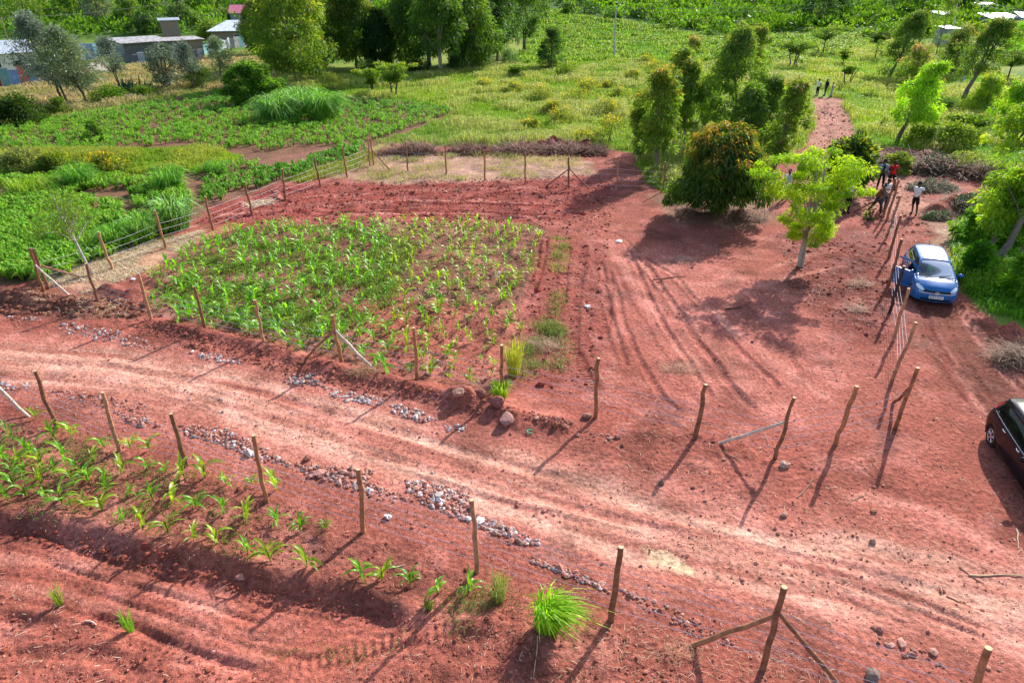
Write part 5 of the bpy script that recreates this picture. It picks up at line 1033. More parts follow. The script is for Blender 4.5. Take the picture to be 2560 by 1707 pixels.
brush((1190, 350), 110, 326, 'brush heap with upturned earth right of the low one', 650, (.36, .28, .23), 1.3, .03)
brush((1290, 348), 110, 326, 'brush heap right of the two middle ones', 650, (.36, .28, .24), 1.3, .03)
brush((1360, 352), 76, 330, 'rightmost dark brush heap behind the back fence', 420, (.24, .15, .12), 1.2, .03)
brush((2060, 378), 100, 340, 'brown brush heap on the cleared bank behind the people, left part', 650, (.30, .22, .17), 1.3, .025)
brush((2150, 395), 130, 348, 'brown brush heap on the cleared bank, middle part with cut branches', 900, (.33, .25, .2), 1.5, .03, (.06, .13, .05))
brush((2235, 405), 110, 360, 'brown brush heap on the cleared bank, right part', 650, (.36, .27, .2), 1.3, .03)
brush((2140, 436), 120, 408, 'silvery cut leafy branches lying behind the white-shirted person', 520, (.30, .27, .2), .9, .014, (.16, .22, .13))
brush((2215, 485), 120, 446, 'heap of cut branches and leaves right of the white-shirted person', 800, (.28, .23, .18), 1.1, .016, (.10, .18, .06))
brush((2150, 502), 70, 482, 'small leafy cut branches by the feet of the white-shirted person', 300, (.28, .24, .18), .6, .012, (.12, .22, .06))
brush((1620, 500), 150, 478, 'dark heap of dry twigs under the mango tree', 650, (.22, .17, .13), .8, .014)
brush((1720, 505), 90, 486, 'smaller heap of dry twigs right under the mango tree', 360, (.24, .19, .15), .7, .014)
brush((2335, 830), 110, 775, 'grey dry grass heap at the right edge above the dark car', 800, (.38, .32, .25), .8, .012)
brush((838, 862), 70, 842, 'small straw-covered hummock by the braced fence post', 260, (.52, .38, .25), .4, .009)
brush((1555, 850), 76, 836, 'flattened dry grass tuft in the middle of the cleared plot', 200, (.55, .42, .3), .4, .008)
brush((1960, 712), 70, 698, 'dry root tangle lying beside the right fence', 150, (.46, .36, .28), .5, .01)
brush((1975, 655), 66, 640, 'dry root tangle nearer the feathery tree', 150, (.46, .36, .28), .5, .01)
brush((1570, 600), 64, 586, 'pale ashy twigs in the shade of the mango tree', 160, (.40, .36, .34), .5, .008)
brush((1560, 1500), 110, 1478, 'tangle of pale dry stalks by the foot of the near brace', 120, (.55, .4, .28), .2, .005)
brush((1250, 800), 84, 770, 'bleached dry weeds at the corner of the maize bed', 300, (.50, .42, .32), .5, .008)
def stick(p0, p1, r, label, c=(.15, .085, .06)):
    a = S(*p0); c_ = S(*p1); b = Buf(); n = 5; t = np.linspace(0, 1, n); X = np.outer(t, c_ - a); X[:, 2] += r; X[1:-1, :2] += rng.normal(0, .03, (3, 2))
    tube(b, X, r * np.linspace(1, .5, n), 6, c); tag(b.obj('fallen_stick', M_BARK, loc=tuple(a), smooth=True), label, 'stick')
for p0, p1, r, lb, c in (((1500, 645), (1575, 636), .03, 'long fallen branch across the middle of the cleared plot', (.13, .06, .045)), ((1665, 712), (1705, 706), .03, 'dark fallen stick left of the leafy shade', (.06, .035, .03)), ((2225, 1320), (2352, 1322), .018, 'long pale cane at the right edge of the road', (.62, .46, .28)), ((2205, 1300), (2260, 1340), .015, 'dark thin stick crossing the pale cane', (.2, .12, .08)),
                         ((2175, 1365), (2230, 1392), .015, 'brown straight stick below the pale cane', (.3, .18, .1)), ((1235, 1460), (1225, 1560), .012, 'pale dry stalk standing below the bright grass tuft', (.55, .36, .22)), ((1830, 1145), (1870, 1100), .015, 'thin curved twig near the fence corner', (.3, .2, .14)), ((1945, 1160), (1990, 1130), .015, 'small brown twig right of the corner post shadow', (.3, .2, .14)),
                         ((190, 1412), (216, 1422), .02, 'short pale stick on the near ruts', (.62, .45, .35)), ((895, 1305), (930, 1298), .016, 'short pale maize stalk in the near bed', (.62, .48, .36)), ((1650, 1035), (1700, 1060), .012, 'dark twig under the braced fence post', (.2, .13, .1)), ((2335, 1215), (2338, 1260), .014, 'pale split stick behind the dark car', (.6, .48, .34)), ((505, 860), (540, 845), .014, 'pale stalk on the upper road edge', (.6, .45, .3))):
    stick(p0, p1, r, lb, c)
# bits of litter
M_PAPER = mat_plain('white_plastic', (.8, .8, .8), .5, noise=.1); M_GREEN = mat_plain('green_plastic', (.02, .45, .2), .4, noise=.1)
def scrap(base, r, label, m):
    s = S(*base); b = Buf(); n = 9; a = np.linspace(0, 6.28, n, endpoint=False); q = r * rng.uniform(.6, 1.1, n)
    top = np.column_stack([q * np.cos(a), q * np.sin(a), rng.uniform(.02, .09, n)]); b.add(np.vstack([top, [[0, 0, .1]], top * [1, 1, 0] + [0, 0, .005]]), [(i, (i + 1) % n, n) for i in range(n)]); b.add(np.vstack([top, top * [.8, .8, 0] + [0, 0, .003]]), [(i, i + n, (i + 1) % n + n, (i + 1) % n) for i in range(n)])
    tag(b.obj('litter_scrap', m, loc=tuple(s)), label, 'litter')
scrap((1349, 706), .14, 'crumpled white bag between the tyre tracks', M_PAPER); scrap((1423, 556), .18, 'white paper scraps in the shade at the tree shadow edge', M_PAPER); scrap((888, 1250), .10, 'white scrap at the foot of a post in the near fence', M_PAPER) if False else None
scrap((892, 1188), .10, 'small white scrap in the rubble beside a near fence post', M_PAPER); scrap((306, 643), .12, 'pale blue-white scrap on the straw', M_PAPER)
b = Buf(); a = np.linspace(.6, 5.6, 12); tube(b, np.column_stack([.08 * np.cos(a), .08 * np.sin(a), np.full(12, .02)]), .018, 6); tag(b.obj('plastic_ring', M_GREEN, loc=tuple(S(1217, 995)), smooth=True), 'green plastic ring lying on the road edge below the boulders', 'litter')
# ------------------------------------------------------------ the two small hatchback cars
def paint_mat(name, c, rough=.28, coat=.6, spec=.25):
    m = mat_plain(name, c, rough, 0.0, spec, noise=.12, nscale=2.5, coat=coat); return m
CS = .92
M_BLUE = paint_mat('blue_paint', (.008, .12, .36)); M_GREY = paint_mat('dark_plum_paint', (.006, .006, .010), .3, .25, .1)
M_GLASS = mat_plain('dark_glass', (.006, .007, .008), .04, 0, .2)
M_BLK = mat_plain('black_trim', (.012, .012, .013), .5); M_TYRE = mat_plain('tyre_rubber', (.018, .017, .017), .85, noise=.3, bump=.2)
M_RIM = mat_plain('alloy', (.62, .62, .64), .28, .9); M_CHR = mat_plain('chrome', (.8, .8, .82), .25, .45); M_LAMP = mat_plain('headlamp', (.86, .87, .9), .15, 0, .6, coat=1.0)
M_RED = mat_plain('tail_lamp', (.55, .01, .03), .15, 0, .6, coat=1.0); M_PLATE = mat_plain('plate_white', (.78, .78, .76), .5, noise=.05); M_SEAT = mat_plain('seat_cloth', (.11, .11, .12), .85, noise=.2, nscale=30)
M_HIVIS = mat_plain('green_cloth', (.06, .62, .10), .7, noise=.1); M_STICK = mat_plain('sticker', (.75, .8, .8), .5, noise=.1)
m, t, p = mat_new('windscreen_glass')                          # clear glass: light passes, sky reflects
tb_ = t.nodes.new('ShaderNodeBsdfTransparent'); gl = t.nodes.new('ShaderNodeBsdfGlossy'); fr = t.nodes.new('ShaderNodeFresnel'); mx = t.nodes.new('ShaderNodeMixShader'); ad = t.nodes.new('ShaderNodeMath'); ad.operation = 'ADD'; ad.inputs[1].default_value = .0
tb_.inputs[0].default_value = (.80, .86, .86, 1); gl.inputs['Roughness'].default_value = .03; fr.inputs[0].default_value = 1.42
t.links.new(fr.outputs[0], ad.inputs[0]); t.links.new(ad.outputs[0], mx.inputs[0]); t.links.new(tb_.outputs[0], mx.inputs[1]); t.links.new(gl.outputs[0], mx.inputs[2]); t.links.new(mx.outputs[0], t.nodes['Material Output'].inputs[0])
M_CLEAR = m
# control net of the right half of the body: columns run rear -> front, rows run sill -> roof centre
NET = [
 [(-2.03, 0, .30), (-2.03, 0, .32), (-2.05, 0, .42), (-2.06, 0, .66), (-2.00, 0, .99), (-1.84, 0, 1.36), (-1.80, 0, 1.42), (-1.79, 0, 1.44), (-1.78, 0, 1.45)],
 [(-2.00, 0, .28), (-2.00, .50, .30), (-2.02, .58, .42), (-2.03, .60, .66), (-1.98, .56, .99), (-1.82, .47, 1.35), (-1.78, .41, 1.42), (-1.77, .22, 1.445), (-1.76, 0, 1.455)],
 [(-1.86, 0, .24), (-1.86, .70, .24), (-1.90, .78, .40), (-1.90, .80, .66), (-1.86, .735, .99), (-1.70, .615, 1.36), (-1.62, .54, 1.44), (-1.60, .29, 1.475), (-1.58, 0, 1.485)],
 [(-1.45, 0, .20), (-1.45, .73, .20), (-1.45, .805, .32), (-1.45, .838, .64), (-1.42, .80, .985), (-1.35, .672, 1.385), (-1.35, .585, 1.475), (-1.35, .30, 1.51), (-1.35, 0, 1.518)],
 [(-.92, 0, .20), (-.92, .74, .20), (-.92, .815, .32), (-.92, .842, .63), (-.92, .815, .965), (-.92, .685, 1.40), (-.92, .592, 1.492), (-.92, .30, 1.525), (-.92, 0, 1.532)],
 [(-.18, 0, .20), (-.18, .74, .20), (-.18, .815, .32), (-.18, .845, .62), (-.18, .82, .945), (-.18, .69, 1.395), (-.18, .595, 1.485), (-.18, .30, 1.52), (-.18, 0, 1.527)],
 [(.72, 0, .20), (.72, .74, .20), (.72, .815, .32), (.72, .84, .60), (.74, .81, .915), (.46, .672, 1.345), (.40, .585, 1.432), (.40, .30, 1.468), (.40, 0, 1.476)],
 [(1.02, 0, .20), (1.02, .73, .20), (1.02, .81, .32), (1.02, .838, .60), (1.03, .80, .895), (1.05, .725, .945), (1.10, .645, .972), (1.19, .34, 1.008), (1.22, 0, 1.018)],
 [(1.50, 0, .20), (1.50, .72, .20), (1.50, .79, .33), (1.50, .825, .60), (1.48, .775, .80), (1.48, .70, .862), (1.49, .60, .89), (1.52, .33, .922), (1.54, 0, .932)],
 [(1.84, 0, .21), (1.82, .64, .21), (1.84, .72, .34), (1.85, .74, .56), (1.80, .70, .70), (1.78, .62, .765), (1.79, .52, .79), (1.84, .28, .815), (1.86, 0, .822)],
 [(1.96, 0, .22), (1.94, .46, .22), (1.98, .54, .34), (2.00, .54, .50), (1.97, .50, .635), (1.95, .44, .69), (1.945, .36, .715), (1.965, .20, .73), (1.975, 0, .735)],
 [(2.02, 0, .23), (2.01, 0, .225), (2.04, 0, .34), (2.06, 0, .50), (2.045, 0, .625), (2.02, 0, .685), (2.00, 0, .715), (1.995, 0, .728), (1.99, 0, .733)]]
NET = np.array(NET, float); SUB = 7
up_ = np.clip((NET[..., 2] - .93) / .5, 0, 1); NET[..., 1] *= 1 - .13 * up_; NET[..., 2] -= .06 * up_
def cr_spline(P, ph0, ph1):
    E = np.concatenate([ph0[None], P, ph1[None]]); out = []
    for i in range(1, len(E) - 2):
        for k in range(SUB):
            t = k / SUB
            out.append(.5 * (2 * E[i] + (E[i + 1] - E[i - 1]) * t + (2 * E[i - 1] - 5 * E[i] + 4 * E[i + 1] - E[i + 2]) * t * t + (3 * E[i] - E[i - 1] - 3 * E[i + 1] + E[i + 2]) * t ** 3))
    out.append(E[-2]); return np.array(out)
fl = np.array([1, -1, 1.])
A = np.stack([cr_spline(NET[i], NET[i][1] * fl, NET[i][-2] * fl) for i in range(len(NET))])
SURF = cr_spline(A, A[1] * fl, A[-2] * fl)                      # (nu, nv, 3)
nu, nv = SURF.shape[:2]
def cells():
    for u in range(nu - 1):
        for v in range(nv - 1): yield u, v, u / SUB, v / SUB
WHEELX = (-1.36, 1.24)
def cls(u, v):
    i, j = int(u), int(v); fu, fv = u - i, v - j
    if j in (6, 7) and i == 6 and .04 < fu and fu < .93: return 'windscreen'
    if j in (6, 7) and (i == 6 and fu >= .93 or i == 7 and fu < .13): return 'cowl'
    if j == 5 and i == 6 and fv > .55 and .12 < fu < .9: return 'windscreen'
    if j == 4 and i in (0, 1) and .1 < fv < .85: return 'rear_window'
    if j == 4 and i == 2 and fv > .1 and fv < .85 and fu > .55: return 'side_window'
    if j == 4 and i in (3, 4, 5) and .06 < fv < .86: return 'side_window'
    if j == 4 and i == 6 and fv < .86 * (1 - .55 * fu) and fv > .06 and fu < .8: return 'side_window'
    if i == 8 and j == 4 and fu > .45: return 'headlight'
    if i == 9 and j == 4: return 'headlight'
    if i == 9 and j == 5 and fu < .75 and fv < .6: return 'headlight'
    if i == 8 and j == 5 and fv < .35 and fu > .6: return 'headlight'
    if i == 10 and j == 4: return 'grille'
    if i == 10 and j == 3 and fv > .72: return 'grille'
    if i == 10 and j == 1 and .3 < fv: return 'intake'
    if i == 1 and j == 4 and fu > .3: return 'tail'
    if i == 2 and j == 4 and fu < .28 and fv < .75: return 'tail'
    if i == 1 and j == 3 and fv > .62 and fu > .4: return 'tail'
    return 'body'
def car(name, label, paint, rear, front, open_door, plate, extra):
    rear = np.array(rear); front = np.array(front); d = front - rear; ang = math.atan2(d[1], d[0])
    mid = (rear + front) / 2
    o = thing(name, label, 'car', (mid[0], mid[1], float(np.mean([zg(*rear[:2]), zg(*front[:2])])) - .02), ang); o.scale = (CS, CS, CS)
    groups = {}
    for u, v, fu, fv in cells():
        q = SURF[u:u + 2, v:v + 2].mean((0, 1)); c = cls(fu + .5 / SUB, fv + .5 / SUB)
        if c in ('body',) and q[2] < .62 and abs(q[1]) > .45 and any((q[0] - wx) ** 2 + (q[2] - .30) ** 2 < .335 ** 2 for wx in WHEELX): continue
        for sgn in (1, -1):                                     # sgn -1 = the car's right (y negative)
            cc = c
            if c == 'side_window': cc = 'side_window_r' if sgn < 0 else 'side_window_l'
            if c == 'tail': cc = 'tail_r' if sgn < 0 else 'tail_l'
            if c == 'headlight': cc = 'headlight_r' if sgn < 0 else 'headlight_l'
            i, j = int(fu), int(fv)
            indoor = (i == 5 and fu - 5 > .1 or i == 6 and fu - 6 < .75) and 1 < fv < 4.9
            if open_door and sgn < 0 and indoor and c in ('body', 'side_window'): cc = 'door' if c == 'body' else 'door_window'
            groups.setdefault(cc, []).append((u, v, sgn))
    def patch(key, pname, mat, parent, off=0.0, thick=0, shift=None):
        fs = groups.get(key)
        if not fs: return None
        b = Buf(); idx = {}; V = []; F = []
        for u, v, s in fs:
            f = []
            for (a, c) in ((u, v), (u + 1, v), (u + 1, v + 1), (u, v + 1)):
                k = (a, c, s if SURF[a, c, 1] > 1e-6 else 0)
                if k not in idx: idx[k] = len(V); V.append(SURF[a, c] * [1, s, 1])
                f.append(idx[k])
            if len(set(f)) < 3: continue
            F.append(f if s > 0 else f[::-1])
        V = np.array(V) - (0 if shift is None else np.array(shift))
        F4 = [f for f in F if len(set(f)) == 4]; F3 = [list(dict.fromkeys(f)) for f in F if len(set(f)) == 3]
        if F4: b.add(V, F4)
        if F3:
            if F4: b.f.append(np.array(F3)); b.m.append(np.zeros(len(F3), int))
            else: b.add(V, F3)
        ob = b.obj(pname, mat, parent, smooth=True)
        if thick:
            md = ob.modifiers.new('solid', 'SOLIDIFY'); md.thickness = thick; md.offset = 0
        return ob
    body = patch('body', 'body', paint, o, thick=.014)
    patch('windscreen', 'windscreen', M_CLEAR, o); patch('rear_window', 'rear_window', M_GLASS, o)
    patch('side_window_r', 'side_window', M_CLEAR if open_door else M_GLASS, o); patch('side_window_l', 'side_window', M_GLASS, o)
    patch('headlight_r', 'headlight', M_LAMP, o); patch('headlight_l', 'headlight', M_LAMP, o); patch('tail_r', 'taillight', M_RED, o); patch('tail_l', 'taillight', M_RED, o)
    gr = patch('grille', 'grille', M_BLK, o, thick=.02); patch('intake', 'air_intake', M_BLK, o); patch('cowl', 'cowl_panel', M_BLK, o)
    # strip of chrome under the grille, maker's ring badge
    rowv = int(3.7 * SUB); q = [SURF[u, rowv] for u in range(int(9.6 * SUB), nu)]; b = Buf(); P = np.array([x * [1, -1, 1] for x in q] + q[::-1][1:]) + [.014, 0, 0]; tube(b, P, .016, 6)
    P2 = [SURF[int(9.6 * SUB), int(k * SUB)] for k in (3.7, 4, 4.5, 5)]
    for s in (1, -1): tube(b, np.array(P2) * [1, s, 1] + [.01, 0, .005], .013, 6)
    b.obj('chrome_strip', M_CHR, o, smooth=True)
    b = Buf(); a = np.linspace(0, 2 * np.pi, 25); tube(b, np.column_stack([np.full(25, 2.075), .062 * np.cos(a), .60 + .062 * np.sin(a)]), .011, 6, cap=False); box(b, 2.066, 2.088, -.085, .085, .586, .614); b.obj('badge', M_CHR, o, smooth=False)
    # number plate
    def plate_at(x, z, flip):
        b = Buf(); box(b, -.008, .008, -.26, .26, -.06, .06); pl = b.obj('number_plate', M_PLATE, o); pl.location = (x, 0, z); pl.rotation_euler = (0, math.radians(-8 if not flip else 8), 0)
        cu = bpy.data.curves.new('plate_text', 'FONT'); cu.body = plate; cu.size = .115; cu.align_x = 'CENTER'; cu.align_y = 'CENTER'; cu.extrude = .002
        tx = bpy.data.objects.new('lettering', cu); me = None
        COL.objects.link(tx); bpy.context.view_layer.update()
        me = bpy.data.meshes.new_from_object(tx.evaluated_get(bpy.context.evaluated_depsgraph_get())); bpy.data.objects.remove(tx)
        tm = bpy.data.objects.new('lettering', me); COL.objects.link(tm); me.materials.clear(); me.materials.append(M_BLK); tm.parent = pl
        tm.matrix_local = Matrix(((0, 0, 1, .0105), (1, 0, 0, 0), (0, 1, 0, 0), (0, 0, 0, 1))) if not flip else Matrix(((0, 0, -1, -.0105), (-1, 0, 0, 0), (0, 1, 0, 0), (0, 0, 0, 1)))
        tm.scale = (.86, 1.0, 1)
    if plate: plate_at(2.075, .435, False)
    # inside: floor pan, seats, dash, wheel
    b = Buf(); box(b, -1.6, 1.0, -.70, .70, .22, .42); box(b, 1.0, 1.75, -.48, .48, .26, .66); box(b, -1.95, -1.6, -.45, .45, .3, .62); b.obj('floor_pan', M_BLK, o)
    b = Buf(); box(b, .86, 1.16, -.68, .68, .70, .90); b.obj('dashboard', M_BLK, o)
    for y in (-.36, .36):
        b = Buf(); box(b, -.35, .22, y - .25, y + .25, .42, .62); box(b, -.52, -.36, y - .24, y + .24, .55, 1.12, M=None); box(b, -.53, -.42, y - .12, y + .12, 1.13, 1.30); b.obj('seat', M_SEAT, o)
    b = Buf(); box(b, -1.35, -.95, -.62, .62, .42, .60); box(b, -1.45, -1.32, -.60, .60, .55, 1.05); b.obj('rear_seat', M_SEAT, o)
    b = Buf(); a = np.linspace(0, 2 * np.pi, 21); tube(b, np.column_stack([.66 + .07 * np.sin(a), -.36 + .18 * np.cos(a), .93 + .165 * np.sin(a)]), .016, 6, cap=False); tube(b, np.array([[.9, -.36, .85], [.66, -.36, .93]]), .03, 6); b.obj('steering_wheel', M_BLK, o, smooth=True)
    # wheels
    for wx in WHEELX:
        for s in (1, -1):
            y = s * .735; b = Buf(); a = np.linspace(0, 2 * np.pi, 29); prof = [(.195, -.085), (.275, -.095), (.297, -.07), (.30, 0), (.297, .07), (.275, .095), (.195, .085)]
            V = np.array([(r * math.cos(t_), z_, r * math.sin(t_)) for t_ in a[:-1] for r, z_ in prof]); n7 = 7; F = [(i * n7 + k, i * n7 + k + 1, ((i + 1) % 28) * n7 + k + 1, ((i + 1) % 28) * n7 + k) for i in range(28) for k in range(6)]
            b.add(V, F); wo = bpy.data.objects.new('wheel', None); wo.empty_display_size = .1; COL.objects.link(wo); wo.parent = o; wo.location = (wx, y, .30); b.obj('tyre', M_TYRE, wo, smooth=True)
            b = Buf(); y0 = s * .062
            for k in range(5):
                for dk in (-.16, .16):
                    t_ = k * 2 * math.pi / 5 + .3; tube(b, np.array([[.04 * math.cos(t_), y0 + s * .015, .04 * math.sin(t_)], [.19 * math.cos(t_ + dk), y0 + s * .008, .19 * math.sin(t_ + dk)]]), [.02, .017], 5)
            tube(b, np.column_stack([.193 * np.cos(a), np.full(29, s * .075), .193 * np.sin(a)]), .015, 6, cap=False); tube(b, np.array([[0, y0 - s * .03, 0], [0, y0 + s * .025, 0]]), .045, 10); b.obj('rim', M_RIM, wo, smooth=True)
            b = Buf(); tube(b, np.array([[0, -.05 * s, 0], [0, .01 * s, 0]]), .19, 20); b.obj('brake_disc', M_BLK, wo)
            # arch lip and dark liner
            b = Buf(); aa = np.linspace(-.25, math.pi + .25, 17); ysurf = .80 if wx < 0 else .795
            tube(b, np.column_stack([wx + .352 * np.cos(aa), np.full(17, s * ysurf), .30 + .352 * np.sin(aa)]), .036, 8); b.obj('wheel_arch', paint, o, smooth=True)
            b = Buf(); Q = np.array([(wx + .36 * math.cos(t_), s * yy, .30 + .36 * math.sin(t_)) for yy in (.50, .80) for t_ in aa]); b.add(Q, [(k, k + 1, k + 18, k + 17) for k in range(16)]); b.add(np.array([(wx + .36 * math.cos(t_), s * .50, .30 + .36 * math.sin(t_)) for t_ in aa]), [list(range(17))]); b.obj('wheel_well', M_BLK, o)
    # mirrors
    def mirror(parent, s, off=(0, 0, 0)):
        b = Buf(); bm = bmesh.new(); bmesh.ops.create_uvsphere(bm, u_segments=14, v_segments=8, radius=1); V = np.array([v.co[:] for v in bm.verts]); F = [[v.index for v in f.verts] for f in bm.faces]; bm.free()
        V = V * [.075, .125, .075]; V[:, 0] = np.maximum(V[:, 0], -.03)
        V = V + np.array([.72, s * .95, .99]) - off
        for f in F: pass
        F4 = [f for f in F if len(f) == 4]; F3 = [f for f in F if len(f) == 3]; b.add(V, F4); b.f.append(np.array(F3)); b.m.append(np.zeros(len(F3), int))
        b.obj('mirror', paint, parent, smooth=True); b = Buf(); tube(b, np.array([[.72, s * .79, .93], [.72, s * .87, .96]]) - off, .03, 6); b.obj('mirror_stalk', M_BLK, parent)
    mirror(o, 1)
    if not open_door: mirror(o, -1)
    # handles, sill strip, wipers, aerial, shut lines
    for s in (1, -1):
        for hx in (-.78, .12):
            if open_door and s < 0 and hx > 0: continue
            b = Buf(); tube(b, np.array([[hx - .09, s * .838, .86], [hx, s * .862, .865], [hx + .09, s * .838, .86]]), .016, 6); b.obj('door_handle', M_CHR if not open_door else paint, o, smooth=True)
        b = Buf(); tube(b, np.array([[-.98, s * .79, .235], [.86, s * .79, .235]]), .014, 6); b.obj('sill_strip', M_CHR if not open_door else M_BLK, o)
        b = Buf(); tube(b, np.array([SURF[int(k * SUB), 4 * SUB] * [1, s, 1] + [0, s * .006, .004] for k in (2.6, 3, 4, 5)] + ([] if open_door and s < 0 else [SURF[int(k * SUB), 4 * SUB] * [1, s, 1] + [0, s * .006, .004] for k in (6, 6.8)])), .006, 5); b.obj('window_strip', M_CHR if not open_door else M_BLK, o)
        for k in (5.0, 3.75) + (() if open_door and s < 0 else (6.75,)):
            b = Buf(); P = np.array([SURF[int(k * SUB), j] * [1, s, 1] + [0, s * .003, 0] for j in range(int(1.2 * SUB), int(4 * SUB) + 1)]); tube(b, P, .005, 4); b.obj('shut_line', M_BLK, o)
    b = Buf(); P = np.array([SURF[int(7.25 * SUB), j] * [1, s, 1] + [0, 0, .003] for s, rng_ in ((-1, range(int(5 * SUB), nv)), (1, range(nv - 1, int(5 * SUB) - 1, -1))) for j in rng_]); tube(b, P, .006, 4); b.obj('bonnet_gap', M_BLK, o)
    for y0, y1 in ((-.45, .12), (.10, .55)):
        b = Buf(); tube(b, np.array([[1.20, y0, 1.03], [1.14, (y0 + y1) / 2, 1.052], [1.08, y1, 1.065]]), .011, 5); b.obj('wiper', M_BLK, o)
    b = Buf(); tube(b, np.array([[-1.50, 0, 1.49], [-1.62, 0, 1.60]]), [.018, .006], 6); b.obj('aerial', M_BLK, o)
    b = Buf(); tube(b, np.array([SURF[int(6.05 * SUB), j] * [1, s, 1] + [0, 0, .002] for s, rr_ in ((-1, range(6 * SUB, nv)), (1, range(nv - 1, 6 * SUB - 1, -1))) for j in rr_]), .007, 4); b.obj('screen_seal', M_BLK, o)
    if open_door:
        h = np.array([.66, -.80, 0.0]); dr = bpy.data.objects.new('door', None); COL.objects.link(dr); dr.parent = o; dr.location = tuple(h); dr.rotation_euler = (0, 0, math.radians(52))
        patch('door', 'door_panel', paint, dr, thick=.035, shift=h)
        # slim window frame, trim, mirror on the door
        b = Buf(); P = [SURF[int(u * SUB), int(v * SUB)] * [1, -1, 1] for u, v in ((5.14, 4.0), (5.14, 4.86), (5.6, 4.86), (6, 4.86), (6.25, 4.7), (6.5, 4.45), (6.7, 4.1))]; tube(b, np.array(P) - h, .024, 6); b.obj('window_frame', M_BLUE, dr, smooth=True)
        b = Buf(); box(b, -.72, -.02, .045, .075, .35, .88); b.obj('door_trim', M_BLK, dr); b = Buf(); box(b, -.75, -.02, .0, .02, .915, .93); b.obj('window_strip', M_CHR, dr)
        mirror(dr, -1, tuple(h)); b = Buf(); tube(b, np.array([[.12, -.838, .86], [.2, -.862, .865], [.3, -.838, .86]]) - h - [.2, 0, 0], .016, 6); b.obj('door_handle', paint, dr, smooth=True)
        for y, z0, w_ in ((.02, .62, .10), (.36, .66, .12)):
            b = Buf(); box(b, -.34, -.30, y - w_, y + w_, z0, 1.06); box(b, -.30, -.2, y - w_, y + w_, .63, .66); vest = b.obj('green_vest', M_HIVIS, o)
        for u0, u1 in ((6.14, 6.29), (6.43, 6.57)):
            b = Buf(); q = np.array([SURF[int(round(u * SUB)), int(round(v * SUB))] for u, v in ((u0, 6.15), (u1, 6.15), (u1, 6.45), (u0, 6.45))]); q = np.array([q[0], q[0] + (q[1] - q[0]) * .9, q[0] + (q[1] - q[0]) * .9 + (q[3] - q[0]), q[3]]) + [.008, 0, .008]; b.add(np.vstack([q, q - [.004, 0, .004]]), [(0, 1, 2, 3), (7, 6, 5, 4), (0, 4, 5, 1), (1, 5, 6, 2), (2, 6, 7, 3), (3, 7, 4, 0)]); b.obj('sticker', M_STICK, o)
    return o
# roof heights help to fix the blue car: nose near the plate, tail below the roof's far edge
nose = D(*Fp(2341, 741), .43)[:2]; tail = D(*Fp(2334, 620), 1.47)[:2]; dv = (nose - tail) / np.linalg.norm(nose - tail)
print('blue car length from photo', np.linalg.norm(nose - tail))
car('blue_hatchback', 'bright blue hatchback with one front door open, facing the camera on the red track', M_BLUE, nose - dv * 4.12 * CS, nose, True, 'KDM 935A', 0)
rw = D(*Fp(2470.8, 1109), 0)[:2]; fw_ = D(*Fp(2558.9, 1247), 0)[:2]; dv = (fw_ - rw) / np.linalg.norm(fw_ - rw); print('dark car wheelbase', np.linalg.norm(fw_ - rw))
sidev = np.array([dv[1], -dv[0]])                               # the car's right
axm = rw - sidev * .80 * CS; cen = axm + dv * 1.36 * CS
car('dark_hatchback', 'dark plum-grey hatchback with sunlit roof cut off by the right edge', M_GREY, cen - dv * 2.05, cen + dv * 2.05, False, 'KDA 482C', 0) if False else car('dark_hatchback', 'dark plum-grey hatchback with sunlit roof cut off by the right edge', M_GREY, cen - dv * 2.05 * CS, cen + dv * 2.05 * CS, False, '', 0)
# ------------------------------------------------------------ people
M_SKIN = mat_plain('skin', (.075, .036, .022), .5, 0, .4, noise=.15); M_SKIN2 = mat_plain('skin_lighter', (.16, .075, .045), .5, 0, .4, noise=.12)
def cloth(name, c, n=.18): return mat_plain('cloth_' + name, c, .85, 0, .2, noise=n, nscale=14, bump=.15)
WHITE = cloth('white', (.78, .78, .80), .06); BLACK = cloth('black', (.014, .014, .016)); NAVY = cloth('navy', (.012, .02, .06)); JEANS = cloth('jeans', (.035, .075, .16)); DENIM = cloth('denim', (.30, .42, .56)); REDC = cloth('red', (.62, .012, .025)); BROWNC = cloth('brown', (.19, .085, .025))
GREYC = cloth('grey', (.05, .045, .045)); PINKC = cloth('pink', (.65, .03, .12)); LBLUE = cloth('light_blue', (.45, .55, .66)); VIS = cloth('vest', (.30, .62, .05)); HAIR = mat_plain('hair', (.008, .007, .007), .8, noise=.2, nscale=60, bump=.4); PALEC = cloth('pale_grey', (.45, .45, .48))
def skin_mesh(name, verts, edges, radii, mat, parent, root=0, sub=1):
    me = bpy.data.meshes.new(name); me.from_pydata([tuple(v) for v in verts], edges, []); me.materials.append(mat)
    o = bpy.data.objects.new(name, me); COL.objects.link(o); o.parent = parent
    md = o.modifiers.new('skin', 'SKIN'); md.use_smooth_shade = True; md.branch_smoothing = .3
    for i, r in enumerate(radii):
        sv = me.skin_vertices[0].data[i]; sv.radius = (r, r) if np.isscalar(r) else r; sv.use_root = (i == root)
    if sub: s = o.modifiers.new('sub', 'SUBSURF'); s.levels = sub; s.render_levels = sub
    return o
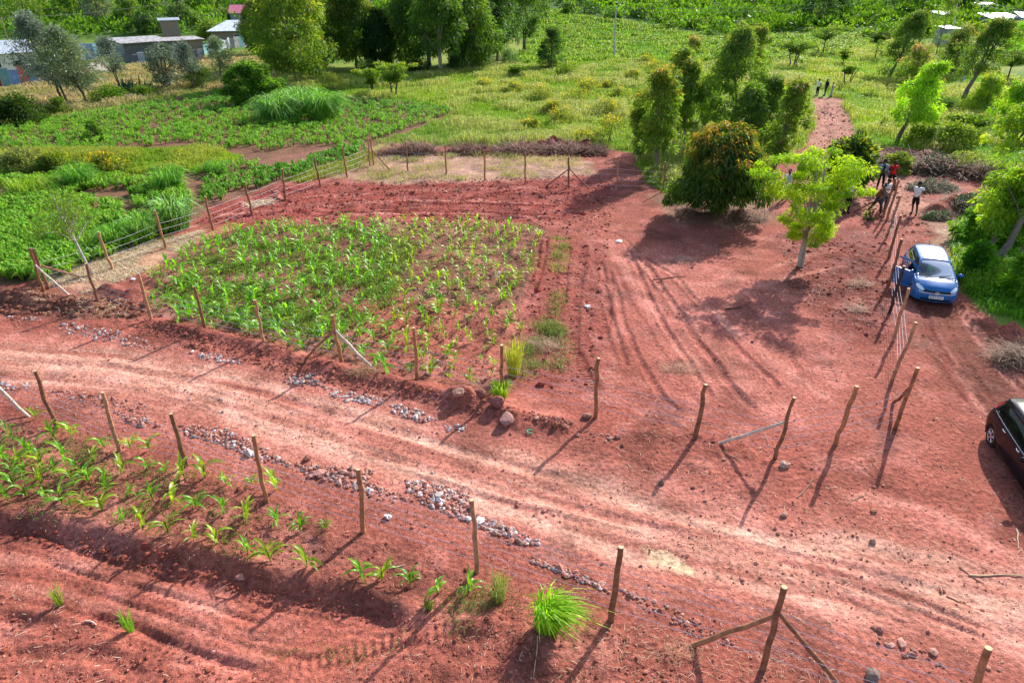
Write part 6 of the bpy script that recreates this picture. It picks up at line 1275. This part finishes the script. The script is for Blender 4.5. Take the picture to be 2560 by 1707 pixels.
def person(label, spot, face, top, bottom, shoes, pose=None, skin=None, hat=None, hair=True, H=1.72, short=False, sleeve=.55, shorts=False, extra=None, coat=None, skirt=None):
    """face = direction in the ground plane the person looks to; local frame x right, y forward"""
    skin = skin or M_SKIN; ang = math.atan2(face[1], face[0]) - math.pi / 2
    o = thing('person', label, 'person', tuple(spot), ang); k = H / 1.72
    J = dict(pel=(0, 0, .93), waist=(0, .0, 1.06), chest=(0, .0, 1.27), neck=(0, .0, 1.46), chin=(0, .03, 1.53), head=(0, .03, 1.62), crown=(0, .015, 1.71),
             hl=(-.09, 0, .90), hr=(.09, 0, .90), kl=(-.11, .02, .49), kr=(.11, .02, .49), al=(-.12, -.01, .08), ar=(.12, -.01, .08), tl=(-.14, .17, .03), tr=(.14, .17, .03),
             sl=(-.19, 0, 1.40), sr=(.19, 0, 1.40), el=(-.25, -.03, 1.12), er=(.25, -.03, 1.12), wl=(-.25, .05, .87), wr=(.25, .05, .87))
    J.update(pose or {})
    J = {a: np.array(v, float) * k for a, v in J.items()}
    V, E_, Rr, ix = [], [], [], {}
    def add(n, p, r, par=None):
        ix[n] = len(V); V.append(p); Rr.append(r if not np.isscalar(r) else r * k)
        if par: E_.append((ix[par], ix[n]))
    add('pel', J['pel'], .105); add('waist', J['waist'], .10, 'pel'); add('chest', J['chest'], .125, 'waist'); add('neck', J['neck'], .055, 'chest'); add('chin', J['chin'], .068, 'neck'); add('head', J['head'], .092, 'chin'); add('crown', J['crown'], .06, 'head')
    f = J['head'] - J['neck']; fwd = np.array([0, 1, 0.])
    if pose and 'look' in pose: fwd = norm(np.array([pose['look']], float))[0]
    rt = np.cross(fwd, [0, 0, 1])
    add('nose', J['head'] + fwd * .105 * k - [0, 0, .02 * k], .014, 'head')
    for s_, nm in ((-1, 'l'), (1, 'r')): add('ear' + nm, J['head'] + rt * s_ * .098 * k, .018, 'head')
    for s_ in 'lr':
        add('h' + s_, J['h' + s_], .085, 'pel'); add('k' + s_, J['k' + s_], .058, 'h' + s_); add('c' + s_, J['k' + s_] * .62 + J['a' + s_] * .38 + [0, -.015, 0], .052, 'k' + s_); add('a' + s_, J['a' + s_], .036, 'c' + s_); add('t' + s_, J['t' + s_], .032, 'a' + s_)
        add('s' + s_, J['s' + s_], .062, 'chest'); add('e' + s_, J['e' + s_], .042, 's' + s_); add('w' + s_, J['w' + s_], .028, 'e' + s_)
        dh = norm((J['w' + s_] - J['e' + s_])[None])[0]; side = norm(np.cross(dh, [0, 0, 1.])[None] + 1e-6)[0]; nrm = np.cross(side, dh)
        pm = J['w' + s_] + dh * .075 * k; add('p' + s_, pm, .033, 'w' + s_)
        for q_, (off, ln) in enumerate(((-.030, .075), (-.010, .085), (.010, .082), (.030, .066))):
            add('f%d%s' % (q_, s_), pm + side * off * k + dh * .055 * k, .010, 'p' + s_); add('g%d%s' % (q_, s_), pm + side * off * 1.15 * k + dh * (.04 + ln * .8) * k + nrm * .03 * k, .008, 'f%d%s' % (q_, s_))
        add('th' + s_, J['w' + s_] + dh * .06 * k + side * (-.055 if s_ == 'l' else .055) * k, .011, 'w' + s_)
    skin_mesh('body', V, E_, Rr, skin, o)
    # clothing follows the same joints, a little fuller
    def lerp(a, b, t): return J[a] * (1 - t) + J[b] * t
    if top is not None:
        v = [lerp('pel', 'waist', -.15), J['waist'], J['chest'], lerp('chest', 'neck', .62), lerp('neck', 'chest', .12)]; e = [(0, 1), (1, 2), (2, 3), (3, 4)]; r = [.135 * k, .135 * k, .150 * k, .10 * k, .068 * k]
        for s_ in 'lr':
            n0 = len(v); v += [J['s' + s_], lerp('s' + s_, 'e' + s_, sleeve)]; r += [.083 * k, .066 * k]; e += [(2, n0), (n0, n0 + 1)]
            if sleeve >= .99: v += [lerp('e' + s_, 'w' + s_, .88)]; r += [.048 * k]; e += [(n0 + 1, n0 + 2)]
        skin_mesh('shirt', v, e, r, top, o, 1)
    if bottom is not None:
        v = [lerp('waist', 'pel', .25), J['pel']]; e = [(0, 1)]; r = [.128 * k, .128 * k]
        for s_ in 'lr':
            n0 = len(v); v += [J['h' + s_], lerp('h' + s_, 'k' + s_, .55), lerp('h' + s_, 'k' + s_, .98)]; r += [.108 * k, .092 * k, .076 * k]; e += [(1, n0), (n0, n0 + 1), (n0 + 1, n0 + 2)]
            if not shorts: v += [lerp('k' + s_, 'a' + s_, .5), lerp('k' + s_, 'a' + s_, .95)]; r += [.068 * k, .056 * k]; e += [(n0 + 2, n0 + 3), (n0 + 3, n0 + 4)]
        skin_mesh('shorts' if shorts else 'trousers', v, e, r, bottom, o, 1)
    if shoes is not None:
        for s_ in 'lr':
            d_ = J['t' + s_] - J['a' + s_]; base = J['a' + s_] * [1, 1, 0] + [0, 0, .035 * k]
            v = [base - d_ * [.3, .3, 0], base + d_ * [.35, .35, 0], base + d_ * [1.05, 1.05, 0], J['a' + s_] + [0, 0, .03]]; skin_mesh('shoe', v, [(0, 1), (1, 2), (1, 3)], [.046 * k, .05 * k, .04 * k, .044 * k], shoes, o, 1)
    def shell(nm, c, sc3, m, cut):
        bm = bmesh.new(); bmesh.ops.create_uvsphere(bm, u_segments=16, v_segments=10, radius=1); VV = np.array([x.co[:] for x in bm.verts]); FF = [[x.index for x in f_.verts] for f_ in bm.faces]; bm.free()
        FF = [f_ for f_ in FF if VV[f_].mean(0)[2] > cut]; b = Buf(); VV = VV * np.array(sc3) * k + c
        F4 = [f_ for f_ in FF if len(f_) == 4]; F3 = [f_ for f_ in FF if len(f_) == 3]; b.add(VV, F4)
        if F3: b.f.append(np.array(F3)); b.m.append(np.zeros(len(F3), int))
        ob = b.obj(nm, m, o, smooth=True); md = ob.modifiers.new('solid', 'SOLIDIFY'); md.thickness = .012; return ob
    if hair: shell('hair', J['head'] - fwd * .018 * k + [0, 0, .018 * k], (.101, .110, .106), HAIR, -.30 if hair is True else hair)
    if hat is not None:
        ob = shell('hat', J['head'] + [0, 0, .035 * k], (.118, .125, .105), hat, .02)
        if extra == 'brim':
            b = Buf(); a = np.linspace(0, 2 * np.pi, 20, endpoint=False); c = J['head'] + [0, 0, .05 * k]
            b.add(np.vstack([c + np.column_stack([r * np.cos(a), r * np.sin(a), np.full(20, z_)]) * k for r, z_ in ((.115, 0), (.19, -.015), (.19, -.025), (.115, -.012))]), [(r_ * 20 + i, r_ * 20 + (i + 1) % 20, (r_ + 1) * 20 + (i + 1) % 20, (r_ + 1) * 20 + i) for r_ in range(3) for i in range(20)]); b.obj('hat_brim', hat, o)
    if coat is not None:                                       # open jacket: two fronts, back and sleeves
        v = [J['pel'] + [0, -.03, .02], J['waist'] + [0, -.03, 0], J['chest'] + [0, -.02, .0], lerp('chest', 'neck', .8) + [0, -.02, 0]]; e = [(0, 1), (1, 2), (2, 3)]; r = [.15 * k, .142 * k, .155 * k, .085 * k]
        for s_ in 'lr':
            n0 = len(v); v += [J['s' + s_], J['e' + s_], lerp('e' + s_, 'w' + s_, .8)]; r += [.088 * k, .062 * k, .05 * k]; e += [(2, n0), (n0, n0 + 1), (n0 + 1, n0 + 2)]
        skin_mesh('jacket', v, e, r, coat, o, 1)
        v = [J['pel'] + [0, .08, .06], J['waist'] + [0, .095, 0], J['chest'] + [0, .10, .02], lerp('chest', 'neck', .75) + [0, .07, 0]]; skin_mesh('undershirt', v, [(0, 1), (1, 2), (2, 3)], [.055 * k, .055 * k, .058 * k, .045 * k], BLACK, o, 1)
    if skirt is not None:
        b = Buf(); a = np.linspace(0, 2 * np.pi, 20, endpoint=False); rows = [(.12, 1.06), (.16, .9), (.19, .55), (.20, .18)]
        b.add(np.vstack([np.column_stack([r_ * np.cos(a) * (1 + .08 * np.sin(5 * a)), r_ * .8 * np.sin(a), np.full(20, z_)]) * k for r_, z_ in rows]), [(q_ * 20 + i, q_ * 20 + (i + 1) % 20, (q_ + 1) * 20 + (i + 1) % 20, (q_ + 1) * 20 + i) for q_ in range(3) for i in range(20)]); b.obj('skirt', skirt, o, smooth=True)
    return o
def Z3(x, y): return S(*Fp(2090 + x / 9.046, 400 + y / 9.046))
# group on the track: facing directions in ground plane (x right, y away from the camera)
person('person in white t-shirt and black shorts standing apart with hands behind the back', Z3(1720, 1225), (-.8, -.55), WHITE, BLACK, BLACK, dict(look=(-.3, .95, 0), kl=(-.16, .05, .49), al=(-.22, .03, .08), tl=(-.26, .2, .03), kr=(.08, -.02, .49), ar=(.06, -.06, .08), tr=(.08, .1, .03),
       el=(-.29, -.13, 1.14), wl=(-.10, -.17, .98), er=(.29, -.13, 1.14), wr=(.10, -.17, .96)), shorts=True)
person('person in brown shirt and dark trousers gripping the leaning wooden brace', Z3(880, 1235), (.85, -.5), BROWNC, GREYC, BLACK, dict(pel=(0, -.06, .90), waist=(0, -.02, 1.04), chest=(0, .04, 1.25), neck=(0, .10, 1.42), chin=(0, .15, 1.48), head=(0, .17, 1.57), crown=(0, .165, 1.66), sl=(-.19, .07, 1.37), sr=(.19, .07, 1.37),
       kl=(-.12, .18, .50), al=(-.14, .22, .08), tl=(-.14, .40, .03), kr=(.12, -.22, .47), ar=(.13, -.42, .09), tr=(.15, -.26, .03), el=(-.24, .24, 1.16), wl=(-.12, .46, 1.10), er=(.24, .18, 1.14), wr=(.12, .38, 1.02)), hair=.45)
person('person in white t-shirt, blue jeans and pink shoes holding a phone', Z3(1040, 1120), (.05, -1), WHITE, JEANS, PINKC, dict(el=(-.26, .02, 1.14), wl=(-.04, .24, 1.18), er=(.26, .02, 1.14), wr=(.04, .25, 1.2), chin=(0, .05, 1.52), head=(0, .07, 1.6), crown=(0, .05, 1.7)), M_SKIN2, H=1.66)
person('person in red t-shirt and black trousers with hands raised to the chest', Z3(1190, 690), (-.1, -1), REDC, BLACK, BLACK, dict(el=(-.27, .06, 1.15), wl=(-.05, .24, 1.28), er=(.27, .06, 1.15), wr=(.05, .22, 1.24), chin=(0, .06, 1.50), head=(0, .09, 1.58), crown=(0, .085, 1.68), kl=(-.2, .05, .49), al=(-.28, .02, .08), tl=(-.3, .17, .03)), hair=.3)
person('person in black brimmed hat, open light-denim jacket and black trousers', Z3(965, 670), (-.1, -1), None, BLACK, BLACK, dict(kl=(-.14, .04, .49), al=(-.17, .04, .08), tl=(-.19, .2, .03), el=(-.28, .04, 1.13), wl=(-.27, .16, .90), er=(.28, .02, 1.14), wr=(.12, .25, 1.1)), hat=BLACK, extra='brim', coat=DENIM)
person('person in dark trousers mostly hidden behind the lime-green feathery tree', Z3(215, 1205), (.3, -1), LBLUE, BLACK, BLACK, None)
person('person in pale blue shirt and yellow-green vest behind the left side of the feathery tree', S(*Fp(1963, 500)), (.1, 1), LBLUE, PALEC, BLACK, None)
vs = COL.objects[-1]
def F5(x, y): return S(*Fp(2010 + x / 11.2, 180 + y / 11.2))
person('person in white shirt and black trousers pointing left at the track head', F5(355, 680), (-.75, -.3), WHITE, BLACK, BLACK, dict(er=(.42, .12, 1.46), wr=(.62, .28, 1.56), el=(-.27, -.04, 1.13), wl=(-.2, -.05, .9)))
person('person in navy overalls and pale blue cap at the head of the earth track', F5(585, 675), (-.9, -.2), NAVY, NAVY, BLACK, dict(kl=(-.1, .14, .5), al=(-.12, .12, .08), tl=(-.12, .3, .03), kr=(.1, -.02, .48)), hat=LBLUE, hair=False, sleeve=1.0)
person('small figure in grey shirt and long pale skirt at the track head', F5(750, 705), (.6, -.6), PALEC, None, BLACK, dict(el=(-.24, .08, 1.14), wl=(-.05, .24, 1.2), er=(.25, .08, 1.12), wr=(.06, .22, 1.14)), H=1.42, skirt=PALEC)
# ------------------------------------------------------------ houses, sheds, power poles
def sheet(name, c, c2, n=18, rough=.45, metal=.3, rust=.5):
    m, t, p = mat_new(name); tc = t.nodes.new('ShaderNodeTexCoord'); wv = t.nodes.new('ShaderNodeTexWave'); wv.inputs['Scale'].default_value = n; wv.bands_direction = 'X'
    nz = t.nodes.new('ShaderNodeTexNoise'); nz.inputs['Scale'].default_value = 1.3; nz.inputs['Detail'].default_value = 6; t.links.new(tc.outputs['Object'], wv.inputs['Vector']); t.links.new(tc.outputs['Object'], nz.inputs['Vector'])
    mr = t.nodes.new('ShaderNodeMapRange'); mr.inputs[1].default_value = .45 + .2 * (1 - rust); mr.inputs[2].default_value = .7; t.links.new(nz.outputs['Fac'], mr.inputs[0])
    mx = t.nodes.new('ShaderNodeMix'); mx.data_type = 'RGBA'; mx.inputs[6].default_value = (*c, 1); mx.inputs[7].default_value = (*c2, 1); t.links.new(mr.outputs[0], mx.inputs[0]); t.links.new(mx.outputs[2], p.inputs['Base Color'])
    bp = t.nodes.new('ShaderNodeBump'); bp.inputs['Distance'].default_value = .05; bp.inputs['Strength'].default_value = .7; t.links.new(wv.outputs['Fac'], bp.inputs['Height']); t.links.new(bp.outputs[0], p.inputs['Normal'])
    p.inputs['Roughness'].default_value = rough; p.inputs['Metallic'].default_value = metal; return m
def stonewall(name, c):
    m, t, p = mat_new(name); tc = t.nodes.new('ShaderNodeTexCoord'); mp = t.nodes.new('ShaderNodeMapping'); mp.inputs['Rotation'].default_value = (math.radians(90), 0, 0); br = t.nodes.new('ShaderNodeTexBrick'); br.inputs['Scale'].default_value = 2.2
    br.inputs['Color1'].default_value = (*c, 1); br.inputs['Color2'].default_value = (*[x * .75 for x in c], 1); br.inputs['Mortar'].default_value = (*[x * .55 for x in c], 1); br.inputs['Mortar Size'].default_value = .03
    t.links.new(tc.outputs['Object'], mp.inputs[0]); t.links.new(mp.outputs[0], br.inputs['Vector']); t.links.new(br.outputs['Color'], p.inputs['Base Color']); p.inputs['Roughness'].default_value = .9; return m
ZINC = sheet('zinc_sheet', (.42, .48, .55), (.33, .36, .40)); RUSTY = sheet('rusty_sheet', (.62, .59, .56), (.24, .10, .05), rust=1); PINKR = sheet('pink_sheet', (.62, .16, .22), (.45, .1, .14)); MAROON = sheet('maroon_sheet', (.36, .10, .11), (.5, .4, .4)); WHITER = sheet('white_sheet', (.75, .77, .8), (.55, .55, .58)); TEALS = sheet('teal_sheet', (.18, .42, .45), (.4, .5, .5)); BLUES = sheet('blue_sheet', (.06, .14, .34), (.15, .3, .42)); REDS = sheet('red_sheet', (.34, .05, .06), (.2, .06, .05), rust=.9); GREYS = sheet('grey_sheet', (.14, .16, .19), (.25, .22, .2), rust=.8)
STONE = stonewall('stone_block', (.33, .26, .19)); PLAST = mat_plain('cream_plaster', (.60, .57, .50), .85, noise=.12, nscale=.7); GREYW = mat_plain('grey_plaster', (.30, .31, .33), .85, noise=.2, nscale=.8); DARKG = mat_plain('window_dark', (.02, .022, .025), .2); WHITEM = mat_plain('white_board', (.75, .75, .74), .6, noise=.06)
def basis(a, b):
    """local frame with x along the wall foot from a to b (photo spots), y away from the camera side"""
    p, q = S(*a), S(*b); d = q - p; L = float(np.hypot(d[0], d[1])); return p, math.atan2(d[1], d[0]), L
def prism_roof(b, L, W, z0, h, ov=.4, hip=0.0, mat=0):
    x0, x1, y0, y1 = -ov, L + ov, -ov, W + ov; ym = W / 2; V = [(x0, y0, z0), (x1, y0, z0), (x1, y1, z0), (x0, y1, z0), (x0 + hip, ym, z0 + h), (x1 - hip, ym, z0 + h)]; V += [(x, y, z - .08) for x, y, z in V]
    b.add(V, [(0, 1, 5, 4), (2, 3, 4, 5), (6, 10, 11, 7), (8, 11, 10, 9), (0, 6, 7, 1), (2, 8, 9, 3)]); b.add(np.array(V), [(1, 2, 5), (3, 0, 4), (7, 11, 8), (9, 10, 6)])
    b.add(np.array(V), [(1, 7, 8, 2), (3, 9, 6, 0)])
def house(name, label, a, b_, W, wallh, wall, roof, rh=1.2, hip=0.0, flat=False, wins=(), doors=(), cat='house', slope=.4, ov=.35):
    p, ang, L = basis(a, b_); o = thing(name, label, cat, tuple(p), ang)
    b = Buf(); box(b, 0, L, 0, W, -.4, wallh)
    if not flat and hip < .1: b.add(np.array([(0.004, 0, wallh), (0.004, W, wallh), (0.004, W / 2, wallh + rh * .94), (L - .004, 0, wallh), (L - .004, W, wallh), (L - .004, W / 2, wallh + rh * .94)]), [(0, 1, 2), (3, 5, 4)])
    b.obj('wall', wall, o); b = Buf()
    if flat:
        V = [(-ov, -ov, wallh + .02), (L + ov, -ov, wallh + .02), (L + ov, W + ov, wallh + slope), (-ov, W + ov, wallh + slope)]; V += [(x, y, z + .08) for x, y, z in V]; b.add(V, [(3, 2, 1, 0), (4, 5, 6, 7), (0, 1, 5, 4), (1, 2, 6, 5), (2, 3, 7, 6), (3, 0, 4, 7)])
    else: prism_roof(b, L, W, wallh + .03, rh, ov, hip)
    b.obj('roof', roof, o)
    for (x, z, w_, h_) in wins:
        b = Buf(); box(b, x * L, x * L + w_, -.03, .02, z, z + h_); wo = b.obj('window', WHITEM, o); b = Buf(); box(b, x * L + .08, x * L + w_ - .08, -.045, -.031, z + .08, z + h_ - .08); b.obj('pane', DARKG, wo)
    for (x, w_, h_) in doors:
        b = Buf(); box(b, x * L, x * L + w_, -.03, .02, 0, h_); b.obj('door', GREYS, o)
    return o, L
house('white_building', 'long white building with pale blue-grey sheet roof at the left edge', (-60, 184), (96, 170), 7, 3.0, PLAST, ZINC, 1.5, wins=((.62, 1.2, 1.3, .9), (.3, 1.2, 1.3, .9)), cat='building')
o, L = house('sheet_metal_shed', 'low shed of patched grey iron sheets with a rusty roof behind the silver-leaved trees', (292, 142), (400, 134), 8, 2.7, GREYS, RUSTY, flat=True, slope=.5, doors=((.1, .9, 2.0),), cat='shed')
house('stone_shed', 'stone-block shed with sheet roof between the rusty shed and the grey-roofed house', (400, 132), (472, 127), 5, 2.6, STONE, RUSTY, flat=True, slope=.3, wins=((.3, 1.1, 1.0, .9),), cat='shed')
house('stone_tower', 'square stone-block water tower with small iron roof above the sheds', (383, 122), (424, 120), 4, 5.4, STONE, ZINC, flat=True, slope=.3, cat='tower')
house('grey_roofed_house', 'stone house with light grey hipped iron-sheet roof beside the tall trees', (490, 104), (582, 102), 9, 2.6, STONE, ZINC, 1.8, hip=3.0, wins=((.55, .9, 1.3, 1.1), (.8, .9, 1.3, 1.1)), ov=.7)
house('pink_roofed_house', 'far grey house with bright pink roof left of the tall trees', (532, 58), (584, 56), 8, 2.6, GREYW, PINKR, 1.8, wins=((.5, .9, 1.2, 1.0),))
house('maroon_roofed_house', 'far house with maroon and white striped roof seen between the tall trees', (826, 16), (866, 16), 8, 2.6, PLAST, MAROON, 1.8)
house('white_roofed_shed', 'small white-roofed shed on the right behind the straggly eucalyptus', (2150, 62), (2190, 60), 5, 2.4, GREYW, WHITER, flat=True, slope=.5, cat='shed')
house('small_grey_shed', 'small grey shed with white roof lower down behind the right eucalyptus', (2168, 104), (2196, 103), 4, 2.6, GREYW, WHITER, flat=True, slope=.3, cat='shed')
house('long_grey_shed', 'long grey walled enclosure among the trees at the upper right', (2205, 36), (2275, 33), 6, 2.2, GREYW, GREYS, flat=True, slope=.3, cat='shed')
house('white_roofed_house', 'grey house with bright white roof at the upper right', (2270, 74), (2336, 70), 7, 2.4, GREYW, WHITER, flat=True, slope=.7, doors=((.55, .9, 2.0),))
house('edge_house', 'white-roofed house cut off by the upper right edge', (2340, 76), (2420, 72), 7, 2.6, GREYW, WHITER, flat=True, slope=.8)
# fences of odd iron sheets
def sheetfence(label, pts, mats, h):
    p = S(*pts[0]); o = thing('sheet_metal_fence', label, 'fence', tuple(p)); P = [S(*q) for q in pts]
    for (a, c) in zip(P[:-1], P[1:]):
        n = max(1, int(np.hypot(*(c - a)[:2]) / 1.0))
        for i in range(n):
            q0 = a + (c - a) * i / n - p; q1 = a + (c - a) * (i + .97) / n - p; d = norm((q1 - q0)[None])[0]; nn = np.array([-d[1], d[0], 0]) * .03; hh = h * R.uniform(.82, 1.08); b = Buf()
            V = [q0 - nn, q1 - nn, q1 + nn, q0 + nn]; V = [v - [0, 0, .2] for v in V] + [v + [0, 0, hh + R.uniform(-.06, .06)] for v in V]; b.add(np.array(V), [(0, 3, 2, 1), (4, 5, 6, 7), (0, 1, 5, 4), (1, 2, 6, 5), (2, 3, 7, 6), (3, 0, 4, 7)]); b.obj('iron_sheet', R.choice(mats), o)
sheetfence('patchwork fence of teal, blue, grey and red iron sheets below the white building', [(-60, 206), (30, 199), (92, 192)], [TEALS, GREYS, BLUES, REDS, BLUES, TEALS], 2.2)
sheetfence('rusty red iron-sheet fence behind the large silver-leaved trees', [(96, 190), (170, 183), (250, 168)], [REDS, REDS, RUSTY], 2.0)
sheetfence('blue-grey iron-sheet fence behind the thin silver-leaved tree', [(185, 140), (285, 128)], [BLUES, TEALS, GREYS, ZINC], 2.6)
sheetfence('iron-sheet fence with turquoise panels below the grey-roofed house', [(470, 128), (530, 112), (580, 106)], [ZINC, TEALS, RUSTY, GREYS, TEALS], 1.9)
sheetfence('patched grey sheet fence in front of the low rusty shed', [(288, 150), (400, 144), (470, 138)], [GREYS, ZINC, GREYS, RUSTY], 1.7)
# power poles and lines
M_CONC = mat_plain('concrete', (.46, .45, .46), .8, noise=.15, nscale=3); M_POLE = mat_plain('weathered_pole', (.30, .24, .19), .85, noise=.3, nscale=4)
tops = {}
def pole(key, base, topxy, label, m, r=.13, arm=True):
    s = S(*base); h = hgt(s, topxy[1]); t_ = D(*topxy); d = ray(*topxy); q = CAMP + d * ((s[1] - 0) / d[1]); lean = np.clip(q[:2] - s[:2], -.8, .8)
    o = thing('utility_pole', label, 'utility pole', tuple(s)); b = Buf(); tube(b, np.array([[0, 0, -.3], [lean[0] / 2, lean[1] / 2, h / 2], [lean[0], lean[1], h]]), [r, r * .85, r * .65], 10); b.obj('post', m, o, smooth=True)
    if arm:
        b = Buf(); box(b, lean[0] - .6, lean[0] + .6, lean[1] - .05, lean[1] + .05, h - .45, h - .33); b.obj('cross_arm', m, o)
        for x in (-.5, 0, .5):
            b = Buf(); tube(b, np.array([[lean[0] + x, lean[1], h - .33], [lean[0] + x, lean[1], h - .16]]), .045, 8); b.obj('insulator', M_BLK, o)
    tops[key] = s + np.array([lean[0], lean[1], h - .2]); return o
o = pole('main', (1410, 138), (1415, 15), 'tall grey concrete power pole on the far green field', M_CONC, .15, arm=False)
b = Buf(); box(b, -.14, .14, -.165, -.15, 2.6, 2.95); b.obj('notice_plate', M_STICK, o)
pole('left', (26, 118), (2, 40), 'leaning wooden power pole above the white building', M_POLE); pole('mid', (535, 42), (524, -20), 'slim wooden power pole behind the grey-roofed house', M_POLE); pole('slope', (2212, 192), (2217, 150), 'short white concrete pole between the bare eucalyptus stems', M_CONC, .14, arm=False); pole('right', (2182, 100), (2176, -30), 'far power pole among the trees at the upper right', M_CONC)
tops['far_r'] = S(2500, 70) + np.array([0, 0, 5.0]); tops['far_l'] = S(1000, -10) + np.array([0, 0, 7.0]); tops['west'] = S(-160, 60) + np.array([0, 0, 9.0])
M_CABLE = mat_plain('cable', (.20, .20, .21), .5); M_CABLEW = mat_plain('white_cable', (.6, .6, .58), .5)
def line(label, a, c, n, sag, r, m=M_CABLE):
    a, c = tops[a], tops[c]; o = thing('power_line', label, 'power line', tuple(a))
    for k in range(n):
        t_ = np.linspace(0, 1, 21); X = a + np.outer(t_, c - a); X[:, 2] -= sag * 4 * t_ * (1 - t_) + k * .55; b = Buf(); tube(b, X - a, r, 4, cap=False); b.obj('cable', m, o)
line('pair of cables from the concrete pole towards the upper right houses', 'main', 'right', 2, 1.2, .018); line('pair of cables from the concrete pole to the left behind the tall trees', 'main', 'far_l', 2, .6, .018); line('single cable crossing the houses on the left', 'left', 'mid', 1, 1.0, .022); line('cable leaving the left edge from the leaning wooden pole', 'west', 'left', 1, .5, .022); line('white sagging cables at the upper right houses', 'right', 'far_r', 2, 2.6, .03, M_CABLEW)
